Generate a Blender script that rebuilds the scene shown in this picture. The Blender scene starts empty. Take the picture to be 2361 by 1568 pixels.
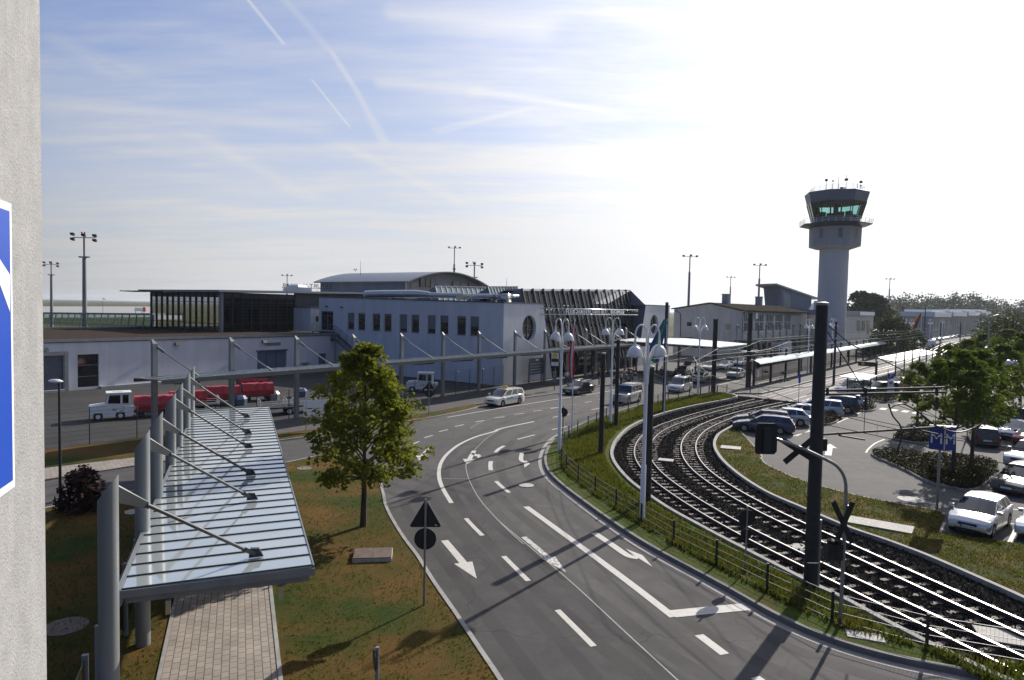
import bpy, math, random
from mathutils import Vector, Matrix
random.seed(7)
S = bpy.context.scene; COL = S.collection
PI = math.pi; R_ = math.radians
# ------------------------------------------------------------------ camera model (24 mm lens, 9.6 m up, slight roll)
F=1574.; CX=1180.5; CY=784.; CAMH=9.6; ROLL=0.021; PITCH=math.atan(73/F)
f3=Vector((0,math.cos(PITCH),-math.sin(PITCH))); r0=Vector((1,0,0)); u0=Vector((0,math.sin(PITCH),math.cos(PITCH)))
RT=math.cos(ROLL)*r0+math.sin(ROLL)*u0; UP=-math.sin(ROLL)*r0+math.cos(ROLL)*u0
def ray(u,v): return f3+RT*((u-CX)/F)-UP*((v-CY)/F)
def g(u,v,z=0.):            # survey: where the line of sight meets height z
    d=ray(u,v); t=(z-CAMH)/d.z; return Vector((t*d.x,t*d.y,z))
def aty(u,v,Y):
    d=ray(u,v); t=Y/d.y; return Vector((t*d.x,Y,CAMH+t*d.z))
def onp(u,v,p,ang):         # on a vertical plane through p running in direction ang (degrees) -> (along, z)
    d=ray(u,v); a=R_(ang); dx,dy=math.cos(a),math.sin(a)
    t=(p[0]*dy-p[1]*dx)/(d.x*dy-d.y*dx); x,y=t*d.x-p[0],t*d.y-p[1]
    return (x*dx+y*dy, CAMH+t*d.z)
def crop(ox,oy,s): return lambda x,y:((ox+x/s)/1.73486,(oy+y/s)/1.73486)
k1=crop(150,1380,1.96); k2=crop(1200,1380,1.96); k3=crop(2100,1480,2.1464); k4=crop(2900,1380,1.96)
b2=crop(1000,1920,1.96); b3=crop(2000,1920,1.96); b4=crop(2896,1920,1.96)
k5=crop(2780,1280,3.734); k6=crop(3300,1180,3.373); k7=crop(1950,1180,3.373); k8=crop(2300,1180,3.92); k9=crop(3150,980,2.24)
def G(k,*pts,z=0.): return [g(*k(*p),z) for p in pts]
cam=bpy.data.cameras.new('camera'); camo=bpy.data.objects.new('camera',cam); COL.objects.link(camo)
cam.lens=24.0; cam.sensor_width=36; cam.clip_start=.1; cam.clip_end=20000
camo.matrix_world=Matrix(((RT.x,UP.x,-f3.x,0),(RT.y,UP.y,-f3.y,0),(RT.z,UP.z,-f3.z,CAMH),(0,0,0,1)))
S.camera=camo
# ------------------------------------------------------------------ objects
def tag(o,label=None,cat=None,group=None,kind=None):
    if label:o['label']=label
    if cat:o['category']=cat
    if group:o['group']=group
    if kind:o['kind']=kind
    return o
def thing(name,label,cat,loc=(0,0,0),rz=0.,group=None):
    o=bpy.data.objects.new(name,None); COL.objects.link(o); o.empty_display_size=.2
    o.location=loc; o.rotation_euler=(0,0,rz); return tag(o,label,cat,group)
KIDS={}
def kids(o): return KIDS.get(o.name,[])
def link(o,parent):
    COL.objects.link(o)
    if parent is not None:
        o.parent=parent; KIDS.setdefault(parent.name,[]).append(o)
    return o
def copy_tree(o,parent=None):
    c=link(o.copy(),parent)
    for ch in kids(o): copy_tree(ch,c)
    return c
def place(o,loc,rz,label=None,group=None):
    o.location=loc; o.rotation_euler=(0,0,rz)
    if label:o['label']=label
    if group:o['group']=group
    return o
class MB:
    def __init__(s): s.v=[]; s.f=[]; s.m=[]; s.mi=0
    def add(s,vs,fs):
        n=len(s.v); s.v+=[tuple(p) for p in vs]; s.f+=[tuple(i+n for i in f) for f in fs]; s.m+=[s.mi]*len(fs); return s
    def quad(s,a,b,c,d): return s.add([a,b,c,d],[(0,1,2,3)])
    def box(s,x0,x1,y0,y1,z0,z1):
        return s.add([(x0,y0,z0),(x1,y0,z0),(x1,y1,z0),(x0,y1,z0),(x0,y0,z1),(x1,y0,z1),(x1,y1,z1),(x0,y1,z1)],
            [(3,2,1,0),(4,5,6,7),(0,1,5,4),(1,2,6,5),(2,3,7,6),(3,0,4,7)])
    def bar(s,p,q,w,h,up=(0,0,1)):      # box bar from p to q
        p,q=Vector(p),Vector(q); d=(q-p).normalized(); u=Vector(up)
        if abs(d.dot(u))>.98: u=Vector((0,1,0))
        r=d.cross(u).normalized()*w/2; t=r.cross(d).normalized()*h/2
        return s.add([p-r-t,p+r-t,p+r+t,p-r+t,q-r-t,q+r-t,q+r+t,q-r+t],[(3,2,1,0),(4,5,6,7),(0,1,5,4),(1,2,6,5),(2,3,7,6),(3,0,4,7)])
    def tube(s,path,r,n=8,cap=True):
        path=[Vector(p) for p in path]; rings=[]; rr=r if isinstance(r,(list,tuple)) else [r]*len(path)
        prev=None
        for i,p in enumerate(path):
            d=(path[min(i+1,len(path)-1)]-path[max(i-1,0)]).normalized()
            if prev is None:
                a=d.cross(Vector((0,0,1)) if abs(d.z)<.95 else Vector((0,1,0))).normalized()
            else:
                a=(prev-d*prev.dot(d)).normalized()
            prev=a; b=d.cross(a)
            rings.append([p+(a*math.cos(2*PI*j/n)+b*math.sin(2*PI*j/n))*rr[i] for j in range(n)])
        vs=[q for ring in rings for q in ring]; fs=[]
        for i in range(len(path)-1):
            for j in range(n): fs.append((i*n+j,i*n+(j+1)%n,(i+1)*n+(j+1)%n,(i+1)*n+j))
        if cap: fs.append(tuple(range(n))[::-1]); fs.append(tuple((len(path)-1)*n+j for j in range(n)))
        return s.add(vs,fs)
    def cyl(s,p,q,r,r2=None,n=12): return s.tube([p,q],[r,r if r2 is None else r2],n)
    def lathe(s,prof,c=(0,0,0),n=20,cap=False):
        vs=[(c[0]+r*math.cos(2*PI*j/n),c[1]+r*math.sin(2*PI*j/n),c[2]+z) for r,z in prof for j in range(n)]; fs=[]
        for i in range(len(prof)-1):
            for j in range(n): fs.append((i*n+j,i*n+(j+1)%n,(i+1)*n+(j+1)%n,(i+1)*n+j))
        if cap: fs.append(tuple(range(n))[::-1]); fs.append(tuple((len(prof)-1)*n+j for j in range(n)))
        return s.add(vs,fs)
    def prism(s,poly,z0,z1):
        n=len(poly)
        ar=sum(poly[i][0]*poly[(i+1)%n][1]-poly[(i+1)%n][0]*poly[i][1] for i in range(n))
        if ar<0: poly=poly[::-1]
        vs=[(p[0],p[1],z0) for p in poly]+[(p[0],p[1],z1) for p in poly]
        return s.add(vs,[tuple(range(n))[::-1],tuple(range(n,2*n))]+[(i,(i+1)%n,n+(i+1)%n,n+i) for i in range(n)])
    def extr(s,poly,axis,t0,t1):        # poly in (a,z) extruded along x ('x': poly is (y,z)) or y ('y': poly is (x,z))
        n=len(poly)
        P=(lambda p,t:(t,p[0],p[1])) if axis=='x' else (lambda p,t:(p[0],t,p[1]))
        return s.add([P(p,t0) for p in poly]+[P(p,t1) for p in poly],[tuple(range(n))[::-1],tuple(range(n,2*n))]+[(i,(i+1)%n,n+(i+1)%n,n+i) for i in range(n)])
    def poly(s,pts,z=None):
        pts=[(p[0],p[1],p[2] if z is None and len(p)>2 else (z or 0)) for p in pts]; n=len(pts)
        ar=sum(pts[i][0]*pts[(i+1)%n][1]-pts[(i+1)%n][0]*pts[i][1] for i in range(n))
        if ar<0: pts=pts[::-1]
        return s.add(pts,[tuple(range(n))])
    def ribbon(s,line,w,z,shift=0.):
        L=[Vector((p[0],p[1],0)) for p in line]; vs=[]
        for i,p in enumerate(L):
            d=(L[min(i+1,len(L)-1)]-L[max(i-1,0)]).normalized(); nrm=Vector((-d.y,d.x,0))
            a=p+nrm*(shift+w/2); b=p+nrm*(shift-w/2); vs+=[(a.x,a.y,z),(b.x,b.y,z)]
        return s.add(vs,[(2*i+1,2*i+3,2*i+2,2*i) for i in range(len(L)-1)])
    def wall(s,line,w,z0,z1,shift=0.):   # swept rectangular section (kerbs)
        L=[Vector((p[0],p[1],0)) for p in line]; vs=[]; n=len(L)
        for i,p in enumerate(L):
            d=(L[min(i+1,n-1)]-L[max(i-1,0)]).normalized(); nrm=Vector((-d.y,d.x,0))
            a=p+nrm*(shift+w/2); b=p+nrm*(shift-w/2); vs+=[(a.x,a.y,z0),(b.x,b.y,z0),(b.x,b.y,z1),(a.x,a.y,z1)]
        fs=[]
        for i in range(n-1):
            for j in range(4): fs.append((4*i+j,4*i+(j+1)%4,4*i+4+(j+1)%4,4*i+4+j))
        fs+= [(3,2,1,0),tuple(4*n-4+j for j in range(4))]
        return s.add(vs,fs)
    def build(s,name,mat,parent=None,smooth=False):
        me=bpy.data.meshes.new(name); me.from_pydata(s.v,[],s.f)
        for m in (mat if isinstance(mat,(list,tuple)) else [mat]): me.materials.append(m)
        if any(s.m): me.polygons.foreach_set('material_index',s.m)
        if smooth: me.polygons.foreach_set('use_smooth',[True]*len(s.f))
        me.update()
        if smooth and smooth!=2:
            try: me.set_sharp_from_angle(angle=R_(35))
            except Exception: pass
        return link(bpy.data.objects.new(name,me),parent)
def cat(pts,n=6):
    P=[Vector((p[0],p[1],p[2] if len(p)>2 else 0)) for p in pts]
    P=[2*P[0]-P[1]]+P+[2*P[-1]-P[-2]]; out=[]
    for i in range(1,len(P)-2):
        for k in range(n):
            t=k/n; a,b,c,d=P[i-1],P[i],P[i+1],P[i+2]
            out.append(.5*((2*b)+(c-a)*t+(2*a-5*b+4*c-d)*t*t+(3*b-a-3*c+d)*t**3))
    out.append(P[-2]); return out
def resample(line,step):
    L=[Vector(p) for p in line]; d=[0]
    for i in range(1,len(L)): d.append(d[-1]+(L[i]-L[i-1]).length)
    n=max(2,int(round(d[-1]/step))+1); out=[]; j=0
    for k in range(n):
        t=d[-1]*k/(n-1)
        while j<len(d)-2 and d[j+1]<t: j+=1
        u=(t-d[j])/max(1e-9,d[j+1]-d[j]); out.append(L[j].lerp(L[j+1],min(1,max(0,u))))
    return out
def smooth_line(line,it=6):
    L=[Vector(p) for p in line]
    for _ in range(it):
        L=[L[0]]+[(L[i-1]+2*L[i]+L[i+1])/4 for i in range(1,len(L)-1)]+[L[-1]]
    return L
def offs(line,d):
    L=[Vector(p) for p in line]; o=[]
    for i,p in enumerate(L):
        t=(L[min(i+1,len(L)-1)]-L[max(i-1,0)]); t.z=0; t.normalize(); o.append(p+Vector((-t.y,t.x,0))*d)
    return o
def text_mesh(txt,size,depth=.0):
    cu=bpy.data.curves.new('lettering','FONT'); cu.body=txt; cu.size=size; cu.extrude=depth; cu.align_x='CENTER'; cu.resolution_u=3
    o=bpy.data.objects.new('lettering',cu); COL.objects.link(o)
    me=bpy.data.meshes.new_from_object(o.evaluated_get(bpy.context.evaluated_depsgraph_get()))
    bpy.data.objects.remove(o); return me
def lettering(txt,size,mat,parent,loc,rot,depth=.01,name='lettering',sx=1.):
    me=text_mesh(txt,size,depth); me.materials.clear(); me.materials.append(mat)
    o=link(bpy.data.objects.new(name,me),parent); o.location=loc; o.rotation_euler=rot; o.scale=(sx,1,1); return o
# ------------------------------------------------------------------ materials
def nt(name):
    m=bpy.data.materials.new(name); m.use_nodes=True; n=m.node_tree; return m,n,n.nodes['Principled BSDF']
def N(n,t,**kw):
    x=n.nodes.new(t)
    for k,v in kw.items():
        if k.startswith('i_'):
            x.inputs[k[2:].replace('_',' ')].default_value=v
        else: setattr(x,k,v)
    return x
def mixc(n,fac,a,b,mode='MIX'):
    x=n.nodes.new('ShaderNodeMix'); x.data_type='RGBA'; x.blend_type=mode
    for i,val in ((0,fac),(6,a),(7,b)):
        if hasattr(val,'links') or hasattr(val,'is_linked'): n.links.new(val,x.inputs[i])
        else: x.inputs[i].default_value=(val if i==0 else (*val[:3],1))
    return x.outputs[2]
def ramp(n,fac,stops):
    x=n.nodes.new('ShaderNodeValToRGB'); e=x.color_ramp.elements
    while len(e)<len(stops): e.new(.5)
    for el,(p,c) in zip(e,stops): el.position=p; el.color=(*(c if isinstance(c,(tuple,list)) else (c,c,c)),1)
    n.links.new(fac,x.inputs[0]); return x.outputs[0]
def coords(n,world):
    if world: return n.nodes.new('ShaderNodeNewGeometry').outputs['Position']
    return n.nodes.new('ShaderNodeTexCoord').outputs['Object']
def noise(n,vec,scale,detail=4,rough=.55):
    x=N(n,'ShaderNodeTexNoise'); x.inputs['Scale'].default_value=scale; x.inputs['Detail'].default_value=detail; x.inputs['Roughness'].default_value=rough
    n.links.new(vec,x.inputs['Vector']); return x.outputs['Fac']
def bumpn(n,b,h,strength,dist=.02):
    x=N(n,'ShaderNodeBump'); x.inputs['Strength'].default_value=strength; x.inputs['Distance'].default_value=dist
    n.links.new(h,x.inputs['Height']); n.links.new(x.outputs[0],b.inputs['Normal'])
def mat(name,col,rough=.6,metal=0.,var=.12,scale=3.,bump=0.,bs=60.,world=False,spec=None,coat=0.,streak=False):
    m,n,b=nt(name); b.inputs['Roughness'].default_value=rough; b.inputs['Metallic'].default_value=metal
    if spec is not None: b.inputs['Specular IOR Level'].default_value=spec
    if coat: b.inputs['Coat Weight'].default_value=coat; b.inputs['Coat Roughness'].default_value=.06
    v=coords(n,world)
    if streak:
        mp=N(n,'ShaderNodeMapping'); mp.inputs['Scale'].default_value=(1,1,.12); n.links.new(v,mp.inputs['Vector']); v2=mp.outputs[0]
    else: v2=v
    if var:
        f=noise(n,v2,scale,5,.6); c=ramp(n,f,[(.3,tuple(x*(1-var) for x in col)),(.7,tuple(min(1,x*(1+var)) for x in col))])
        n.links.new(c,b.inputs['Base Color'])
    else: b.inputs['Base Color'].default_value=(*col,1)
    if bump: bumpn(n,b,noise(n,v,bs,3),bump)
    return m
def glass(name,tint=(.6,.75,.75),refl=.12,ior=1.5,rough=.02):
    m,n,b=nt(name); n.nodes.remove(b); out=[x for x in n.nodes if x.type=='OUTPUT_MATERIAL'][0]
    t=N(n,'ShaderNodeBsdfTransparent'); t.inputs[0].default_value=(*tint,1)
    gl=N(n,'ShaderNodeBsdfGlossy'); gl.inputs['Roughness'].default_value=rough
    fr=N(n,'ShaderNodeFresnel'); fr.inputs[0].default_value=ior
    ad=N(n,'ShaderNodeMath',operation='ADD',use_clamp=True); ad.inputs[1].default_value=refl; n.links.new(fr.outputs[0],ad.inputs[0])
    mx=N(n,'ShaderNodeMixShader'); n.links.new(ad.outputs[0],mx.inputs[0]); n.links.new(t.outputs[0],mx.inputs[1]); n.links.new(gl.outputs[0],mx.inputs[2])
    n.links.new(mx.outputs[0],out.inputs[0]); return m
def asphalt(name,base,patch=.2,warm=1.05):
    m,n,b=nt(name); v=coords(n,True)
    big=noise(n,v,.12,3); mid=noise(n,v,1.1,5,.65); fine=noise(n,v,55,2,.8)
    c=ramp(n,big,[(.3,(base*(1-patch)*warm,base*(1-patch),base*(1-patch)*.97)),(.7,(base*(1+patch)*warm,base*(1+patch),base*(1+patch)*.97))])
    c=mixc(n,.45,c,ramp(n,mid,[(.3,.55),(.7,1.25)]),'MULTIPLY'); 
    c=mixc(n,.75,c,ramp(n,fine,[(.3,.55),(.7,1.5)]),'MULTIPLY')
    # cracks / tar lines
    vo=N(n,'ShaderNodeTexVoronoi',feature='DISTANCE_TO_EDGE'); vo.inputs['Scale'].default_value=.085
    wp=N(n,'ShaderNodeVectorMath',operation='ADD'); nz=N(n,'ShaderNodeTexNoise'); nz.inputs['Scale'].default_value=.7; n.links.new(v,nz.inputs['Vector'])
    sc=N(n,'ShaderNodeVectorMath',operation='SCALE'); sc.inputs['Scale'].default_value=2.2; n.links.new(nz.outputs['Color'],sc.inputs[0]); n.links.new(v,wp.inputs[0]); n.links.new(sc.outputs[0],wp.inputs[1]); n.links.new(wp.outputs[0],vo.inputs['Vector'])
    c=mixc(n,ramp(n,vo.outputs['Distance'],[(0,.5),(.0022,0.)]),c,(base*.45,base*.42,base*.4))
    n.links.new(c,b.inputs['Base Color']); b.inputs['Roughness'].default_value=.85; b.inputs['Specular IOR Level'].default_value=.16
    bumpn(n,b,fine,.5,.012); return m
def turf(name,ga,gb,dry,drymix,sc=1.):
    m,n,b=nt(name); v=coords(n,True)
    big=noise(n,v,.22*sc,5,.6); mid=noise(n,v,1.7*sc,5,.7); fine=noise(n,v,26,4,.75)
    c=mixc(n,ramp(n,mid,[(.35,0.),(.65,1.)]),ga,gb)
    c=mixc(n,ramp(n,big,[(.5-drymix,0.),(.5-drymix+.22,1.)]),c,dry)
    c=mixc(n,.9,c,ramp(n,fine,[(.25,.3),(.55,.95),(.8,1.7)]),'MULTIPLY')
    n.links.new(c,b.inputs['Base Color']); b.inputs['Roughness'].default_value=.95; b.inputs['Specular IOR Level'].default_value=.1
    bumpn(n,b,fine,1.,.06); return m
M={}
M['asphalt']=asphalt('asphalt',.085,.16,1.07); M['asphalt_b']=asphalt('asphalt_parking',.09,.15,1.06); M['asphalt_dark']=asphalt('asphalt_apron',.05,.2); M['asphalt_band']=asphalt('asphalt_lane',.066,.12)
M['conc_road']=asphalt('concrete_road',.17,.12,1.12); M['plaza']=asphalt('plaza_paving',.1,.12,1.06)
M['lawn']=turf('lawn',(.036,.058,.01),(.06,.076,.015),(.16,.088,.026),.12)
M['lawn2']=turf('lawn_dry',(.045,.062,.011),(.07,.074,.016),(.17,.088,.03),.06,1.4)
M['rough_grass']=turf('rough_grass',(.05,.085,.012),(.1,.125,.02),(.13,.085,.03),-.02,1.5)
M['field']=turf('field',(.045,.062,.02),(.065,.075,.028),(.15,.12,.055),.06,.08)
M['shrubbed']=turf('groundcover_soil',(.03,.038,.012),(.05,.045,.018),(.07,.045,.02),0.,3)
def blade(name,a,b_,trans=.35):
    m,n,b=nt(name); v=coords(n,True); c=mixc(n,ramp(n,noise(n,v,1.3,3),[(.35,0.),(.65,1.)]),a,b_)
    c=mixc(n,.8,c,ramp(n,noise(n,v,14,2),[(.3,.5),(.7,1.5)]),'MULTIPLY')
    n.links.new(c,b.inputs['Base Color']); b.inputs['Roughness'].default_value=.6; b.inputs['Specular IOR Level'].default_value=.1
    out=[x for x in n.nodes if x.type=='OUTPUT_MATERIAL'][0]
    tr=N(n,'ShaderNodeBsdfTranslucent'); n.links.new(mixc(n,.5,c,(a[0]*2.4,a[1]*2.0,a[2])),tr.inputs[0])
    mx=N(n,'ShaderNodeMixShader'); mx.inputs[0].default_value=trans; n.links.new(b.outputs[0],mx.inputs[1]); n.links.new(tr.outputs[0],mx.inputs[2]); n.links.new(mx.outputs[0],out.inputs[0])
    return m
M['blade']=blade('grass_blades',(.06,.085,.01),(.13,.105,.025),.35); M['leaf']=blade('leaves',(.09,.12,.013),(.165,.165,.02),.45); M['leaf_green']=blade('green_leaves',(.055,.09,.013),(.1,.125,.02),.4)
M['leaf_dark']=blade('dark_leaves',(.035,.05,.018),(.05,.06,.02),.25); M['leaf_red']=blade('plum_leaves',(.035,.02,.02),(.05,.028,.025),.15)
M['leaf_far']=blade('far_leaves',(.035,.052,.024),(.05,.065,.028),.12); M['cover']=blade('groundcover_leaves',(.026,.027,.008),(.042,.033,.011),.12)
M['bark']=mat('bark',(.06,.045,.035),.9,0,.3,8,.6,30)
M['kerb']=mat('kerb_stone',(.28,.27,.25),.85,0,.22,2.5,.3,60,True); M['kerb_d']=mat('kerb_stone_grey',(.17,.165,.155),.85,0,.2,2.5,.3,60,True)
M['setts']=mat('gutter_setts',(.27,.25,.23),.8,0,.25,7,.5,25,True)
M['marking']=mat('road_paint',(.5,.475,.43),.7,0,.1,6,.2,80,True); M['thin_paint']=mat('thin_road_paint',(.27,.265,.25),.7,0,.25,9,0,0,True)
def worn():
    m,n,b=nt('worn_road_paint'); v=coords(n,True); f=ramp(n,noise(n,v,9,6,.8),[(.42,0.),(.52,1.)])
    n.links.new(mixc(n,f,(.08,.078,.072),(.6,.58,.53)),b.inputs['Base Color']); b.inputs['Roughness'].default_value=.75; return m
M['worn']=worn()
def pavers():
    m,n,b=nt('brick_paving'); tc=coords(n,False)
    br=N(n,'ShaderNodeTexBrick'); br.inputs['Scale'].default_value=1.; br.inputs['Mortar Size'].default_value=.012; br.inputs['Brick Width'].default_value=.3; br.inputs['Row Height'].default_value=.2; br.inputs['Bias'].default_value=-.2
    br.inputs['Color1'].default_value=(.33,.28,.235,1); br.inputs['Color2'].default_value=(.25,.22,.19,1); br.inputs['Mortar'].default_value=(.1,.085,.07,1); n.links.new(tc,br.inputs['Vector'])
    c=mixc(n,.7,br.outputs['Color'],ramp(n,noise(n,tc,1.2,5),[(.3,.7),(.7,1.2)]),'MULTIPLY'); c=mixc(n,.5,c,ramp(n,noise(n,tc,60,2),[(.3,.7),(.7,1.25)]),'MULTIPLY')
    n.links.new(c,b.inputs['Base Color']); b.inputs['Roughness'].default_value=.85; bumpn(n,b,br.outputs['Fac'],-.6,.01); return m
M['pavers']=pavers()
def ballast():
    m,n,b=nt('ballast'); v=coords(n,True)
    vo=N(n,'ShaderNodeTexVoronoi'); vo.inputs['Scale'].default_value=13; n.links.new(v,vo.inputs['Vector'])
    sp=N(n,'ShaderNodeSeparateColor'); n.links.new(vo.outputs['Color'],sp.inputs[0])
    c=ramp(n,sp.outputs[0],[(0,.005),(.6,.014),(.92,.03),(1,.08)]); c=mixc(n,.6,c,ramp(n,noise(n,v,.8,4),[(.3,(.7,.6,.5)),(.7,(1.2,1.15,1.1))]),'MULTIPLY')
    n.links.new(c,b.inputs['Base Color']); b.inputs['Roughness'].default_value=.95; b.inputs['Specular IOR Level'].default_value=0.; bumpn(n,b,vo.outputs['Distance'],-1.,.06); return m
M['ballast']=ballast()
M['stone']=mat('ballast_stone',(.02,.019,.018),.9,0,.6,5,0,0,True,.1)
M['sleeper']=mat('concrete_sleeper',(.19,.155,.13),.85,0,.25,6,.3,50,True)
M['rail']=mat('rail_steel',(.55,.54,.53),.34,1.,.15,3,0,0,True); M['rail_rust']=mat('rail_side',(.03,.022,.018),.85,0,.3,9)
def render_wall(name,col,sc=1.,blot=.12):
    m,n,b=nt(name); v=coords(n,False)
    mp=N(n,'ShaderNodeMapping'); mp.inputs['Scale'].default_value=(.5,.5,.07); n.links.new(v,mp.inputs['Vector'])
    st=noise(n,mp.outputs[0],2.2*sc,6,.65); bl=noise(n,v,.25*sc,4)
    c=mixc(n,1.,tuple(col),ramp(n,st,[(.3,1-blot),(.65,1.05)]),'MULTIPLY'); c=mixc(n,1.,c,ramp(n,bl,[(.3,1-blot*.6),(.7,1.03)]),'MULTIPLY')
    n.links.new(c,b.inputs['Base Color']); b.inputs['Roughness'].default_value=.9; b.inputs['Specular IOR Level'].default_value=.2
    bumpn(n,b,noise(n,v,18*sc,4),.35,.02); return m
M['white_wall']=render_wall('white_render',(.63,.63,.65),1.,.1); M['old_wall']=render_wall('old_render',(.6,.57,.52),1.,.18); M['grey_wall']=render_wall('grey_render',(.36,.36,.37))
M['tower_wall']=render_wall('tower_concrete',(.55,.55,.55),1.,.04); M['blue_panel']=mat('blue_grey_cladding',(.11,.14,.2),.5,.1,.08,.6); M['dark_panel']=mat('dark_cladding',(.035,.04,.05),.5,.2,.15,1.)
M['hangar_wall']=render_wall('hangar_wall',(.36,.345,.32))
def plaster():
    m,n,b=nt('rough_plaster'); v=coords(n,False); vo=noise(n,v,55,3,.75); st=N(n,'ShaderNodeMapping'); st.inputs['Scale'].default_value=(1,1,.1); n.links.new(v,st.inputs['Vector'])
    c=mixc(n,1.,(.345,.338,.332),ramp(n,noise(n,st.outputs[0],3.,6,.7),[(.3,.84),(.7,1.06)]),'MULTIPLY'); c=mixc(n,.85,c,ramp(n,vo,[(.27,.45),(.4,.92),(.7,1.15)]),'MULTIPLY'); c=mixc(n,.6,c,ramp(n,noise(n,v,7,4),[(.3,.8),(.7,1.15)]),'MULTIPLY')
    n.links.new(c,b.inputs['Base Color']); b.inputs['Roughness'].default_value=.95; bumpn(n,b,vo,.9,.012); return m
M['plaster']=plaster()
M['steel']=mat('galvanised_steel',(.27,.28,.285),.42,.75,.15,3); M['steel_d']=mat('dark_painted_steel',(.035,.04,.045),.5,.3,.15,2.); M['anthracite']=mat('anthracite_paint',(.016,.018,.021),.6,0,.15,2.)
M['gpaint']=mat('grey_paint',(.21,.22,.225),.5,.2,.12,2.,0,0,False,None,0,True); M['rib']=mat('rib_paint',(.035,.045,.065),.55,0,.12,1.5); M['gdark']=mat('dark_grey_paint',(.085,.088,.09),.5,.1,.12,2.); M['blue_steel']=mat('blue_grey_steel',(.1,.125,.16),.45,.3,.12,1.5)
M['white_paint']=mat('white_paint',(.78,.78,.77),.35,0,.05,3,0,0,False,None,0,True); M['white_metal']=mat('white_sheet_metal',(.74,.74,.73),.35,0,.06,2.); M['alu']=mat('aluminium',(.6,.6,.6),.3,.9,.06,2.)
M['duct']=mat('duct_metal',(.6,.58,.55),.25,.95,.1,1.)
M['roof_gravel']=mat('roof_gravel',(.06,.047,.04),.95,0,.45,9,.8,40,False,0.); M['roof_metal']=mat('standing_seam_metal',(.3,.31,.32),.4,.6,.1,1.); M['roof_dark']=mat('bitumen_roof',(.06,.052,.045),.95,0,.3,1.2,0,0,False,0.)
M['vault']=mat('vault_metal',(.23,.25,.27),.42,.6,.08,.5)
M['canopy']=mat('canopy_panel',(.58,.62,.6),.06,.55,.07,.7); M['canopy_g']=mat('canopy_glass_panel',(.24,.3,.3),.16,.4,.12,.6); M['bright_roof']=mat('white_canopy_membrane',(.85,.87,.85),.35,0,.03,.5)
M['pale_glass']=mat('pale_roof_glass',(.55,.64,.62),.2,0,.08,.6); M['glass']=glass('clear_glass',(.78,.86,.84),.03); M['glass_hall']=glass('hall_glass',(.42,.54,.54),.0); M['glass_tower']=glass('tower_glass',(.5,.74,.72),.05); M['glass_front']=glass('tilted_front_glass',(.5,.5,.48),.03,1.16)
M['glass_panel']=glass('screen_glass',(.66,.72,.7),.08)
M['window']=mat('window_glass',(.012,.014,.018),.06,0,.3,.5,0,0,False,.6); M['blind']=mat('window_blind',(.16,.165,.17),.5,0,.1,2.)
M['frame']=mat('window_frame',(.17,.175,.18),.5); M['black']=mat('black_plastic',(.012,.012,.013),.5); M['rubber']=mat('rubber',(.018,.018,.018),.85); M['rim']=mat('wheel_rim',(.42,.43,.44),.35,.8,.1,3)
M['cglass']=mat('car_glass',(.008,.01,.012),.04,0,0,1,0,0,False,.75,.5); M['lamp_c']=mat('headlight_lens',(.45,.47,.5),.1,.6,.1,9); M['lamp_r']=mat('tail_light',(.28,.012,.01),.2); M['lamp_y']=mat('amber_lens',(.6,.22,.02),.25)
M['plate']=mat('licence_plate',(.7,.7,.68),.5,0,.04); M['ink']=mat('black_ink',(.02,.02,.02),.6); M['sky_blue_ink']=mat('blue_lettering',(.03,.16,.45),.5); M['green_ink']=mat('green_ink',(.08,.4,.06),.5)
M['sign_blue']=mat('sign_blue',(.008,.06,.4),.4,0,.05); M['sign_blue_shaded']=mat('sign_blue_backlit',(.006,.03,.22),.45,0,.05); M['sign_white']=mat('sign_white',(.75,.75,.75),.45,0,.04); M['sign_back']=mat('sign_back',(.02,.02,.022),.6,.2,.1); M['sign_red']=mat('sign_red',(.5,.015,.015),.4); M['sign_yellow']=mat('sign_yellow',(.7,.5,.04),.5)  # M-sign blue is the sign blue darkened, backlit shade put into its colour
M['red_cover']=mat('red_tarpaulin',(.34,.014,.022),.42,0,.25,2.2,.5,5); M['flag_red']=mat('red_flag_cloth',(.5,.01,.02),.8); M['flag_white']=mat('white_flag_cloth',(.72,.7,.74),.8); M['flag_green']=mat('green_flag_cloth',(.06,.3,.03),.8); M['flag_blue']=mat('blue_flag_cloth',(.02,.09,.28),.8); M['flag_gold']=mat('gold_flag_cloth',(.8,.42,.02),.8); M['flag_black']=mat('black_flag_cloth',(.015,.015,.015),.8)
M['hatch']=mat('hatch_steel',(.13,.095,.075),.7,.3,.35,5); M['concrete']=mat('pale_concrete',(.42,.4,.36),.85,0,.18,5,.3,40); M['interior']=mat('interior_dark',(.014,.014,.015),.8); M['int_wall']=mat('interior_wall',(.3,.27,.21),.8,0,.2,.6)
M['skin']=mat('skin',(.45,.27,.2),.6); M['wood']=mat('timber',(.2,.13,.08),.7)
def paint(name,c,metal=.0,rough=.28): 
    M[name]=mat('car_paint_'+name,c,rough,metal,.05,2,0,0,False,.5,1.)
paint('silver',(.5,.51,.53),.7); paint('cream',(.8,.77,.63)); paint('blackp',(.012,.012,.014)); paint('navy',(.03,.04,.09),.3); paint('white',(.75,.75,.75)); paint('dgrey',(.07,.065,.06),.4); paint('redp',(.35,.02,.03)); paint('bluebus',(.03,.07,.15)); paint('beige',(.42,.4,.34),.4); paint('ice',(.55,.58,.64),.55)
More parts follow.
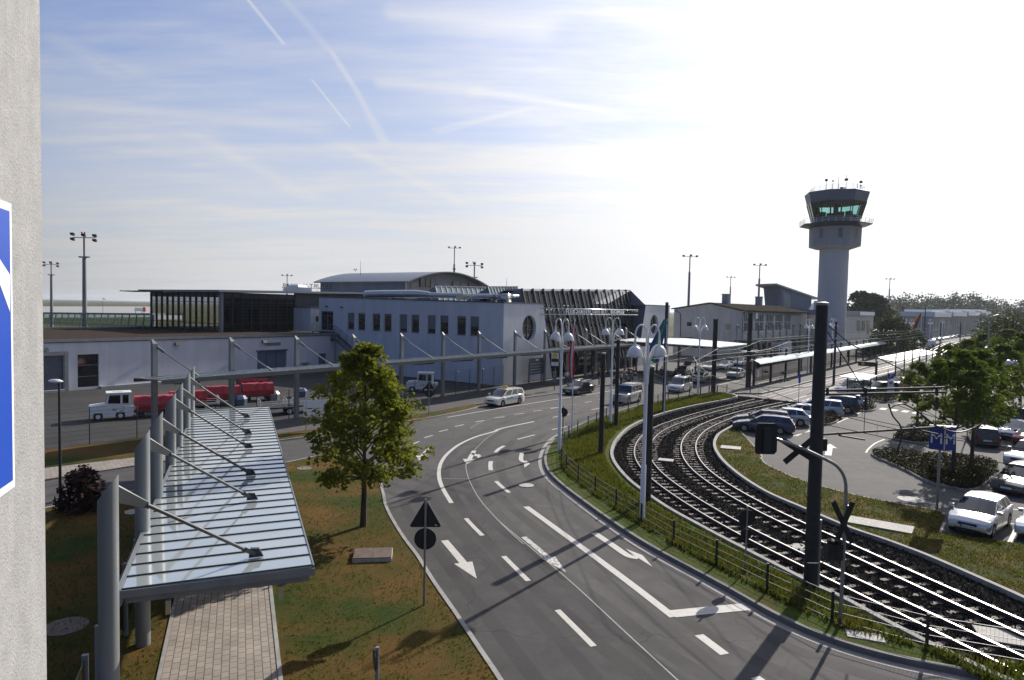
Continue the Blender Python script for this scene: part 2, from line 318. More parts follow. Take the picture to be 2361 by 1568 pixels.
# ------------------------------------------------------------------ sky, sun
SUN_EL=R_(29.3); SUN_AZ=R_(36.)      # azimuth from +Y towards +X
SV=Vector((math.sin(SUN_AZ)*math.cos(SUN_EL),math.cos(SUN_AZ)*math.cos(SUN_EL),math.sin(SUN_EL)))
W=bpy.data.worlds.new('World'); S.world=W; W.use_nodes=True; n=W.node_tree; bg=n.nodes['Background']
sky=N(n,'ShaderNodeTexSky',sky_type='NISHITA',sun_disc=False,sun_elevation=SUN_EL,sun_rotation=SUN_AZ,altitude=300,air_density=1.25,dust_density=1.2,ozone_density=3.5)
tc=N(n,'ShaderNodeTexCoord'); dirv=tc.outputs['Generated']
sep=N(n,'ShaderNodeSeparateXYZ'); n.links.new(dirv,sep.inputs[0])
def mth(op,a,b=None,c=None,clamp=False):
    x=n.nodes.new('ShaderNodeMath'); x.operation=op; x.use_clamp=clamp
    for i,v in enumerate((a,b,c)):
        if v is None: continue
        if isinstance(v,(int,float)): x.inputs[i].default_value=v
        else: n.links.new(v,x.inputs[i])
    return x.outputs[0]
def sstep(v,lo,hi):
    x=N(n,'ShaderNodeMapRange',interpolation_type='SMOOTHSTEP'); x.inputs[1].default_value=lo; x.inputs[2].default_value=hi; n.links.new(v,x.inputs[0]); return x.outputs[0]
zz=mth('ADD',mth('MAXIMUM',sep.outputs[2],0.),.10)
px=mth('DIVIDE',sep.outputs[0],zz); py=mth('DIVIDE',sep.outputs[1],zz)
cmb=N(n,'ShaderNodeCombineXYZ'); n.links.new(px,cmb.inputs[0]); n.links.new(py,cmb.inputs[1]); cp=cmb.outputs[0]
mp=N(n,'ShaderNodeMapping'); mp.inputs['Rotation'].default_value=(0,0,.55); mp.inputs['Scale'].default_value=(.35,1.15,1); n.links.new(cp,mp.inputs[0])
c1=noise(n,mp.outputs[0],2.1,8,.66); c2=noise(n,cp,.45,4,.55)
mp2=N(n,'ShaderNodeMapping'); mp2.inputs['Rotation'].default_value=(0,0,-.75); mp2.inputs['Scale'].default_value=(.25,1.6,1); n.links.new(cp,mp2.inputs[0])
c3=noise(n,mp2.outputs[0],1.5,8,.68)
cl=mth('ADD',mth('MULTIPLY',sstep(c1,.34,.72),.85),mth('MULTIPLY',sstep(c3,.38,.74),.7)); cl=mth('MULTIPLY',cl,sstep(c2,.2,.6))
def sp(u,v):
    d=ray(u,v).normalized(); z=max(d.z,0)+.10; return (d.x/z,d.y/z)
def trail(p,q,w0,w1,amt,rag=.0):
    a,b=sp(*p),sp(*q); L=math.hypot(b[0]-a[0],b[1]-a[1]); ex,ey=(b[0]-a[0])/L,(b[1]-a[1])/L
    dx=mth('SUBTRACT',px,a[0]); dy=mth('SUBTRACT',py,a[1])
    al=mth('DIVIDE',mth('ADD',mth('MULTIPLY',dx,ex),mth('MULTIPLY',dy,ey)),L); pe=mth('ABSOLUTE',mth('SUBTRACT',mth('MULTIPLY',dx,-ey),mth('MULTIPLY',dy,-ex)))
    if rag: pe=mth('ADD',pe,mth('MULTIPLY',mth('SUBTRACT',c1,.5),rag))
    w=mth('ADD',w0,mth('MULTIPLY',al,w1-w0))
    core=mth('SUBTRACT',1.,mth('DIVIDE',mth('ABSOLUTE',pe),mth('MAXIMUM',w,.0005)),None,True)
    ends=mth('MULTIPLY',sstep(al,-.02,.06),mth('SUBTRACT',1.,sstep(al,.85,1.03)))
    return mth('MULTIPLY',mth('MULTIPLY',core,ends),amt)
for t in (((560,-15),(660,108),.008,.010,.8,.006),((716,180),(812,300),.006,.008,.8,.006),((640,-20),(768,125),.018,.02,.28,.06),((762,115),(838,235),.012,.018,.5,.04),((830,225),(890,335),.018,.035,.45,.05),
          ((860,190),(1130,215),.06,.09,.45,.3),((1080,208),(1440,262),.06,.03,.55,.12),((1000,305),(1250,243),.03,.04,.4,.12),((100,75),(330,190),.05,.09,.25,.3),((430,300),(740,470),.08,.1,.3,.4),((90,240),(800,300),.05,.12,.35,.4),((880,30),(1300,70),.06,.1,.5,.5),((780,330),(1090,480),.05,.08,.3,.3)):
    cl=mth('ADD',cl,trail(*t),None,True)
dt=N(n,'ShaderNodeVectorMath',operation='DOT_PRODUCT'); n.links.new(dirv,dt.inputs[0]); dt.inputs[1].default_value=SV
sd=mth('MAXIMUM',dt.outputs['Value'],0.); glow=mth('ADD',mth('MULTIPLY',mth('POWER',sd,4.),4.5),mth('MULTIPLY',mth('POWER',sd,60.),9.))
veil=mth('ADD',mth('ADD',.9,mth('ADD',mth('MULTIPLY',sstep(dt.outputs['Value'],-.2,.6),12.),mth('MULTIPLY',sstep(dt.outputs['Value'],.66,.97),5.5))),glow)             # brightness of sunlit thin cirrus, strongest around the sun
vc=N(n,'ShaderNodeVectorMath',operation='SCALE'); vc.inputs[0].default_value=(.985,.985,1.); n.links.new(veil,vc.inputs['Scale'])
hz=mth('SUBTRACT',1.,sstep(sep.outputs[2],-.04,.36))
cover=mth('ADD',mth('ADD',.09,mth('MULTIPLY',cl,.44)),mth('ADD',mth('MULTIPLY',hz,.62),mth('MULTIPLY',mth('POWER',sd,2.2),.55)),None,True)
tint=mixc(n,1.,sky.outputs[0],(1.35,1.62,2.35),'MULTIPLY')
col=mixc(n,cover,tint,vc.outputs[0])
n.links.new(col,bg.inputs['Color']); bg.inputs['Strength'].default_value=.045
sl=bpy.data.lights.new('sun','SUN'); sl.energy=5.; sl.angle=R_(.55); sl.color=(1.,.945,.86); so=bpy.data.objects.new('sun',sl); COL.objects.link(so)
so.rotation_euler=(-SV).to_track_quat('-Z','Y').to_euler(); so.location=(60,90,80)
S.view_settings.view_transform='Standard'; S.view_settings.look='None'; S.view_settings.exposure=.3; S.view_settings.gamma=1.
S.cycles.max_bounces=6; S.cycles.transparent_max_bounces=24; S.cycles.diffuse_bounces=3; S.cycles.glossy_bounces=3; S.cycles.sample_clamp_indirect=6.
try: S.cycles.use_denoising=True
except Exception: pass
# ------------------------------------------------------------------ ground
def struct(name,mb,m): return tag(mb.build(name,m),kind='structure')
struct('ground',MB().poly([(-6000,-300),(6000,-300),(6000,9000),(-6000,9000)],-.08),M['field'])
M['apron']=asphalt('apron_concrete',.34,.1,1.02)
struct('apron',MB().poly([g(-700,706),g(300,706.5),g(900,713),g(1000,727),g(345,731),g(-500,736)],-.05),M['apron'])
M['taxiway']=mat('taxiway_surface',(.2,.2,.19),.8,0,.1,.02,0,0,True)
struct('taxiway',MB().poly([g(-700,697.5),g(900,703.5),g(900,705),g(-700,699)],-.05),M['taxiway'])
struct('road',MB().poly([(-100,2),(60,2),(110,60),(330,330),(480,560),(400,590),(60,220),(-110,130)],0.),M['asphalt'])
DAp=[g(*p) for p in ((60,1042),(270,1020),(520,990),(620,973),(692,964),(1021,919),(1106,907),(1158,893))]
struct('apron_road',MB().poly(DAp+[(-28,106),(-60,110),(-75,60)],.004),M['asphalt_dark'])
# --- main road edges
LK=[g(1215,1690)]+G(b2,(1920,1568),(1790,1370),(1600,1080),(1430,830),(1300,620),(1190,470),(1100,320),(1050,210),(1030,110))+[g(866,1098),g(838,1072),g(795,1058),g(746,1054),g(692,1064),g(654,1072),g(271,1144.6),g(104,1178),g(-150,1230)]
LK=cat(LK,6)
lawn=[(p.x,p.y) for p in LK]+[(-34,20),(-34,3),(0,3)]
struct('lawn',MB().prism(lawn,-.04,.1),M['lawn'])
kb=MB().wall(LK,.14,-.05,.13,-.07); struct('kerb',kb,M['kerb'])
IK=cat([g(2420,1590),g(2278,1568)]+G(b4,(1850,1520),(1350,1420),(860,1280),(400,1080),(0,850))[0:]+G(b3,(1180,540),(860,330),(560,110),(430,0))+[g(1264,1088),g(1257,1065),g(1262,1040),g(1276,1017)]+[g(1296,1003),g(1323,991),g(1363.7,970.5),g(1413.4,955.5),g(1469.8,938),g(1546.3,920.6),g(1613.5,910),g(1660,906)],6)
BK=cat([g(1668,909),g(1702.6,919)]+G(k3,(1500,310),(1250,370),(1090,420),(1000,455),(880,520),(790,610),(750,690),(745,760),(780,840),(870,950),(980,1045),(1220,1215),(1460,1350))+G(b4,(0,495),(450,730),(720,870),(950,980),(1220,1130),(1600,1330),(1850,1450),(2070,1560))+[g(2380,1610)],6)
IK=smooth_line(IK,4); BK=smooth_line(BK,4)
isl=[(p.x,p.y) for p in IK]+[(p.x,p.y) for p in BK]
struct('verge',MB().prism(isl,-.04,.14),M['rough_grass'])
struct('road_kerb',MB().wall(IK,.16,-.05,.17,-.08 if False else .0),M['kerb_d'])
struct('gutter',MB().ribbon(IK,.34,.006,.28),M['setts'])
struct('track_kerb',MB().wall(BK,.2,-.05,.24,0),M['kerb'])
# --- tracks
R1=G(k3,(1960,255),(1500,360),(1085,495),(1000,560),(930,640),(915,705),(935,780),(990,870),(1075,960),(1350,1140),(1600,1280),z=.14)+G(b4,(0,375),(740,740),(1750,1240),(2352,1535),z=.14)
R2=G(k3,(2040,262),(1500,403),(1200,515),(1120,570),(1070,640),(1060,690),(1062,745),(1085,800),(1130,850),(1350,1020),(1600,1165),z=.14)+G(b4,(0,290),(740,645),(1765,1120),(2352,1400),z=.14)
R3=G(k3,(2200,280),(1800,370),(1500,480),(1400,540),(1335,620),(1325,690),(1345,760),(1400,850),(1500,935),(1800,1115),(2100,1290),z=.14)+G(b4,(740,465),(1700,930),(2352,1160),z=.14)
R4=G(k3,(2330,280),(1900,370),(1600,480),(1510,540),(1460,610),(1455,680),(1480,750),(1530,830),(1640,920),(1950,1105),(2361,1315),z=.14)+G(b4,(740,385),(1700,830),(2352,1050),z=.14)
def centre(A,B):
    A=resample(cat(A,8),.4); B=resample(cat(B,8),.4); out=[]
    for p in A:
        q=min(B,key=lambda b:(b-p).length); out.append((p+q)/2)
    return out
def extend(c,d0,d1):
    a=(c[0]-c[4]).normalized(); b=(c[-1]-c[-5]).normalized(); return [c[0]+a*d0]+c+[c[-1]+b*d1]
C1=extend(centre(R1,R2)[3:-6],1.5,9); C2=extend(centre(R3,R4)[3:-6],1.5,9)
C1=smooth_line(resample(C1,.6),40); C2=smooth_line(resample(C2,.6),40)
for c in (C1,C2):
    for p in c: p.z=0
IN=smooth_line(cat([g(1868,931),g(1800,948),g(1740,962)]+G(k3,(1700,540),(1640,600),(1625,660),(1650,730),(1720,820),(1850,930),(2000,1030),(2150,1110))+G(b4,(640,252),(980,400),(1260,495),(1580,617),(1880,748),(2352,960))+[g(2460,1440)],6),4)
bal=[(p.x,p.y) for p in BK]+[(p.x,p.y) for p in reversed(IN)]
struct('track_bed',MB().prism(bal,-.03,.02),M['ballast'])
struct('inner_kerb',MB().wall(IN,.2,-.05,.2,0),M['kerb'])
rng=random.Random(3)
def in_poly(x,y,P):
    c=False; n_=len(P); j=n_-1
    for i in range(n_):
        xi,yi=P[i][0],P[i][1]; xj,yj=P[j][0],P[j][1]
        if (yi>y)!=(yj>y) and x<(xj-xi)*(y-yi)/(yj-yi)+xi: c=not c
        j=i
    return c
st=MB(); cnt=0
while cnt<15000:
    y=rng.uniform(15,78)
    if rng.random()>(18/y)**1.2: continue
    x=rng.uniform(4,32)
    if not in_poly(x,y,bal): continue
    r=rng.uniform(.02,.05)*(1+y/70); cnt+=1
    vs=[(x+r*a*rng.uniform(.6,1.3),y+r*b*rng.uniform(.6,1.3),.02+r*c*rng.uniform(.7,1.4)) for a,b,c in ((1,0,.1),(-.5,.9,.1),(-.5,-.9,.1),(.1,.1,1.))]
    st.add(vs,[(0,1,3),(1,2,3),(2,0,3)])
tag(st.build('ballast_stones',M['stone']),'loose dark ballast stones between the tram rails','gravel',kind='stuff')
slp=MB(); rl=MB(); rs=MB()
def rail_profile(c):
    for s in (-.5,.5):
        o=resample(offs(c,s),.5); rs.wall(o,.13,.03,.06,0); rs.wall(o,.03,.06,.15,0); rl.wall(o,.058,.15,.19,0)
def sleepers(c):
    pts=resample(c,.68)
    for i,p in enumerate(pts):
        d=(pts[min(i+1,len(pts)-1)]-pts[max(i-1,0)]).normalized(); nn=Vector((-d.y,d.x,0))
        a,b=p-nn*1.02,p+nn*1.02; a.z=b.z=-.025; slp.bar(a,b,.2,.12)
for c in (C1,C2): rail_profile(c); sleepers(c)
struct('track_sleepers',slp,M['sleeper']); struct('rail_heads',rl,M['rail']); struct('rail_webs',rs,M['rail_rust'])
# --- inner lawn by the tracks and the parking lot
PK=cat([g(1688,972),g(1710,1000)]+G(k4,(275,860),(285,905),(330,950),(470,1020),(640,1085),(960,1175),(1300,1245),(1650,1310),(1720,1345)),5)
INN=[p for p in IN if p.y<g(1700,980).y]
il=[(p.x,p.y) for p in PK]+[(q.x,q.y) for q in G(k4,(1670,1482),(2344,1580))]+[tuple(g(2500,1265))[:2],tuple(g(2460,1440))[:2]]+[(p.x,p.y) for p in reversed(INN)]
struct('inner_lawn',MB().prism(il,-.04,.1),M['lawn2'])
struct('lot_kerb',MB().wall(PK,.1,-.05,.11,0),M['kerb'])
lot=[(p.x,p.y) for p in PK]+[tuple(q)[:2] for q in G(k4,(1670,1482),(2344,1580))]+[tuple(g(2500,1265))[:2],(70,22),(105,62),tuple(g(2361,905))[:2],tuple(g(2100,870))[:2],tuple(g(1868,936))[:2]]
struct('parking_lot',MB().poly(lot,.005),M['asphalt_b'])
# --- paved tram road, platform
PE=G(k5,(600,1112),(1000,1112),(1300,1040),(1890,890),(2315,790))+G(k6,(690,950),(935,893),(1060,868))
PW=G(k5,(700,1050),(875,1000),(1075,950),(1433,875),(2020,745),(2270,690))+G(k6,(290,962),(590,880),(755,830),(860,805))
d0=(PE[4]-PE[1]).normalized()
PX=PE[-1]+d0*14
struct('tram_road',MB().poly([g(1655,908),g(1702,919),g(1870,932),g(1990,884),g(2085,856),g(2150,838),g(2260,800),g(2230,790),PX,PE[1],PE[0]],.009),M['conc_road'])
struct('platform',MB().prism([tuple(p)[:2] for p in PE[:1]+PE[1:]]+[tuple(p)[:2] for p in reversed(PW)],0.01,.16),M['plaza'])
struct('platform_edge',MB().wall(PE[1:],.3,0,.19,.12),M['kerb'])
gr=MB()
far=cat([C1[0],PE[2]+Vector((d0.y,-d0.x,0))*1.6,PE[3]+Vector((d0.y,-d0.x,0))*1.6,PE[-1]+Vector((d0.y,-d0.x,0))*1.7]+[g(2190,789),g(2260,795),g(2361,812)],8)
far2=offs(far,-3.0)
for c in (far,far2):
    for s in (-.5,.5): gr.ribbon(offs(c,s),.07,.016)
struct('grooved_rails',gr,M['rail'])
fb=far[26:]
struct('far_track_bed',MB().poly([(p.x,p.y) for p in offs(fb,2)]+[(p.x,p.y) for p in reversed(offs(fb,-5))],.013),M['ballast'])
# --- verges, footpaths, brick walk
ver=[g(*p) for p in ((500,1046),(560,1033),(636.5,1019),(691.7,1011.6),(778,998),(850,986),(965,969),(1040,955),(1094,942),(1104,937),(1093,933),(986,953),(927,963),(800,981),(692,996),(617,1004),(540,1015),(500,1022))]
struct('roadside_verge',MB().prism([(p.x,p.y) for p in ver],-.04,.09),M['lawn2'])
struct('verge_kerb',MB().wall(cat(ver[:10],4),.12,-.05,.11,0),M['kerb'])
pz=[g(*p) for p in ((500,1024),(540,1016),(617,1005),(692,997),(800,982),(927,964),(986,954),(1093,934),(1140,929),(1213,918),(1285,908),(1374,893),(1454,880.5),(1560,862),(1700,840),(1850,815),(1960,796))]
bk=[g(*p) for p in ((1960,780),(1700,806),(1500,828),(1280,868),(1158,891),(1021,918),(692,965),(620,974),(500,991))]
struct('pavement',MB().prism([(p.x,p.y) for p in pz+bk],-.04,.1),M['plaza'])
struct('pavement_kerb',MB().wall(cat(pz[7:],4),.13,-.05,.115,0),M['kerb'])
lv=[g(*p) for p in ((-60,1095),(104,1041),(270,1019),(400,1000),(505,988),(505,1030),(400,1046),(104,1082),(-60,1105))]
struct('upper_verge',MB().prism([(p.x,p.y) for p in lv],-.04,.09),M['lawn'])
bp=[g(*p) for p in ((-80,1107),(104,1082.5),(400,1046.5),(505,1030.5),(505,1046),(400,1062),(104,1108.7),(-80,1138))]
struct('brick_path',MB().prism([(p.x,p.y) for p in bp],-.04,.085),M['pavers'])
# covered walk below the near canopy: local frame along the canopy axis
CA=R_(111.8); ca=Vector((math.cos(CA),math.sin(CA),0)); cr=Vector((math.sin(CA),-math.cos(CA),0))
w0,w1=g(370,1568,.1),g(657,1568,.1)
def walk(s,t): return w0+ca*s+cr*t
wl=MB().box(-6,17,-2.75,0,.0,.115); wo=struct('walkway',wl,M['pavers']); wo.location=(w0.x,w0.y,0); wo.rotation_euler=(0,0,CA)
we=MB().box(-6,17,-2.86,-2.752,.0,.135).box(-6,17,.002,.1,.0,.135); eo=struct('walkway_edging',we,M['kerb']); eo.location=(w0.x,w0.y,0); eo.rotation_euler=(0,0,CA)
# --- road markings
mk=MB(); thin=MB()
def mark(pts,w,sm=True,z=.009,mb=None):
    L=cat(pts,5) if (sm and len(pts)>2) else [Vector(p) for p in pts]
    (mb or mk).ribbon(L,w,z)
mark(G(k2,(1835,600),(1580,655),(1520,680),(1380,720),(1250,780),(1160,850),(1110,915),(1090,985),(1095,1060),(1130,1145),(1188,1240)),.22)
for a,b in (((1375,605),(1443,592)),((1525,573),(1605,563)),((1215,640),(1285,625)),((1090,680),(1160,664)),((975,728),(1040,709)),((880,778),(935,757)),((1680,545),(1755,536)),((1828,520),(1897,513)),((1965,499),(2035,489)),((2100,473),(2156,465)),((1982,568),(2115,545))):
    mark(G(k2,a,b),.15)
for L in (((1155,568),(1550,500),(2120,409)),((1705,740),(1840,705)),((1975,665),(2090,640))): mark(G(k2,*L),.16)
mark(G(k2,(1532,843),(1560,815),(1600,792)),.26); mark(G(k2,(1497,983),(1492,945),(1497,912)),.26); mark(G(k2,(1537,1068),(1580,1110),(1640,1158)),.22)
mark(G(k2,(1300,1360),(1360,1425),(1430,1495)),.2); mark(G(b3,(205,210),(590,490),(1000,795),(1362,1075)),.3); mark(G(b3,(28,598),(222,792)),.2); mark(G(b3,(450,1020),(735,1305)),.2)
mark(G(b3,(1560,1216),(1762,1368)),.3); mark(G(b3,(1348,1052),(1650,1022),(1940,995)),.5,False,.0115); mark(G(b3,(2000,1548),(2090,1610)),.3)
mark(G(k7,(1180,1378),(1560,1310),(1930,1245)),.15)
for a,b in (((850,1530),(960,1515)),((1080,1490),(1190,1475)),((1315,1450),(1405,1437)),((1500,1412),(1600,1400)),((1680,1382),(1785,1366)),((1400,1550),(1880,1455))): mark(G(k7,a,b),.14)
for a,b in (((330,975),(670,905)),((350,870),(500,840)),((880,720),(1040,690)),((1100,870),(1230,845)),((1090,745),(1150,735)),((1300,690),(1360,680)),((1530,770),(1640,750)),((940,945),(1200,895)),((0,835),(0,836))): mark(G(k5,a,b),.15)
mark(G(k5,(1000,1130),(1890,900)),.1,False,.018)
for L in (((1335,655),(1380,625),(1460,590),(1590,555),(1760,522),(1990,487)),((1580,655),(1480,720),(1400,790),(1340,860),(1303,930),(1310,1010),(1350,1110),(1420,1225),(1530,1350),(1650,1470),(1750,1560)),((1110,1047),(1250,1050),(1405,1052))): mark(G(k2,*L),.05,True,.008,thin)
mark(G(b3,(0,330),(500,750),(1000,1210),(1390,1568)),.05,True,.0085,thin); mark(G(b3,(1390,1568),(1600,1770)),.05,True,.0085,thin)
struct('thin_lines',thin,M['thin_paint'])
def arrow(tail,head,mbx,w=.26,hw=.85,hl=1.35,z=.0105):
    t,h=Vector(tail),Vector(head); d=(h-t); L=d.length; d.normalize(); nn=Vector((-d.y,d.x,0)); s=h-d*hl
    pts=[t+nn*w/2,t-nn*w/2,s-nn*w/2,s-nn*hw/2,h,s+nn*hw/2,s+nn*w/2]; mbx.poly([(p.x,p.y) for p in pts],z)
arrow(g(*b2(1525,475)),g(*b2(1778,775)),mk,.3,.72,1.6)
arrow(g(*k2(1015,807)),g(*k2(930,905)),mk,.3,.85,1.3)
arrow(g(*k2(1366,830)),g(*k2(1306,935)),mk,.3,.85,1.4); 
mark(G(k2,(1350,850),(1395,872)),.3,False,.0105); mk.poly([(p.x,p.y) for p in G(k2,(1400,855),(1422,872),(1395,888),(1385,870))],.0112)
mark(G(k2,(1740,848),(1733,900),(1765,922)),.28,True,.0105); mk.poly([(p.x,p.y) for p in G(k2,(1772,905),(1803,932),(1760,962),(1755,935))],.0112)
mark(G(b3,(740,416),(880,510),(1000,592),(1085,612)),.32,True,.0105); mk.poly([(p.x,p.y) for p in G(b3,(985,541),(1118,592),(1196,683),(1046,590))],.0112)
wn=MB(); arrow(g(*b3(185,447)),g(*b3(520,727)),wn,.24,.6,1.6); struct('worn_arrow',wn,M['worn'])
pa=MB(); arrow(g(*k4(808,866)),g(*k4(825,776)),mk,.42,1.0,1.6)
for L in (((510,722),(690,670)),((1105,845),(1125,815),(1180,770),(1250,740)),((2150,1272),(2344,1300)),((2150,1388),(2320,1412)),((2080,935),(2110,925))): mark(G(k4,*L),.12)
mark(G(k4,(2300,1410),(2225,1560)),.16); mark(G(k4,(1722,1392),(1678,1478)),.12); mark(G(k4,(1678,1480),(2340,1568)),.1)
mark(G(k4,(880,610),(1060,530)),.12); mark(G(k4,(560,715),(760,630)),.1)
for x,y in ((1240,502),(1325,513),(1412,522),(1495,533)):
    a,b,c,d=G(k4,(x-35,y+2),(x+12,y+8),(x+37,y-3),(x-10,y-9)); mk.poly([(p.x,p.y) for p in (a,b,c,d)],.0105)
struct('road_markings',mk,M['marking'])
# darker relaid lane
bnd=cat(G(k2,(1580,655),(1480,720),(1400,790),(1340,860),(1303,930),(1310,1010),(1350,1110),(1420,1225),(1530,1350),(1650,1470),(1750,1560))+G(b3,(600,840),(1000,1210),(1390,1568),(1600,1770)),4)
lft=[p for p in LK if g(*b2(1920,1568)).y-4<p.y<g(880,1140).y+.1 and p.x>-6]
bandp=[(p.x,p.y) for p in bnd]+[tuple(g(1215,1700))[:2]]+[(p.x+.15,p.y) for p in lft]
struct('road_band',MB().poly(bandp,.004),M['asphalt_band'])
wear,wn_t,wb_=nt('tyre_wear'); wo_=[x for x in wn_t.nodes if x.type=='OUTPUT_MATERIAL'][0]; wb_.inputs['Base Color'].default_value=(.03,.029,.028,1); wb_.inputs['Roughness'].default_value=.8; wb_.inputs['Specular IOR Level'].default_value=.15
wt=N(wn_t,'ShaderNodeBsdfTransparent'); wm_=N(wn_t,'ShaderNodeMixShader'); wp_=coords(wn_t,True); wn_t.links.new(ramp(wn_t,noise(wn_t,wp_,.55,6,.75),[(.4,0.),(.75,.34)]),wm_.inputs[0]); wn_t.links.new(wt.outputs[0],wm_.inputs[1]); wn_t.links.new(wb_.outputs[0],wm_.inputs[2]); wn_t.links.new(wm_.outputs[0],wo_.inputs[0])
tw=MB(); RK=[p for p in LK if 11<p.y<g(880,1140).y]
for d_ in (1.0,2.5,4.4,5.9): tw.ribbon(offs(RK,-d_),.5,.0072)
SK=[p for p in IK if 11<p.y<64]
for d_ in (1.3,2.8,4.6,6.1): tw.ribbon(offs(SK,d_),.55,.0068)
struct('tyre_wear',tw,wear)
def cover(name,lab,c,r,m,sq=None,z=.012,h=.02,rz=0):
    b=MB()
    if sq: b.box(-sq[0]/2,sq[0]/2,-sq[1]/2,sq[1]/2,0,h)
    else: b.lathe([(0,h),(r*.55,h),(r*.57,h-.006),(r*.62,h-.006),(r*.64,h),(r,h),(r,0)],n=24)
    o=b.build(name,m); o.location=(c[0],c[1],z); o.rotation_euler=(0,0,rz); tag(o,lab,'manhole cover' if not sq else 'hatch'); return o
cover('manhole_cover','round pale manhole cover in the curved road beside the pole shadow',g(*b3(205,44)),.42,M['concrete'])
cover('manhole_cover','round pale manhole cover in the parking lot asphalt below the blue sign post',g(*k4(1453,1213)),.62,M['concrete'])
cover('manhole_cover','round manhole cover in the shaded lawn behind the second canopy column',g(310,1180,.1),.42,M['concrete'],z=.1)
cover('manhole_cover','large round lid in the dark grass beside the rough wall',g(150,1445,.1),.6,M['hatch'],z=.1)
cover('manhole_cover','round manhole cover in the lawn left of the maple tree',g(702,1080,.1),.42,M['kerb_d'],z=.1)
cover('manhole_cover','reddish round lid in the ballast left of the big mast',g(*b4(605,532)),.4,M['concrete'],z=.03)
hb=thing('access_hatch','brown steel double hatch on a raised frame in the dry lawn','hatch',g(860,1284,.1),R_(8))
MB().box(-.72,.72,-.55,.55,0,.13).build('frame',M['concrete'],hb); MB().box(-.7,-.006,-.53,.53,.13,.165).build('lid',M['hatch'],hb); MB().box(.006,.7,-.53,.53,.13,.165).build('lid',M['hatch'],hb)
for lab,q,sx,sy in (('pale square concrete slab in the grass right of the tram curve',g(*k4(45,820)),1.35,1.1),('pale long slab of four flags in the lawn by the silver hatchback',g(*k4(1215,1432)),2.6,1.2),('small square slab with a dark lid in the ballast of the tram curve',g(*k3(1210,780)),.95,.7),('wide slab with a square lid in the ballast at the picture edge',g(*b4(2210,1245)),1.5,1.0),('narrow slab half hidden in the rough grass behind the wire fence',g(*b4(1105,1262)),1.0,.5)):
    cover('concrete_slab',lab,q,0,M['concrete'],(sx,sy),.115 if 'grass' in lab or 'lawn' in lab else .03,.05,R_(-35 if 'long' in lab else -20))
# ------------------------------------------------------------------ terminal buildings; local frame: x along the facade, y into the site
BA=R_(55.5); B0=g(1158,890); ba=Vector((math.cos(BA),math.sin(BA),0)); bb=Vector((-math.sin(BA),math.cos(BA),0))
def bw(x,y,z=0.): return B0+ba*x+bb*y+Vector((0,0,z))
def bl(p): d=Vector(p)-B0; return (d.dot(ba),d.dot(bb),p[2])
def bx(u,v,y): return onp(u,v,bw(0,y),55.5)      # pixel on plane y -> x,z
def by(u,v,x): return onp(u,v,bw(x,0),145.5)     # pixel on plane x -> y,z
def at_b(name,lab,cat_,x=0,y=0,group=None): return thing(name,lab,cat_,bw(x,y),BA,group)
def holewall(mb,P,u0,u1,z0,z1,holes,depth=.22):
    us=sorted({u0,u1}|{h[0] for h in holes}|{h[1] for h in holes}); zs=sorted({z0,z1}|{h[2] for h in holes}|{h[3] for h in holes})
    for i in range(len(us)-1):
        for j in range(len(zs)-1):
            a,b,c,d=us[i],us[i+1],zs[j],zs[j+1]; mu,mz=(a+b)/2,(c+d)/2
            if any(h[0]<mu<h[1] and h[2]<mz<h[3] for h in holes): continue
            mb.quad(P(a,c,0),P(b,c,0),P(b,d,0),P(a,d,0))
    for a,b,c,d in holes:
        for (p,q) in (((a,c),(b,c)),((b,c),(b,d)),((b,d),(a,d)),((a,d),(a,c))):
            mb.quad(P(p[0],p[1],0),P(q[0],q[1],0),P(q[0],q[1],depth),P(p[0],p[1],depth))
def window(parent,P,a,b,c,d,depth=.2,transom=.75,blind=0.,sill=True):
    f=MB(); w=.06; D=depth-.05
    def bx_(u0,u1,z0,z1,d0,d1):
        pts=[P(u,z,dd) for dd in (d0,d1) for u,z in ((u0,z0),(u1,z0),(u1,z1),(u0,z1))]
        f.add(pts,[(3,2,1,0),(4,5,6,7),(0,1,5,4),(1,2,6,5),(2,3,7,6),(3,0,4,7)])
    bx_(a+.004,a+w,c+.004,d-.26,D,D+.06); bx_(b-w,b-.004,c+.004,d-.26,D,D+.06); bx_(a+w,b-w,c+.004,c+w,D,D+.06); bx_(a+.004,b-.004,d-.26,d-.004,D-.02,D+.06)
    if transom: bx_(a+w,b-w,c+(d-c)*transom-.03,c+(d-c)*transom+.03,D+.001,D+.059)
    if sill: bx_(a-.03,b+.03,c-.05,c-.003,-.06,D)
    o=f.build('window',M['frame'],parent)
    gmb=MB(); gmb.quad(P(a,c,depth-.01),P(b,c,depth-.01),P(b,d,depth-.01),P(a,d,depth-.01)); gmb.build('pane',M['window'],o)
    if blind:
        bmb=MB(); z0=d-.26-(d-c-.3)*blind; bmb.quad(P(a+w,z0,depth-.02),P(b-w,z0,depth-.02),P(b-w,d-.2,depth-.02),P(a+w,d-.2,depth-.02)); bmb.build('blind',M['blind'],o)
    return o
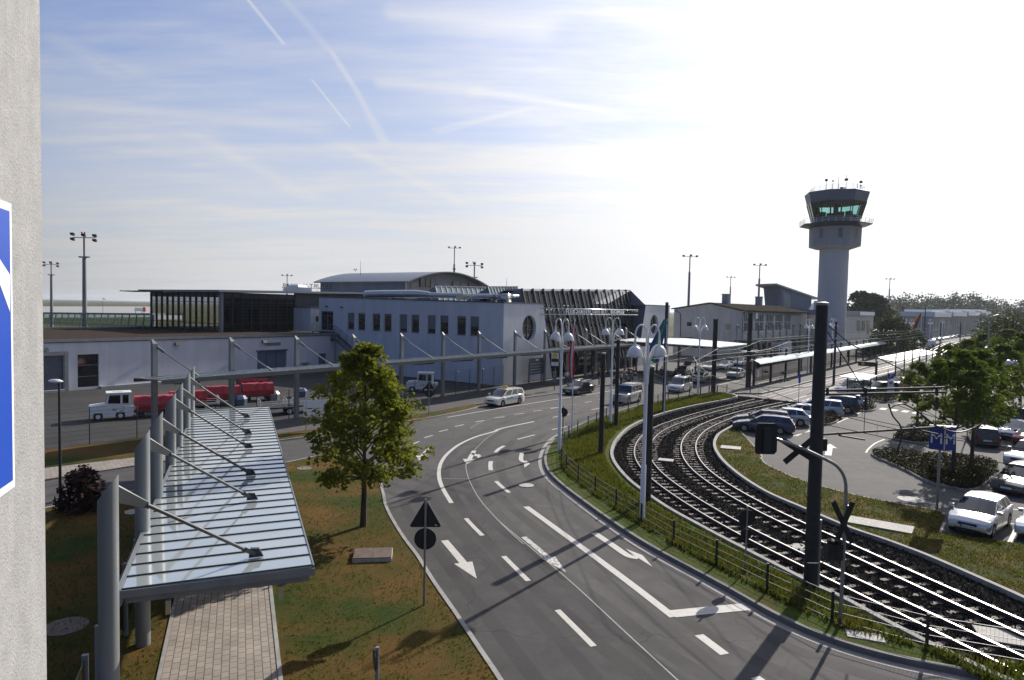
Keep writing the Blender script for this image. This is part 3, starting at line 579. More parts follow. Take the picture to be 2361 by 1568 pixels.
def round_window(mb,parent,P,cx,cz,r,depth=.45):
    n_=40; sq=[]; ci=[]
    for k in range(n_):
        a=2*PI*(k+.0)/n_; c,s=math.cos(a),math.sin(a); m=max(abs(c),abs(s)); sq.append((cx+r*c/m,cz+r*s/m)); ci.append((cx+r*c,cz+r*s))
    for k in range(n_):
        q=(k+1)%n_; mb.quad(P(*ci[k],0),P(*sq[k],0),P(*sq[q],0),P(*ci[q],0)); mb.quad(P(*ci[q],0),P(*ci[q],depth),P(*ci[k],depth),P(*ci[k],0))
    fr=MB()
    for (u0,u1,z0,z1) in ((cx-.05,cx+.05,cz-r,cz+r),(cx+.05,cx+r*.96,cz-.25,cz-.17),(cx-r*.93,cx-.05,cz+.3,cz+.38),(cx-r*.62,cx-r*.56,cz-1.1,cz+.3)):
        pts=[P(u,z,dd) for dd in (depth-.12,depth-.03) for u,z in ((u0,z0),(u1,z0),(u1,z1),(u0,z1))]; fr.add(pts,[(3,2,1,0),(4,5,6,7),(0,1,5,4),(1,2,6,5),(2,3,7,6),(3,0,4,7)])
    o=fr.build('window',M['frame'],parent); g_=MB(); g_.add([P(*c,depth-.01) for c in ci],[tuple(range(n_))]); g_.build('pane',M['window'],o)
# ---- white office block with the round window
WBk=at_b('office_block','white rendered two-storey block with paired windows and a round window','building')
w=MB(); PL=lambda u,z,d:(d,u,z)          # left face, x=d
wins=[(26.5,27.9),(24.25,25.7),(21.25,22.75),(19.05,20.45),(16.1,17.5),(13.9,15.3),(11.,12.4),(8.8,10.2),(5.9,7.35),(3.8,5.2)]
ZT=lambda y:10.2+.45*y/34.2
holewall(w,PL,0,34.2,0,10.05,[(a,b,6.05,8.47) for a,b in wins]+[(31.,33.7,5.72,8.6)])
w.add([(0,0,10.05),(0,34.2,10.05),(0,34.2,10.65),(0,0,10.2)],[(3,2,1,0)])
PF=lambda u,z,d:(u,d,z)
holewall(w,PF,0,9.0,0,10.2,[(5.85-1.65,5.85+1.65,7.1-1.65,7.1+1.65)],.0)
w.add([(9.,0,0),(11.86,0,0),(9.1,0,10.2),(9.0,0,10.2)],[(0,1,2,3)]); w.add([(11.86,0,0),(11.86,9,0),(9.1,9,10.2),(9.1,0,10.2)],[(0,1,2,3)])
w.add([(0,34.2,0),(9.1,34.2,0),(9.1,34.2,10.65),(0,34.2,10.65)],[(3,2,1,0)])
round_window(w,WBk,PF,5.85,7.1,1.65)
w.build('wall',M['white_wall'],WBk)
bl_=[.55,0,0,0,.8,.15,.75,.3,0,.5]
for (a,b),q in zip(wins,bl_[::-1] if 0 else bl_): window(WBk,PL,a,b,6.05,8.47,.22,.74,q)
dm=MB(); dm.box(.12,.17,31.05,33.65,5.75,8.55); dr=dm.build('door',M['window'],WBk); fm=MB()
for y0,y1,z0,z1 in ((31.,31.12,5.72,8.6),(33.58,33.7,5.72,8.6),(31.12,33.58,8.45,8.6),(31.12,33.58,7.85,7.93),(32.3,32.4,5.72,8.45),(31.12,33.58,6.55,6.62)): fm.box(.06,.119,y0,y1,z0,z1)
fm.build('frame',M['frame'],dr)
MB().add([(-.08,-.08,10.2),(9.2,-.08,10.2),(9.2,34.3,10.65),(-.08,34.3,10.65),(-.08,-.08,10.36),(9.2,-.08,10.36),(9.2,34.3,10.81),(-.08,34.3,10.81)],[(3,2,1,0),(4,5,6,7),(0,1,5,4),(1,2,6,5),(2,3,7,6),(3,0,4,7)]).build('roof',M['blue_steel'],WBk)
wl=MB(); wl.box(-.25,0-.002,28.9,29.3,9.15,9.3); wl.box(-.25,-.002,32.2,32.5,9.2,9.4); wl.build('wall_light',M['steel_d'],WBk)
dk=MB(); dk.tube([(2.6,27,11.25),(2.6,24,11.3),(2.7,17,11.35),(2.8,14.6,11.25)],[.5,.55,.55,.42],16); dk.tube([(2.8,14.6,11.2),(3.0,9.5,11.2)],.36,14); dk.tube([(4.6,16,11.15),(4.8,5.0,11.15)],.33,14)
for y in (26,22,18,14,10,7): dk.box(2.5,2.75,y,y+.12,10.4,10.95)
dk.box(2.4,3.5,8.4,9.5,10.6,11.4); t=at_b('roof_duct','long shiny ventilation duct lying on the white block roof','duct'); dk.build('pipe',M['duct'],t,True)
v=MB(); v.box(5.1,6.2,3.2,4.5,10.35,11.55); v.tube([(5.6,4.5,11.1),(5.6,5.2,11.1),(5.6,5.6,10.8),(5.6,5.6,10.3)],.42,14); v.tube([(6.2,3.8,11.2),(8.3,3.6,11.2)],.3,12); t=at_b('ventilation_unit','boxy silver ventilator with elbow pipe at the front corner of the white roof','ventilator'); v.build('casing',M['duct'],t,2)
# ---- outside stair
stt=at_b('metal_stair','dark steel outside stair from the upper door down to the apron','stairs'); s=MB(); r=MB()
s.box(-1.5,-.02,30.6,34.,5.5,5.62)
def flight(y0,z0,y1,z1,x0=-1.45,x1=-.15):
    k=int(abs(z0-z1)/.18)
    for i in range(k): 
        y=y0+(y1-y0)*(i+.5)/k; z=z0+(z1-z0)*(i+.5)/k; s.box(x0,x1,y-.13,y+.13,z-.02,z+.02)
    for x in (x0,x1):
        s.bar((x,y0,z0-.1),(x,y1,z1-.1),.05,.24); 
        for h in (.55,1.05): r.bar((x,y0,z0+h),(x,y1,z1+h),.04,.04)
        for i in range(5): 
            t_=i/4; r.bar((x,y0+(y1-y0)*t_,z0+(z1-z0)*t_),(x,y0+(y1-y0)*t_,z0+(z1-z0)*t_+1.05),.04,.04)
flight(30.6,5.55,25.5,2.75); s.box(-1.5,-.02,23.9,25.5,2.65,2.75); flight(23.9,2.7,19.2,.05)
for y in (31,33.9,24,25.4): s.bar((-1.4,y,0),(-1.4,y,5.5 if y>30 else 2.65),.12,.12)
for x,y0,y1 in ((-1.48,30.6,34.),(-1.48,23.9,25.5)):
    zb=5.62 if y0>30 else 2.75
    for h in (.3,.55,.8,1.05): r.bar((x,y0,zb+h),(x,y1,zb+h),.03,.03)
    for i in range(4): r.bar((x,y0+(y1-y0)*i/3,zb),(x,y0+(y1-y0)*i/3,zb+1.05),.04,.04)
s.build('steps',M['blue_steel'],stt); r.build('railing',M['blue_steel'],stt)
# ---- low apron building
LB=at_b('apron_building','long low white building with flat gravel roof and blue shutters behind the baggage carts','building'); w=MB(); PA=lambda u,z,d:(u,30+d,z)
holes=[(-45,-36.6,0,3.75),(-35.3,-33.2,.25,3.75),(-13.6,-9.0,0,3.2),(-3.5,-2.1,0,2.5)]
holewall(w,PA,-62,-.0,0,5.05,holes,.25); w.build('wall',M['white_wall'],LB)
MB().box(-62.1,-.0,29.93,60.8,5.051,5.3).build('roof',M['roof_gravel'],LB); MB().box(-62.1,0,29.86,29.928,5.12,5.42).box(-62.1,-11.6,60.81,60.95,5.1,5.5).build('roof_edge',M['roof_metal'],LB)
sh=MB(); sh.box(-45,-36.6,30.2,30.24,0,3.75); 
for i in range(18): sh.box(-45,-36.6,30.18,30.2,.1+.2*i,.17+.2*i)
sh.build('shutter',M['blue_steel'],LB)
MB().box(-45,-36.6,29.9,29.998,3.76,4.15).box(-36.58,-36.2,29.9,29.998,0,4.15).build('shutter_frame',M['roof_metal'],LB)
gd=MB(); gd.box(-35.3,-33.2,30.2,30.23,.25,3.75); o=gd.build('door',M['window'],LB); MB().box(-35.3,-33.2,30.15,30.199,1.35,1.42).box(-35.3,-33.2,30.15,30.199,2.55,2.62).build('frame',M['frame'],o)
gd=MB(); gd.box(-13.6,-9.0,30.2,30.23,0,3.2); o=gd.build('door',M['blue_panel'],LB); MB().box(-12.1,-12.04,30.14,30.199,0,3.2).box(-10.56,-10.5,30.14,30.199,0,3.2).box(-13.75,-8.85,29.85,29.998,3.22,3.38).build('frame',M['blue_steel'],o)
MB().box(-3.5,-2.1,30.2,30.23,0,2.5).build('door',M['blue_panel'],LB)
MB().box(-62,-36.7,29.55,29.995,0,.22).box(-33.2,-13.8,29.5,29.995,0,.25).build('plinth',M['grey_wall'],LB)
for x,z in ((-38.4,4.45),(-24.5,4.6),(-12.6,4.55),(-1.0,4.5)): MB().add([(x-.3,29.6,z-.2),(x+.3,29.6,z-.2),(x+.3,29.995,z-.2),(x-.3,29.995,z-.2),(x-.3,29.8,z+.15),(x+.3,29.8,z+.15),(x+.3,29.995,z+.15),(x-.3,29.995,z+.15)],[(3,2,1,0),(4,5,6,7),(0,1,5,4),(1,2,6,5),(2,3,7,6),(3,0,4,7)]).build('wall_light',M['steel_d'],LB)
vt=MB()
for i in range(6): vt.box(-12.4,-10.,29.93,29.996,3.95+.07*i,3.99+.07*i)
vt.build('vent_grille',M['steel'],LB); MB().box(-6.7,-5.6,29.5,29.995,.75,1.4).build('air_conditioner',M['alu'],LB); MB().cyl((-.5,29.93,0),(-.5,29.93,5.05),.06).build('downpipe',M['steel'],LB)
# ---- glass departure hall on the low roof
GH=at_b('glass_hall','dark steel and glass hall with horizontal louvres standing on the low gravel roof','building'); zt=10.9
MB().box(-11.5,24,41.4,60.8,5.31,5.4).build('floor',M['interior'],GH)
MB().add([(-12.6,40.2,11.05),(26,40.2,11.75),(26,62.5,11.75),(-12.6,62.5,11.05),(-12.6,40.2,11.35),(26,40.2,12.05),(26,62.5,12.05),(-12.6,62.5,11.35)],[(3,2,1,0),(4,5,6,7),(0,1,5,4),(1,2,6,5),(2,3,7,6),(3,0,4,7)]).build('roof',M['roof_metal'],GH)
vz=MB(); vz.box(-15.5,-12.62,55,62.4,11.0,11.1); 
for y in (55.2,58,60,62.2): vz.bar((-15.5,y,11.05),(-12.62,y,11.0),.1,.14)
vz.build('canopy_fin',M['roof_dark'],GH)
fa=MB(); fa.box(-11.5,-11.2,41.4,60.8,10.3,11.04); fa.box(-11.2,1.2,41.4,41.7,10.3,11.04); fa.box(-11.2,24,60.5,60.8,10.3,11.04); fa.box(1.2,24,41.4,41.7,5.4,11.3); fa.build('fascia',M['dark_panel'],GH)
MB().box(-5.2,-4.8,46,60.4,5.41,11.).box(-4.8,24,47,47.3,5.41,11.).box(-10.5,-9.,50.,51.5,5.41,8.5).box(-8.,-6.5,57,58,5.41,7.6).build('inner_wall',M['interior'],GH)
gl=MB(); gl.quad((-11.45,41.4,5.4),(-11.45,60.8,5.4),(-11.45,60.8,10.3),(-11.45,41.4,10.3)); gl.quad((-11.5,41.45,5.4),(1.2,41.45,5.4),(1.2,41.45,10.3),(-11.5,41.45,10.3)); gl.quad((-11.5,60.75,5.4),(-3.6,60.75,5.4),(-3.6,60.75,10.3),(-11.5,60.75,10.3)); gl.build('glazing',M['glass_hall'],GH)
mu=MB()
for i in range(13): y=41.6+i*1.59; mu.box(-11.62,-11.3,y-.05,y+.05,5.4,10.9)
for i in range(9): x=-11.3+i*1.56; mu.box(x-.05,x+.05,41.28,41.62,5.4,10.9)
for i in range(6): x=-11.3+i*1.5; mu.box(x-.05,x+.05,60.5,60.8,5.4,10.9)
for z in (6.5,9.6): mu.box(-11.6,-11.52,41.4,60.8,z-.04,z+.04); mu.box(-11.5,1.2,41.3,41.38,z-.04,z+.04)
for y in (46.,51,56): mu.box(-8.3,-7.9,y-.2,y+.2,5.4,11.); 
mu.build('mullion',M['steel_d'],GH); MB().cyl((-11.75,41.15,5.31),(-11.75,41.15,11.),.32,None,18).build('corner_column',M['gpaint'],GH)
lv=MB(); q=random.Random(5)
for bay in range(12):
    if bay in (2,6,9): continue
    for k in range(q.choice((5,7,9))): z=9.95-k*.52; y=41.6+bay*1.59; lv.box(-11.2,-10.95,y+.1,y+1.45,z,z+q.choice((.18,.24,.3)))
for bay in range(8):
    if bay==1: continue
    for k in range(8): z=10.1-k*.5; x=-11.3+bay*1.56; lv.box(x+.1,x+1.4,41.75,42.,z,z+.25)
lv.build('louvre',M['dark_panel'],GH)
sx=MB(); sx.box(.9,13,37.2,41.35,5.31,9.0); so_=at_b('annex','small white roof annex with three square windows beside the glass hall','building'); sx.build('wall',M['white_wall'],so_); MB().box(.8,13,37.1,41.38,9.0,9.18).build('roof',M['blue_steel'],so_)
for i in range(3): MB().box(1.9+i*1.25,2.35+i*1.25,37.12,37.196,6.9,7.7).build('window',M['window'],so_)
# ---- vaulted hall
VH=at_b('vaulted_hall','hall with a grey curved metal roof and louvred gable behind the white block','building',23.1,38.8); n_=16; arc=[]
for i in range(n_+1):
    t=i/n_; arc.append((-.4+25.6*t,13.9+2.55*math.sin(PI*t)**.9-.35*t))
m=MB(); vs=[]
for yy in (-1.5,24.5):
    for dz in (0,.22): vs+=[(x,yy,z+dz) for x,z in arc]
k=n_+1; fs=[]
for i in range(n_): fs+=[(i,i+1,k+i+1,k+i),(2*k+i+1,2*k+i,3*k+i,3*k+i+1),(k+i,k+i+1,3*k+i+1,3*k+i),(i+1,i,2*k+i,2*k+i+1)]
fs+=[(0,k,3*k,2*k),(k-1,3*k-1,4*k-1,2*k-1)]; m.add(vs,fs); m.build('roof',M['vault'],VH,True)
gw=[(x,z-.02) for x,z in arc if .6<x<24.6]; MB().extr([(24.4,8),(.6,8)]+gw,'y',.3,.5).build('gable_wall',M['grey_wall'],VH)
MB().box(.5,.7,.5,23.5,8,14.1).build('side_wall',M['grey_wall'],VH)
lo=MB()
for i in range(26): lo.box(2.2,23.,.22,.298,10.2+.15*i,10.27+.15*i)
lo.build('louvre',M['roof_metal'],VH)
for x0,x1,z0,z1 in ((4.6,7.4,13.3,14.9),(9.2,13.5,12.7,13.9),(14.2,19.2,13.1,14.6)):
    o=MB().box(x0,x1,.1,.218,z0,z1).build('window',M['window'],VH); fr=MB(); fr.box(x0-.1,x0,.02,.217,z0-.1,z1+.1).box(x1,x1+.1,.02,.217,z0-.1,z1+.1).box((x0+x1)/2-.05,(x0+x1)/2+.05,.02,.099,z0,z1); fr.build('frame',M['steel_d'],o)
MB().box(.45,.95,.05,.295,8,14.).build('pillar',M['roof_metal'],VH)
def obstruction_light(x,y,z,lab):
    t=at_b('obstruction_light',lab,'warning light',x,y); t.location.z=z; MB().cyl((0,0,0),(0,0,.35),.04).cyl((-.3,0,.35),(.3,0,.35),.03).build('stand',M['steel_d'],t)
    for s_ in (-.3,.3): MB().lathe([(.11,.36),(.11,.55),(.06,.66),(0,.68)],(s_,0,0),10).build('lamp',M['sign_red'],t)
obstruction_light(30.8,60.,16.55,'pair of red warning lamps on the far end of the curved roof'); obstruction_light(36.5,38.,16.65,'pair of red warning lamps above the gable of the curved roof')
# ---- tilted glass entrance hall
EH=at_b('entrance_hall','terminal entrance hall with a tilted ribbed glass front','building'); TL=.28
Pg=lambda x,z,d=0.:(x,.35+TL*z+d,z)
zt0,zt1=12.0,13.1
def topz(x): return zt0+(zt1-zt0)*(x-9)/37
gz=MB(); gz.quad(Pg(9.2,.1),Pg(44,.1),Pg(45.4,topz(45.4)),Pg(9.2,topz(9.2))); gz.build('glazing',M['glass_front'],EH)
ribs=MB(); thn=MB(); x=9.4
while x<45.5:
    zb=.1; p=Pg(x,zb,-.12); q=Pg(x,topz(x)+.35,-.12); ribs.bar(p,q,.15,.28,(0,1,0)); thn.bar(Pg(x+1.4,zb,-.06),Pg(x+1.4,topz(x),-.06),.09,.14,(0,1,0)); x+=2.8
ribs.build('rib',M['rib'],EH); 
for z in (4.4,6.8,8.2,10.4): thn.bar(Pg(9.2,z,-.05),Pg(45,z,-.05),.08,.08)
thn.build('mullion',M['rib'],EH)
MB().add([Pg(9.2,12.02),Pg(45.4,13.12),(45.4,6.4,13.12),(9.2,6.4,12.02),Pg(9.2,12.3),Pg(45.4,13.4),(45.4,6.4,13.4),(9.2,6.4,12.3)],[(3,2,1,0),(4,5,6,7),(0,1,5,4),(1,2,6,5),(2,3,7,6),(3,0,4,7)]).build('ridge',M['roof_metal'],EH)
MB().quad((9.2,6.4,12.1),(45.4,6.4,13.2),(45.4,12,10.4),(9.2,12,10.2)).build('roof_glazing',M['glass'],EH)
bd=MB(); q=random.Random(2)
for i in range(24):
    x=9.5+1.4*i
    if x>44: break
    for z0,z1 in ((8.35,10.4 if x<24 else 9.9),(4.5,6.7)):
        if q.random()<.93: bd.quad(Pg(x+.06,z0,.35),Pg(x+1.34,z0,.35),Pg(x+1.34,z1,.35),Pg(x+.06,z1,.35))
    if x<22: bd.quad(Pg(x+.06,10.5,.35),Pg(x+1.34,10.5,.35),Pg(x+1.34,11.8,.35),Pg(x+.06,11.8,.35))
bd.build('blind',M['int_wall'],EH)
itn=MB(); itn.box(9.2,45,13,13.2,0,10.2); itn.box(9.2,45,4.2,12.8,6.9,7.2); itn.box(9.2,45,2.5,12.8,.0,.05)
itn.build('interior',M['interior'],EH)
MB().box(12.0,41.2,-.35,.2,3.7,4.3).build('door_header',M['steel_d'],EH)
for i in range(5): MB().box(19+i*2.4,19+i*2.4+2.2,-.1,-.02,0.1,3.4).build('door',M['window'],EH)
for x in (16.,24.2,32.2,37.): MB().box(x-.22,x+.22,-.34,.1,.1,3.69).build('pillar',M['grey_wall'],EH)
c4f=crop(1550,1060,3.267)
for nm,y,ap,rt_ in (('glass skylight ridge nearest the entrance hall, with a blue triangular end','11',(1310,290),(1700,300)),('rear glass skylight ridge in front of the curved roof','19',(620,280),(1280,292))):
    y=float(y); x0,z0=bx(*c4f(*ap),y); x1,z1=bx(*c4f(*rt_),y); z1=max(z1,z0); z1=z0+.3
    t=at_b('skylight',nm,'skylight'); pg=lambda x,z,d=0:(x,y-TL*(z0-z)*1.4+d,z)
    MB().quad(pg(x0,10.3),pg(x1,10.3),pg(x1,z1),pg(x0,z0)).build('glazing',M['canopy_g'],t)
    MB().add([pg(x0,10.3),(x0,y,z0),(x0-.0,y+4.5,10.3)],[(0,1,2)]).add([pg(x1,10.3),(x1,y,z1),(x1,y+4.5,10.3)],[(2,1,0)]).quad((x0,y,z0),(x1,y,z1),(x1,y+4.5,10.3),(x0,y+4.5,10.3)).build('end_panel',M['blue_panel'],t)
    fm=MB(); k=10
    for i in range(k+1): x=x0+(x1-x0)*i/k; fm.bar(pg(x,10.3,-.05),pg(x,z0+(z1-z0)*i/k,-.05),.1,.12,(0,1,0))
    fm.bar((x0,y,z0+.05),(x1,y,z1+.05),.2,.2); fm.build('frame',M['roof_metal'],t)
MB().add([Pg(9.15,10.3),Pg(9.15,12.3),(9.15,9.5,10.3)],[(0,1,2)]).build('end_panel',M['blue_panel'],EH)
MB().box(9,45,12,34,9.9,10.2).build('flat_roof',M['roof_dark'],EH)
sg=at_b('terminal_sign','long airport name sign of pale letters on two tubes before the tilted glass front','sign'); s=MB()
for z in (8.9,9.72): 
    for y in (-.62,-.2): s.tube([(8.2,y,z),(38.3,y,z+.03)],.055,8)
for i in range(30): s.bar((8.3+i,-.62,8.9),(9.3+i,-.62,9.72),.012,.012)
for x in (9.5,20,31,37.5): s.bar((x,-.2,8.9),(x,2.7,8.9),.05,.05); s.bar((x,-.2,9.72),(x,3.,9.72),.05,.05)
s.build('truss',M['alu'],sg,2); o=lettering('FLUGHAFEN ERFURT - WEIMAR',1.16,M['sign_white'],sg,(23.3,-.74,8.88),(PI/2,0,0),.05); w_=max(o.dimensions.x,.1)
wm=max(v.co.x for v in o.data.vertices)-min(v.co.x for v in o.data.vertices); o.scale.x=18.8/wm
q=aty(708,664,133); t=thing('rooftop_sign','mirror-written roof lettering seen from behind left of the curved roof','sign',q); me=lettering('ERFURT-WEIMAR',1.15,M['steel_d'],t,(0,0,0),(PI/2,0,PI),.05)
wm=max(v.co.x for v in me.data.vertices)-min(v.co.x for v in me.data.vertices); me.scale.x=9.2/wm; rr=MB(); rr.bar((-4.6,.1,-.05),(4.6,.1,-.05),.06,.06)
for i in range(8): rr.bar((-4.5+i*1.28,.1,-.05),(-4.5+i*1.28,.1,-1.2),.05,.05)
rr.build('rail',M['steel_d'],t); t.rotation_euler=(0,0,R_(12))
q=aty(686,667,128); t=thing('roof_unit','white domed roof unit on the glass hall roof','roof unit',q,R_(20)); MB().box(-2.5,2.5,-1.2,1.2,-.8,.35).build('casing',M['white_metal'],t); MB().lathe([(1.9,.35),(1.7,.75),(.9,.98),(0,1.02)],(0,0,0),4).build('cap',M['white_metal'],t)
# ---- grey flank block with round window
GB=at_b('flank_block','grey block with slanted blue edge and dark round window right of the glass front','building'); w=MB(); holewall(w,PF,45.1,54.,0,10.6,[(46.9-1.75,46.9+1.75,7.25-1.75,7.25+1.75)],0)
round_window(w,GB,PF,46.9,7.25,1.75); w.add([(39.9,0,0),(45.1,0,0),(45.1,0,10.6),(42.9,0,10.6)],[(0,1,2,3)]); w.quad((54,0,0),(54,20,0),(54,20,10.6),(54,0,10.6)); w.build('wall',M['white_wall'],GB)
MB().add([(39.9,.01,0),(42.9,.01,10.6),(45.4,4.1,10.6),(44,.5,0)],[(0,1,2,3)]).add([(42.9,.01,10.6),(45.4,4.1,13.3),(45.4,9,10.6)],[(0,1,2)]).build('slanted_panel',M['blue_panel'],GB); MB().box(42.9,54.1,-.06,20,10.6,10.75).build('roof',M['blue_steel'],GB)
# ---- old terminal with gable
oc=Vector((47.5,141,0)); OA=R_(52.); OB=thing('old_terminal','long pale old terminal with low gable roof and ribbon of tall windows','building',oc,OA); w=MB()
gpts=[(0,0),(0,10.0),(7.2,11.45),(15.2,10.2),(15.2,0)]; w.add([(0,y,z) for y,z in gpts],[(4,3,2,1,0)])
ow=[(.9+i*6.9,.9+i*6.9+5.6) for i in range(6)]; hl=[(a,b,5.7,9.3) for a,b in ow if b<41]+[(1+i*4,3.6+i*4,.2,3.) for i in range(11)]
holewall(w,PF,0,48,0,10.0,hl,.3); w.build('wall',M['old_wall'],OB)
rf=MB(); rf.add([(-.4,-.7,9.95),(48.5,-.7,9.95),(48.5,7.2,11.55),(-.4,7.2,11.55),(-.4,15.8,10.15),(48.5,15.8,10.15)],[(0,1,2,3),(3,2,5,4)]).add([(-.4,-.7,10.15),(48.5,-.7,10.15),(48.5,7.2,11.75),(-.4,7.2,11.75),(-.4,15.8,10.35),(48.5,15.8,10.35)],[(0,1,2,3),(3,2,5,4)])
rf.add([(-.4,-.7,9.95),(-.4,7.2,11.55),(-.4,15.8,10.15),(-.4,-.7,10.15),(-.4,7.2,11.75),(-.4,15.8,10.35)],[(0,1,4,3),(1,2,5,4)]).add([(-.4,-.7,9.95),(48.5,-.7,9.95),(48.5,-.7,10.15),(-.4,-.7,10.15)],[(0,1,2,3)]); rf.build('roof',M['roof_dark'],OB)
for a,b,c,d in hl:
    if c>5:
        f=MB()
        for i in range(6): xx=a+(b-a)*i/5; f.box(xx-.05,xx+.05,.12,.24,c,d)
        f.box(a,b,.13,.23,c+2.0,c+2.12); f.box(a,b,.13,.23,c,c+.1); f.box(a-.1,b+.1,-.08,.1,c-.12,c-.01); o=f.build('window',M['white_metal'],OB); MB().quad((a,.26,c),(b,.26,c),(b,.26,d),(a,.26,d)).build('pane',M['window'],o)
    else: MB().quad((a,.26,c),(b,.26,c),(b,.26,d),(a,.26,d)).build('shop_window',M['window'],OB)
sc=MB(); sc.box(.6,42.,-.25,-.1,9.35,9.75); sc.build('sunshade_rail',M['blue_steel'],OB)
ck=MB(); ck.box(7.0,8.5,-.32,-.12,8.5,9.7); ck.build('clock_sign',M['sign_white'],OB)
for x in (8,30): MB().box(x,x+1.3,6.2,7.6,11.2,13.6).box(x-.1,x+1.4,6.1,7.7,13.6,13.8).build('chimney',M['grey_wall'],OB)
MB().box(-1.6,-.02,10.,12.5,3.,3.2).box(-1.6,-1.55,10.,12.5,3.2,4.2).build('balcony',M['steel_d'],OB); MB().box(-.04,-.003,2.4,3.5,6.2,7.3).box(-.04,-.003,11,12.1,6.6,7.4).build('window',M['window'],OB)
for pp in ([(-.15,14.8,9.9),(-.15,13.6,9.2),(-.15,13.4,0)],[(-.12,-.1,9.9),(-.12,-.1,0)],[(48.1,-.2,9.9),(48.1,-.2,0)]): MB().tube(pp,.09,8).build('downpipe',M['blue_steel'],OB)
lk=thing('link_building','recessed grey connecting building with tall glazing between the terminals','building',bw(54.3,14),BA); MB().box(0,26,0,8,0,9.4).build('wall',M['blue_panel'],lk); MB().box(3,9,-.1,-.02,3,8.6).box(11,24,-.1,-.02,.3,3.4).build('window',M['blind'],lk)
# ---- small slanted-roof tower behind
q=aty(1823,712,205); SB=thing('observation_building','small grey tower with outward leaning glazed corner and slanting roof','building',(q.x,q.y,0),R_(20)); wl=MB()
wl.add([(-9,-6,0),(7.,-6,0),(7.,6,0),(-7,6,0),(-9.4,-6,10.),(6.4,-6,8),(6.4,6,8),(-9,6,10),(-8.2,-6,0),(-11.4,-6,17.4),(6.4,-6,14.6),(-11,6,17.4),(6.4,6,14.6)],[(0,1,10,9),(1,2,12,10),(2,3,11,12),(3,0,9,11)]); wl.build('wall',M['blue_panel'],SB)
MB().add([(-14.8,-7,17.9),(9.6,-7,14.1),(9.6,7,14.1),(-14.8,7,17.9),(-14.8,-7,18.4),(9.6,-7,14.6),(9.6,7,14.6),(-14.8,7,18.4)],[(3,2,1,0),(4,5,6,7),(0,1,5,4),(1,2,6,5),(2,3,7,6),(3,0,4,7)]).build('roof',M['roof_metal'],SB)
wn=MB()
for i in range(4): x=-10.+i*1.0; wn.add([(x,-6.06,16.2-.2*i),(x+.7,-6.06,16.0-.2*i),(x+1.5,-6.06,11.6),(x+.8,-6.06,11.6)],[(3,2,1,0)]); wn.add([(x+1.,-6.06,10.6),(x+1.7,-6.06,10.6),(x+1.9,-6.06,8),(x+1.2,-6.06,8)],[(3,2,1,0)])
wn.build('window',M['canopy_g'],SB); SB.scale=(.64,.64,1.)
# ---- control tower
q=aty(1917,724,172); TW=thing('control_tower','tall round concrete airport control tower with polygonal glass cab','tower',(q.x,q.y,0),R_(10)); rS=3.38
MB().lathe([(rS,0),(rS,26.0)],n=40).build('shaft',M['tower_wall'],TW,True)
def octo(r0_,z0,r1,z1,nm,m,ns=8,par=None,sm=False):
    o=MB().lathe([(r0_,z0),(r1,z1)],n=ns,cap=True).build(nm,m,par or TW); return o
octo(4.2,26.0,6.0,26.6,'corbel',M['tower_wall']); ol=octo(6.0,26.6,6.1,31.3,'office_storey',M['grey_wall'])
for k_ in range(8):
    a=2*PI*(k_+.5)/8; rr=5.62; cx,cy=rr*math.cos(a),rr*math.sin(a); tx,ty=-math.sin(a),math.cos(a)
    MB().add([(cx+tx*s_*.5+.03*math.cos(a),cy+ty*s_*.5+.03*math.sin(a),z) for s_,z in ((-1,28.4),(1,28.4),(1,30.8),(-1,30.8))],[(0,1,2,3)]).build('window',M['blind'],TW)
MB().lathe([(5.9,31.3),(8.4,31.9),(8.4,32.1),(5.5,32.1)],n=8).build('gallery',M['steel_d'],TW)
rl_=MB()
for k_ in range(8):
    a,b=2*PI*k_/8,2*PI*(k_+1)/8
    for z in (32.5,32.9,33.3): rl_.bar((8.5*math.cos(a),8.5*math.sin(a),z),(8.5*math.cos(b),8.5*math.sin(b),z),.05,.05)
    for j in range(4): 
        t=j/4; x=8.5*(math.cos(a)*(1-t)+math.cos(b)*t); y=8.5*(math.sin(a)*(1-t)+math.sin(b)*t); rl_.bar((x*.985,y*.985,32.1),(x,y,33.3),.06,.06)
rl_.build('gallery_railing',M['alu'],TW)
octo(5.5,32.1,5.75,33.4,'cab_base',M['blue_panel']); MB().lathe([(5.75,33.4),(6.9,37.4)],n=8).build('cab_glazing',M['glass_tower'],TW); MB().lathe([(6.9,37.4),(7.55,39.9),(7.3,40.0),(0,40.0)],n=8).build('cab_roof',M['blue_panel'],TW)
cm=MB()
for k_ in range(16):
    a=2*PI*k_/16; f_=1 if k_%2==0 else math.cos(PI/8); cm.bar((5.78*f_*math.cos(a),5.78*f_*math.sin(a),33.4),(6.92*f_*math.cos(a),6.92*f_*math.sin(a),37.4),.16,.16)
cm.build('cab_mullion',M['steel_d'],TW); de=MB()
for k_ in range(10): a=2*PI*k_/10; de.box(3.7*math.cos(a)-.7,3.7*math.cos(a)+.7,3.7*math.sin(a)-.5,3.7*math.sin(a)+.5,33.4,34.6+.25*(k_%3))
de.cyl((0,0,33.4),(0,0,37.4),.6); de.build('console',M['steel_d'],TW); MB().lathe([(0,37.35),(6.8,37.38)],n=8).build('cab_ceiling',M['interior'],TW)
ra=MB()
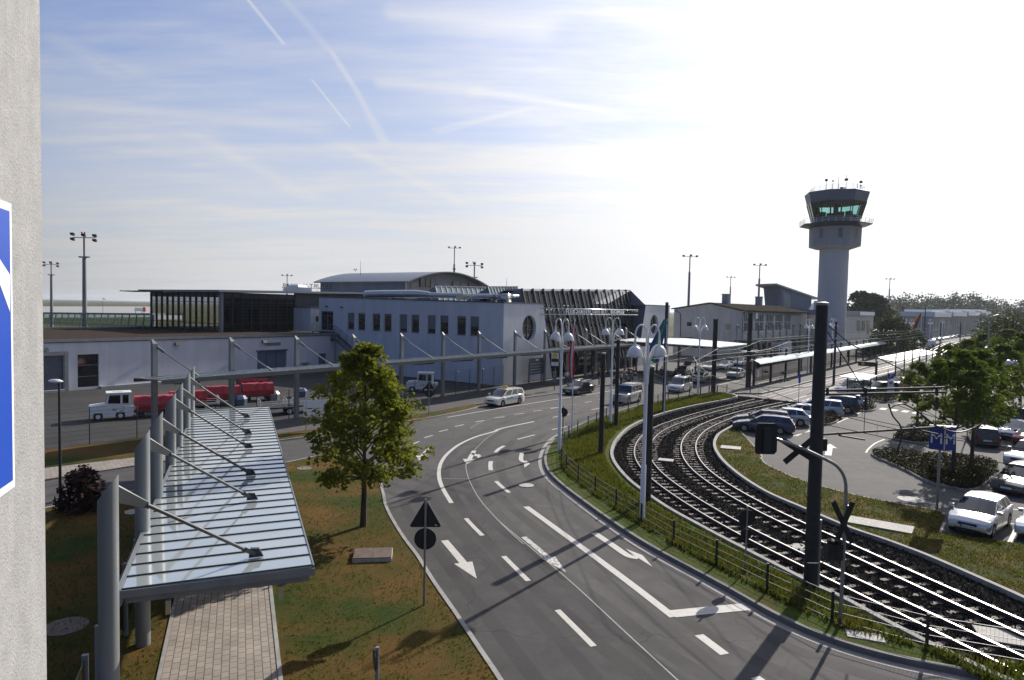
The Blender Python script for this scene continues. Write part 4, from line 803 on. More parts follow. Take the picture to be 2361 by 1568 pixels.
for k_ in range(8):
    a,b=2*PI*k_/8,2*PI*(k_+1)/8
    for z in (40.5,41.,41.3): ra.bar((6.2*math.cos(a),6.2*math.sin(a),z),(6.2*math.cos(b),6.2*math.sin(b),z),.05,.05)
    for j in range(3): t=j/3; x=6.2*(math.cos(a)*(1-t)+math.cos(b)*t); y=6.2*(math.sin(a)*(1-t)+math.sin(b)*t); ra.bar((x,y,40),(x,y,41.3),.05,.05)
ra.build('roof_railing',M['alu'],TW)
an=MB()
for x,y,h in ((-5,-3,2.6),(-3.9,-4,1.9),(-2.6,-4.2,3.2),(.4,-3,2.6),(2.8,-4,2.),(4,-3.3,2.4),(5.2,-2,1.6)): an.cyl((x,y,40),(x,y,40+h),.08,.04,6)
an.box(.1,.7,-3.3,-2.7,42.6,43.1); an.lathe([(.35,0),(.3,.5),(0,.6)],(-5,-3,42.2),8); an.lathe([(.4,0),(.3,.5),(0,.6)],(4.2,-3.3,42.2),8); an.box(-1.6,-1.,-4,-3.5,40,40.8); an.box(-.7,-.2,-4,-3.5,40,40.7); an.cyl((.4,-3,42.6),(.4,-3,44.),.05); an.build('antenna',M['steel_d'],TW)
for x,y,h in ((-3.9,-4,1.9),(5.2,-2,1.6)): MB().lathe([(.12,h),(.25,h+.35),(0,h+.4)],(x,y,40),8).build('warning_lamp',M['sign_red'],TW)
MB().box(-.12,.12,-.5,.5,0,0).build('slot_window',M['window'],TW) if 0 else None
sl_=MB()
for z in (4,9,13.6,18.4,23.3): sl_.box(rS-.05,rS+.02,-.35,.35,z,z+1.5)
o=sl_.build('stair_window',M['window'],TW); o.rotation_euler=(0,0,R_(-25))
# ---- low buildings right of the tower
q=aty(1905,760,178); LW=thing('flat_building','flat roofed grey building with blue fascia beside the control tower','building',(q.x,q.y,0),R_(48)); MB().box(0,44,0,14,0,9.6).build('wall',M['old_wall'],LW); MB().box(-.3,44.3,-.3,14.3,9.6,10.9).build('roof',M['blue_panel'],LW)
for x in (6,10.5,27,32,37): MB().box(x,x+3.2,-.1,-.02,5.2,8.2).build('window',M['window'],LW)
MB().box(28,43,-.5,-.31,9.7,10.7).build('fascia_panel',M['white_metal'],LW); MB().box(8,11,3,6,10.9,13.4).build('chimney',M['grey_wall'],LW); MB().cyl((13.5,4,10.9),(13.5,4,13.),.5).lathe([(.8,13.),(.7,13.8),(0,14.2)],(13.5,4,0),12).build('ventilator',M['alu'],LW); MB().add([(10,2,10.9),(20,2,10.9),(10,8,10.9),(20,8,10.9),(13,2,13),(13,8,13)],[(0,1,4),(3,2,5),(1,3,5,4),(2,0,4,5)]).build('roof_lantern',M['white_metal'],LW)
# ---- hangars far right
h0=aty(2150,775,300); h1=aty(2282,772,430); d=(h1-h0); d.z=0; HL=d.length; HA=math.atan2(d.y,d.x)
for i in range(4):
    a=i/4; hz_=9.9+.6*i; t=thing('hangar',('pale hangar nearest the dark willow in the far row','second pale hangar of the far row','third pale hangar of the far row','last pale hangar of the far row, by the woods')[i],'hangar',(h0.x+d.x*a,h0.y+d.y*a,0),HA,'hangars along the taxi road'); L_=HL/4
    MB().box(0,L_-1,0,13,0,hz_).build('wall',M['hangar_wall'],t); MB().box(0,L_-5,-.6,13,hz_-.2,hz_+2.).build('fascia',M['white_metal'],t); MB().box(L_-5,L_-1,-.4,13,hz_-.2,hz_+1.8).build('stair_head',M['blue_panel'],t)
    for j in range(5): MB().box(3+j*L_/6.5,4.2+j*L_/6.5,-.12,-.03,3.,hz_-1.2).build('window',M['blue_panel'],t)
    MB().box(L_*.55,L_*.55+3.5,-.12,-.03,0,4.5).build('gate',M['blue_steel'],t)
    rk=MB()
    for j in range(6): rk.extr([(2+j*L_/8,hz_+2),(2+j*L_/8+3,hz_+2),(2+j*L_/8+1.5,hz_+3.)],'y',1,12)
    rk.build('roof_light',M['bright_roof'],t)
# ---- foreground wall with its road sign
WA=R_(109.6); wd=Vector((math.cos(WA),math.sin(WA),0)); wn_=Vector((math.sin(WA),-math.cos(WA),0)); we_=aty(99.5,784,3.85); we_.z=0
FW=thing('plaster_wall','rough beige plaster wall corner at the very edge of the view','wall',we_,WA); m=MB().box(-6,0,0,.35,0,16); m.build('wall',M['plaster'],FW)
FW.rotation_euler=(0,0,WA)
def wl_pt(u,v): return onp(u,v,we_+wn_*.012,109.6)
p1=wl_pt(26,470); p2=wl_pt(27,1127); sg=thing('parking_sign','blue and white sign plate fixed on the rough plaster wall','sign',we_,WA)
ztop=p1[1]; zbot=p2[1]; xr=p1[0]; MB().box(xr-1.5,xr,-.012,-.002,zbot,ztop).build('plate',M['sign_white'],sg); MB().box(xr-1.48,xr-.035,-.015,-.0125,zbot+.04,ztop-.04).build('blue_field',M['sign_blue'],sg)
pa_=[wl_pt(*c) for c in ((-20,571),(20.5,633.5),(20.5,719),(-20,608))]
MB().add([(p[0],-.0165,p[1]) for p in pa_],[(3,2,1,0)]).build('white_stripe',M['sign_white'],sg)
# ------------------------------------------------------------------ vehicles (front towards +x, origin on the ground under the middle)
def lerp(a,b,t): return a+(b-a)*t
def pl_(pts,x):
    if x<=pts[0][0]: return pts[0][1]
    for (a,b),(c,d) in zip(pts,pts[1:]):
        if x<=c: return lerp(b,d,(x-a)/(c-a))
    return pts[-1][1]
KIND=dict( # L,W,H,wheelbase,wheel r,belt; side profile of the lower body [(x/L,z)], glasshouse: rear base, front base, rear roof, front roof (x/L); window splits
 hatch=dict(L=4.18,W=1.72,H=1.47,wb=2.6,r=.31,belt=.93,prof=[(-.5,.62),(-.485,.86),(-.4,.95),(.2,.93),(.3,.9),(.44,.74),(.49,.62),(.5,.5)],gh=(-.455,.27,-.33,.06),win=[(.07,.3),(.33,.62),(.65,.93)]),
 estate=dict(L=4.75,W=1.78,H=1.48,wb=2.72,r=.31,belt=.92,prof=[(-.5,.6),(-.49,.86),(-.4,.94),(.12,.92),(.24,.89),(.43,.74),(.49,.62),(.5,.5)],gh=(-.48,.22,-.41,.03),win=[(.05,.3),(.33,.61),(.64,.93)]),
 sedan=dict(L=4.8,W=1.8,H=1.45,wb=2.8,r=.32,belt=.92,prof=[(-.5,.6),(-.49,.84),(-.36,.95),(-.28,.95),(.12,.92),(.24,.89),(.43,.75),(.49,.62),(.5,.5)],gh=(-.34,.22,-.2,.03),win=[(.1,.2),(.22,.57),(.6,.92)]),
 mpv=dict(L=4.76,W=1.8,H=1.66,wb=2.83,r=.33,belt=1.02,prof=[(-.5,.6),(-.49,.95),(-.4,1.02),(.2,1.0),(.32,.96),(.45,.8),(.49,.66),(.5,.5)],gh=(-.485,.31,-.44,.1),win=[(.05,.32),(.34,.62),(.65,.94)]),
 suv=dict(L=4.7,W=1.86,H=1.72,wb=2.7,r=.36,belt=1.08,prof=[(-.5,.65),(-.49,1.0),(-.4,1.08),(.12,1.06),(.22,1.03),(.43,.93),(.49,.8),(.5,.55)],gh=(-.485,.21,-.42,.05),win=[(.05,.3),(.33,.61),(.64,.93)]),
 offroad=dict(L=4.5,W=1.8,H=1.93,wb=2.75,r=.39,belt=1.22,prof=[(-.5,.7),(-.495,1.2),(-.4,1.22),(.14,1.22),(.17,1.16),(.46,1.12),(.495,1.02),(.5,.6)],gh=(-.492,.16,-.47,.11),win=[(.04,.34),(.37,.66),(.69,.96)]),
 van=dict(L=4.5,W=1.8,H=1.82,wb=2.7,r=.32,belt=1.08,prof=[(-.5,.62),(-.49,1.06),(-.4,1.08),(.2,1.06),(.3,1.0),(.44,.82),(.49,.66),(.5,.5)],gh=(-.488,.29,-.46,.1),win=[(.05,.33),(.37,.66),(.69,.95)]),
 bigvan=dict(L=5.0,W=1.92,H=1.98,wb=3.0,r=.34,belt=1.15,prof=[(-.5,.62),(-.49,1.12),(-.4,1.15),(.25,1.14),(.36,1.08),(.46,.9),(.49,.7),(.5,.5)],gh=(-.49,.35,-.47,.2),win=[(.72,.95)]))
def car(kind,pm_,name='parked_car',lab='',cat_='car',group=None,extra=(),detail=2,lower=None):
    K=KIND[kind]; L,Wd,H,wb,r,belt=K['L'],K['W'],K['H'],K['wb'],K['r'],K['belt']; P=[(a*L,b) for a,b in K['prof']]
    root=thing(name,lab,cat_,(0,0,0),0,group); root['_k']=kind
    fo=.5*L-(L-wb)*.46; wx=(fo,fo-wb); hw0=Wd/2
    xs=sorted({-L/2,-L/2+.03,-L/2+.1,-L/2+.25,L/2,L/2-.03,L/2-.1,L/2-.25,L/2-.5}|{x+r*1.12*math.cos(PI*i/8) for x in wx for i in range(9)}|{wx[1]+ (wx[0]-wx[1])*i/7 for i in range(1,7)}|{a*L for a,_ in K['prof']})
    b=MB(); rings=[]
    for x in xs:
        e=max(0,(abs(x)-(L/2-.55))/.55); hw=hw0*(1-.17*e**2.4)
        zs=pl_(P,x); zb=.2+.12*max(0,(abs(x)-(L/2-.3))/.3)
        for w_ in wx:
            dd=(r*1.12)**2-(x-w_)**2
            if dd>=-1e-6: zb=max(zb,r+math.sqrt(max(0,dd)))
        zb=min(zb,zs-.1); zm=lerp(zb,zs,.55); cr=.045 if kind!='offroad' else .015
        rings.append([(x,hw*.8,zb),(x,hw*.975,zb+.01),(x,hw,zm),(x,hw*.985,lerp(zm,zs,.7)),(x,hw*.93,zs),(x,hw*.5,zs+cr*.8),(x,0,zs+cr),(x,-hw*.5,zs+cr*.8),(x,-hw*.93,zs),(x,-hw*.985,lerp(zm,zs,.7)),(x,-hw,zm),(x,-hw*.975,zb+.01),(x,-hw*.8,zb)])
    n_=13; vs=[p for g_ in rings for p in g_]; fs=[]
    for i in range(len(rings)-1):
        for j in range(n_): fs.append((i*n_+j,(i+1)*n_+j,(i+1)*n_+(j+1)%n_,i*n_+(j+1)%n_))
    fs.append(tuple(range(n_))); fs.append(tuple((len(rings)-1)*n_+j for j in range(n_))[::-1]); b.add(vs,fs)
    # glasshouse
    rb,fb_,rr_,fr_=[a*L for a in K['gh']]; hb,hr=hw0*.93,hw0*(.76 if kind not in('offroad','van','bigvan') else .86)
    S_=sorted({0.,1.}|{q for w_ in K['win'] for q in w_}); T=[0,.07,.88,1.]; zb=belt-.01
    def pt(s,t,side):
        zr=H-.05-.05*(2*s-1.1)**2*(0 if kind in('offroad','bigvan') else 1); bow=.0
        return (lerp(lerp(rb,fb_,s),lerp(rr_,fr_,s),t),side*lerp(hb,hr,t)*(1-.03*(2*s-1)**2),lerp(zb,zr,t))
    glassq=[]
    for side in (1,-1):
        for i in range(len(S_)-1):
            for j in range(3):
                q=[pt(S_[i],T[j],side),pt(S_[i+1],T[j],side),pt(S_[i+1],T[j+1],side),pt(S_[i],T[j+1],side)]
                if side>0: q=q[::-1]
                isw=j==1 and any(a-1e-6<=S_[i] and S_[i+1]<=b_+1e-6 for a,b_ in K['win'])
                if isw: glassq.append((side,q))
                else: b.quad(*q)
    Y=[-1,-.5,0,.5,1]; rows=[pt(s,1,1) for s in S_]
    for i in range(len(S_)-1):      # roof
        for j in range(4):
            def rp(s,y): p=pt(s,1,1); return (p[0],p[1]*y,p[2]+.05*(1-y*y))
            b.quad(rp(S_[i],Y[j]),rp(S_[i+1],Y[j]),rp(S_[i+1],Y[j+1]),rp(S_[i],Y[j+1]))
    def cap(s,bow,Tc,dirn):
        sc_=MB()
        def cp_(t,y): p=pt(s,t,1); yy=(.05*(1-y*y)) if t>.99 else 0; return (p[0]+dirn*bow*(1-y*y)*(1-.65*t),p[1]*y,p[2]+yy)
        for j in range(4):
            for i in range(3):
                q=[cp_(Tc[i],Y[j]),cp_(Tc[i],Y[j+1]),cp_(Tc[i+1],Y[j+1]),cp_(Tc[i+1],Y[j])]
                if dirn<0: q=q[::-1]
                (sc_ if i==1 else b).quad(*q)
        return sc_
    ws=cap(1.,.16,[0,.03,.93,1.],1); rw=cap(0.,.08,[0,.12 if kind!='sedan' else .04,.88,1.],-1)
    body=b.build('body',M[pm_],root,True)
    ws.build('windscreen',M['cglass'],root,True)
    if kind=='bigvan': rw.build('rear_door',M[pm_],root)
    else: rw.build('rear_window',M['cglass'],root,True)
    for side,q in glassq: MB().quad(*q).build('side_window',M['cglass'],root)
    MB().box(-L/2+.2,L/2-.2,-hw0*.8,hw0*.8,.17,.5).build('underbody',M['black'],root)
    if detail:
        for w_ in wx:
            for side in (1,-1):
                wm=MB(); prof=[(r*.62,-.1),(r*.96,-.1),(r,-.07),(r,.07),(r*.96,.1),(r*.62,.1)]
                y0=side*(hw0-.12)
                n2=20; vs=[(w_+rr*math.cos(2*PI*k/n2),y0+yy,r+rr*math.sin(2*PI*k/n2)) for rr,yy in prof for k in range(n2)]; fs=[(i*n2+k,i*n2+(k+1)%n2,(i+1)*n2+(k+1)%n2,(i+1)*n2+k) for i in range(5) for k in range(n2)]
                o=wm.add(vs,fs).build('wheel',M['rubber'],root,True)
                rm=MB(); yo=y0+side*.09
                rm.add([(w_+r*.66*math.cos(2*PI*k/n2),yo-side*.05,r+r*.66*math.sin(2*PI*k/n2)) for k in range(n2)],[tuple(range(n2))])
                for k in range(5):
                    a=2*PI*k/5; rm.bar((w_,yo,r),(w_+r*.64*math.cos(a),yo,r+r*.64*math.sin(a)),r*.26,.03,(0,1,0))
                rm.build('rim',M['rim'],o)
        hl=pl_(P,L/2-.2)
        for side in (1,-1):
            e_=hw0*.78
            MB().add([(L/2-.07,side*e_*.62,hl-.24),(L/2-.18,side*e_*1.06,hl-.2),(L/2-.34,side*e_*1.17,hl-.09),(L/2-.22,side*e_*.72,hl-.035),(L/2-.3,side*e_*.62,hl-.24),(L/2-.42,side*e_*1.0,hl-.2),(L/2-.5,side*e_*1.1,hl-.09),(L/2-.4,side*e_*.72,hl-.06)],[(0,1,2,3),(4,7,6,5),(0,4,5,1),(1,5,6,2),(2,6,7,3),(3,7,4,0)][::1]).build('headlight',M['lamp_c'],root)
            zt_=belt-.02; x0=-L/2
            MB().box(x0-.005,x0+.2,min(side*hw0*.62,side*hw0*.9),max(side*hw0*.62,side*hw0*.9),zt_-.3,zt_-.05).build('tail_light',M['lamp_r'],root)
            MB().box(fb_-.25,fb_-.1,min(side*(hw0-.02),side*(hw0+.17)),max(side*(hw0-.02),side*(hw0+.17)),belt+.02,belt+.16).build('wing_mirror',M['black' if pm_ in('blackp','navy','bluebus') else pm_],root)
        gr_=MB().box(L/2-.12,L/2+.003,-hw0*.42,hw0*.42,hl-.22,hl-.11); gr_.build('grille',M['black'],root)
        MB().box(L/2-.1,L/2+.006,-hw0*.6,hw0*.6,.27,.36).build('air_intake',M['black'],root)
        MB().box(L/2-.02,L/2+.012,-.26,.26,.4,.51).build('licence_plate',M['plate'],root); MB().box(-L/2-.014,-L/2+.02,-.26,.26,.5 if kind in('estate','mpv','suv') else .55,.61 if kind in('estate','mpv','suv') else .66).build('licence_plate',M['plate'],root)
        sl=MB()
        for side in (1,-1):
            for xx in (lerp(rb,fb_,.31),lerp(rb,fb_,.63)): sl.box(xx-.006,xx+.006,side*hw0-.004 if side>0 else side*hw0-.002,side*hw0+.002 if side>0 else side*hw0+.004,.3,belt-.08)
        sl.build('door_gap',M['black'],root)
    return root
def put(o,P,local,head):
    h=R_(head); lx,ly=local; o.location=(P.x-lx*math.cos(h)+ly*math.sin(h),P.y-lx*math.sin(h)-ly*math.cos(h),P.z); o.rotation_euler=(0,0,h); return o
def wheelpos(kind,front,side=1):
    K=KIND[kind]; fo=.5*K['L']-(K['L']-K['wb'])*.46; return ((fo if front else fo-K['wb']),side*(K['W']/2-.04))
def putw(o,px,front,head,side=1,z=0.):  # by the tyre that touches the ground at pixel px
    return put(o,g(*px,z),wheelpos(o['_k'],front,side),head)
def clone(o,lab,pm_=None,group=None):
    c=copy_tree(o); c['label']=lab
    if group: c['group']=group
    if pm_:
        for ch in kids(c):
            if ch.name.split('.')[0] in ('body','wing_mirror'):
                ch.data=ch.data.copy(); ch.data.materials[0]=M[pm_]
    return c
RD=235.5
def bars(root,kind,m='black'):
    K=KIND[kind]; rb,fb_,rr_,fr_=[a*K['L'] for a in K['gh']]
    for s in (1,-1):
        MB().tube([(rr_+.15,s*.56,K['H']+.0),(rr_+.25,s*.57,K['H']+.06),(fr_-.15,s*.57,K['H']+.05),(fr_-.02,s*.56,K['H']-.01)],.025,6).build('roof_rail',M[m],root)
def taxisign(root,kind):
    K=KIND[kind]; MB().add([(-.12,-.3,K['H']+.03),(.12,-.3,K['H']+.03),(.12,.3,K['H']+.03),(-.12,.3,K['H']+.03),(-.06,-.27,K['H']+.2),(.06,-.27,K['H']+.2),(.06,.27,K['H']+.2),(-.06,.27,K['H']+.2)],[(4,5,6,7),(0,1,5,4),(1,2,6,5),(2,3,7,6),(3,0,4,7)]).build('roof_sign',M['sign_yellow'],root)
# --- traffic in front of the terminal
c=car('mpv','cream','taxi','cream people carrier taxi with blue wave lettering stopped at the pavement end','taxi'); taxisign(c,'mpv'); putw(c,k2(1590,486),True,RD-1)
wv=MB(); hw=KIND['mpv']['W']/2+.006
def side_strip(pts,w): 
    L=cat([(p[0],0,p[1]) for p in pts],5)
    for a,b_ in zip(L,L[1:]): wv.quad((a.x,hw,a.z+w/2),(a.x,hw,a.z-w/2),(b_.x,hw,b_.z-w/2),(b_.x,hw,b_.z+w/2))
side_strip([(1.0,.66),(.7,.72),(.45,.66),(.2,.7),(-.3,.62),(-.9,.6),(-1.4,.72)],.05); side_strip([(.9,.72),(.6,.8),(.3,.74)],.07); side_strip([(-.9,.7),(-1.3,.84),(-1.6,.92)],.09)
for i in range(5): wv.quad((.25-i*.22,hw,.86),(.25-i*.22,hw,.74),(.11-i*.22,hw,.74),(.11-i*.22,hw,.86))
wv.build('blue_lettering',M['sky_blue_ink'],c)
c=car('estate','blackp','car','black estate with its door ajar halted behind the flagpole','car'); bars(c,'estate','alu'); putw(c,k7(1225,1350),True,RD-3)
h_=KIND['estate']['W']/2; dd=MB().add([(.75,h_,.35),(.2,h_+.75,.35),(.2,h_+.72,.92),(.75,h_,.92),(.7,h_,.35),(.15,h_+.72,.35),(.15,h_+.69,.92),(.7,h_,.92)],[(0,1,2,3),(7,6,5,4),(1,5,6,2),(0,4,5,1)]); dd.add([(.7,h_,.92),(.18,h_+.7,.92),(.1,h_+.5,1.35),(.4,h_-.1,1.35)],[(0,1,2,3)]).build('open_door',M['blackp'],c)
c=car('offroad','silver','off_roader','boxy silver off roader with bull bar behind the nearest white lamp','car'); putw(c,k7(1905,1483),True,RD+1)
bbm=MB(); x0=KIND['offroad']['L']/2
for z in (.55,.8,1.05): bbm.tube([(x0+.02,-.72,z),(x0+.22,-.6,z),(x0+.22,.6,z),(x0+.02,.72,z)],.03,6)
for y in (-.55,-.2,.2,.55): bbm.tube([(x0+.22,y,.5),(x0+.22,y,1.1)],.028,6)
bbm.build('bull_bar',M['alu'],c); MB().box(-2.35,-2.2,-.3,.3,.75,1.4).build('spare_wheel',M['rubber'],c); MB().box(-1.9,-.1,-.62,.62,1.93,1.98).build('roof_rack',M['alu'],c)
c=car('van','silver','compact_van','tall silver compact van with long side window following the off roader','car'); putw(c,k8(1690,1540),True,RD+1); bars(c,'van','silver')
c=car('hatch','dgrey','car','dark brown hatchback with lifted tailgate at the kerb before the taxis','car'); putw(c,k8(1730,1272),True,RD)
MB().add([(-1.35,-.6,1.45),(-1.35,.6,1.45),(-2.2,.6,1.95),(-2.2,-.6,1.95),(-1.35,-.6,1.41),(-1.35,.6,1.41),(-2.2,.6,1.9),(-2.2,-.6,1.9)],[(0,1,2,3),(7,6,5,4),(0,3,7,4),(1,5,6,2),(2,6,7,3)]).build('open_tailgate',M['dgrey'],c)
c=car('estate','blackp','car','black car with shining pale bonnet driving in the middle lane before the twin mast','car'); putw(c,k8(1990,1390),True,RD); bars(c,'estate','alu'); taxisign(c,'estate')
t0=car('estate','cream','taxi','foremost cream taxi of the waiting rank, half behind the twin mast','taxi',group='taxi rank'); taxisign(t0,'estate'); putw(t0,k5(255,765),True,RD,1)
c=clone(t0,'second cream taxi of the waiting rank with sun glint on its roof sign'); putw(c,k5(480,745),True,RD)
c=clone(t0,'third cream taxi of the waiting rank beside the platform mast'); putw(c,k5(705,690),True,RD)
c=car('sedan','ice','car','silver blue saloon driving alone in the lane beside the platform wall','car'); putw(c,k5(655,875),True,RD-1)
c=car('sedan','silver','car','silver saloon behind the platform mast in front of the white truck','car'); putw(c,k5(980,665),True,RD)
# --- box truck, coach, minibus, vans
tr=thing('box_truck','white box truck with dark cab front parked by the old terminal','truck'); MB().box(-4.2,1.7,-1.22,1.22,1.05,3.75).build('cargo_box',M['white'],tr)
MB().add([(1.85,-1.15,.6),(3.6,-1.15,.6),(3.6,-1.1,1.5),(3.4,-1.05,2.75),(1.85,-1.05,2.85),(1.85,1.15,.6),(3.6,1.15,.6),(3.6,1.1,1.5),(3.4,1.05,2.75),(1.85,1.05,2.85)],[(0,1,2,3,4)[::1],(9,8,7,6,5),(0,5,6,1),(1,6,7,2),(2,7,8,3),(3,8,9,4),(4,9,5,0)]).build('cab',M['white'],tr)
MB().quad((3.61,-.98,1.55),(3.61,.98,1.55),(3.43,.96,2.6),(3.43,-.96,2.6)).build('windscreen',M['cglass'],tr); MB().quad((2.2,1.13,1.55),(3.3,1.13,1.55),(3.2,1.08,2.5),(2.2,1.08,2.5)).build('side_window',M['cglass'],tr); MB().box(3.55,3.68,-1.1,1.1,.45,1.0).build('bumper',M['black'],tr); MB().box(-4.2,3.4,-.9,.9,.5,1.04).build('chassis',M['black'],tr); MB().box(3.58,3.64,-.7,.7,1.05,1.4).build('grille',M['black'],tr)
for x in (2.7,-2.2):
    for y in (1,-1): MB().cyl((x,y*.85,.48),(x,y*1.15,.48),.48,None,18).build('wheel',M['rubber'],tr)
put(tr,g(*k5(1095,585)),(3.6,-1.1),231)
bs=thing('coach','dark blue coach with pale roof standing under the far canopy','bus'); 
sec=[(-1.25,.5),(-1.27,1.6),(-1.2,3.1),(-.95,3.45),(.95,3.45),(1.2,3.1),(1.27,1.6),(1.25,.5)]; m=MB().extr(sec,'x',-6,6); m.build('body',M['bluebus'],bs); MB().box(-5.9,5.9,-.98,.98,3.452,3.6).build('roof',M['white'],bs)
MB().quad((6.01,-1.1,1.3),(6.01,1.1,1.3),(6.01,1.05,3.),(6.01,-1.05,3.)).build('windscreen',M['cglass'],bs)
for s in (1,-1): 
    for i in range(5): MB().add([(-5.6+i*2.2,s*1.28,1.65),(-3.6+i*2.2,s*1.28,1.65),(-3.6+i*2.2,s*1.225,2.95),(-5.6+i*2.2,s*1.225,2.95)],[(0,1,2,3) if s<0 else (3,2,1,0)]).build('side_window',M['cglass'],bs)
for x in (3.6,-3.2):
    for y in (1,-1): MB().cyl((x,y*.95,.5),(x,y*1.2,.5),.5,None,18).build('wheel',M['rubber'],bs)
put(bs,g(*k6(10,760)),(6,0),229)
c=car('van','beige','minibus','beige minivan driving beyond the platform glass wall','car'); putw(c,k6(385,712),True,228)
c=car('bigvan','white','delivery_van','white delivery van, the nearer of two by the willow','van',group='white vans'); put(c,g(*k6(1150,695)),(0,.9),178)
c=clone(c,'white delivery van, the farther of two, left of the German flagpole mast',None,'white vans'); put(c,g(*k6(1390,692)),(0,.9),176)
c=car('suv','silver','car','silver off road car standing behind the two white vans','car'); put(c,g(*k6(1130,622)),(0,.9),200)
c=car('sedan','dgrey','car','dark saloon driving out of the roundabout with glinting bonnet','car'); put(c,g(*k6(1850,693)),(.5,.9),-20)
c=car('suv','blackp','car','black pickup-like car on the bank beyond the row of taxis','car'); put(c,g(*k6(2250,512)),(0,.9),175)
f0=None; A_=g(*k6(1480,622)); Z_=g(*k6(2110,520)); 
for i in range(15):
    t=(i/14); p=A_.lerp(Z_,t); cols=('dgrey','white','silver','cream','silver'); nm='waiting car in the glinting far row, '+['foremost, dark, by the willow','second from its near end','third from its near end','fourth from its near end','fifth from its near end','sixth from its near end','seventh from its near end','middle of the row','seventh from its far end','sixth from its far end','fifth from its far end','fourth from its far end','third from its far end','second from its far end','last, by the woods'][i]
    if f0 is None: f0=c=car('sedan','dgrey','parked_car',nm,'car',group='cars queueing far off',detail=1)
    else: c=clone(f0,nm,cols[i%5],'cars queueing far off')
    put(c,p,(0,0),205)
# --- parking row next to the tracks
def head(k,f,r,z=0.): a,b_=g(*k(*f),z),g(*k(*r),z); return math.degrees(math.atan2(a.y-b_.y,a.x-b_.x))
PH=head(k3,(1880,528),(2185,555)); 
c=car('estate','navy','parked_car','dark blue estate at the end of the row beside the tram tracks','car'); bars(c,'estate'); putw(c,k3(1880,530),True,PH)
pa0=c.location.copy(); fwd=Vector((math.cos(R_(PH)),math.sin(R_(PH)),0)); 
c=car('estate','dgrey','parked_car','dark estate with bright roof parked directly beyond the dark blue one','car'); c.location=pa0+Vector((.9,2.9,0)); c.rotation_euler=(0,0,R_(PH+2)); bars(c,'estate')
c=car('hatch','silver','parked_car','silver coupe with dazzling tail in the parking row left of the big mast','car'); putw(c,k4(590,640),False,PH+2)
c=car('hatch','white','parked_car','pale hatchback in the parking row hidden behind the big mast','car'); putw(c,k4(700,600),False,PH+3)
c=car('mpv','silver','parked_car','silver people carrier in the parking row right of the big mast','car'); putw(c,k4(838,572),False,PH+4)
c=car('suv','blackp','parked_car','black estate with red lights in the parking row beside the silver people carrier','car'); putw(c,k4(960,540),False,PH+5)
c=car('estate','ice','parked_car','light silver estate, last of the parking row before the bus shelter','car'); putw(c,k4(1000,500),False,PH+5); bars(c,'estate','alu')
# --- right side of the lot
CH=head(k4,(2062,1500),(2140,1385)); 
c=car('hatch','silver','parked_car','silver hatchback parked at the corner of the lawn, front to the viewer','car'); put(c,g(*k4(1895,1500)),(2.05,0),CH-6)
for ch in kids(c):
    if ch.name.startswith('licence_plate') and ch.data.vertices[0].co.x>0:
        lettering('EA SC 437',.1,M['ink'],ch,(2.11,.02,.418),(PI/2,0,PI/2),.002)
        MB().box(2.102,2.1035,-.26,-.21,.4,.51).build('euro_band',M['sign_blue'],ch)
c=car('estate','dgrey','parked_car','black car with blazing sunlit bonnet, second from the viewer at the right edge','car'); put(c,g(*k4(2200,1185)),(2.35,0),CH-12)
c=car('suv','silver','parked_car','silver car partly hidden behind the blazing black one at the right edge','car'); put(c,g(*k4(2290,985)),(2.3,0),CH-14)
c=car('estate','blackp','parked_car','black estate seen from behind under the parking trees','car'); put(c,g(*k4(2055,810)),(-2.35,0),62)
c=car('sedan','white','parked_car','white saloon beyond the black estate under the parking trees','car'); put(c,g(*k4(2215,745)),(2.0,0),CH-10)
c=car('suv','dgrey','parked_car','dark off road car with bright roof at the right edge behind the trees','car'); put(c,g(*k4(2270,640)),(-2.3,0),60)
c=car('hatch','redp','parked_car','dark red hatchback cut off by the right edge of the view','car'); put(c,g(*k4(2345,800)),(2.,0),CH-12)
c=car('sedan','ice','parked_car','silver blue car cut off at the lower right edge of the view','car'); put(c,g(*k4(2440,1560)),(2.3,0),CH-10)
c=car('hatch','redp','parked_car','bright red car beside the parking sign beyond the planting bed','car'); put(c,g(*k6(1080,1260)),(0,.8),215)
c=car('suv','dgrey','parked_car','dark off road car behind the planting bed and bus shelter','car'); put(c,g(*k6(800,1365)),(0,.85),195)
c=car('van','silver','parked_car','silver van seen through the bus shelter glass','car'); put(c,g(*k6(460,1345)),(0,.85),200)
c=car('estate','silver','parked_car','silver estate with a sun star behind the leafy crowns at the far right','car'); put(c,g(*k6(1930,930)),(0,.85),215)
for i,(px,lab) in enumerate((((2270,1030),'shiny silver car far right under the rear trees'),((2320,960),'white car at the right edge in the rear bays'),((2210,905),'pale car glimpsed between the rear crowns'))):
    c=clone(f0,lab,('silver','white','cream')[i],'cars in the rear bays'); put(c,g(px[0]*1.0,px[1]*.9+ (10 if i else 0)),(0,0),230)
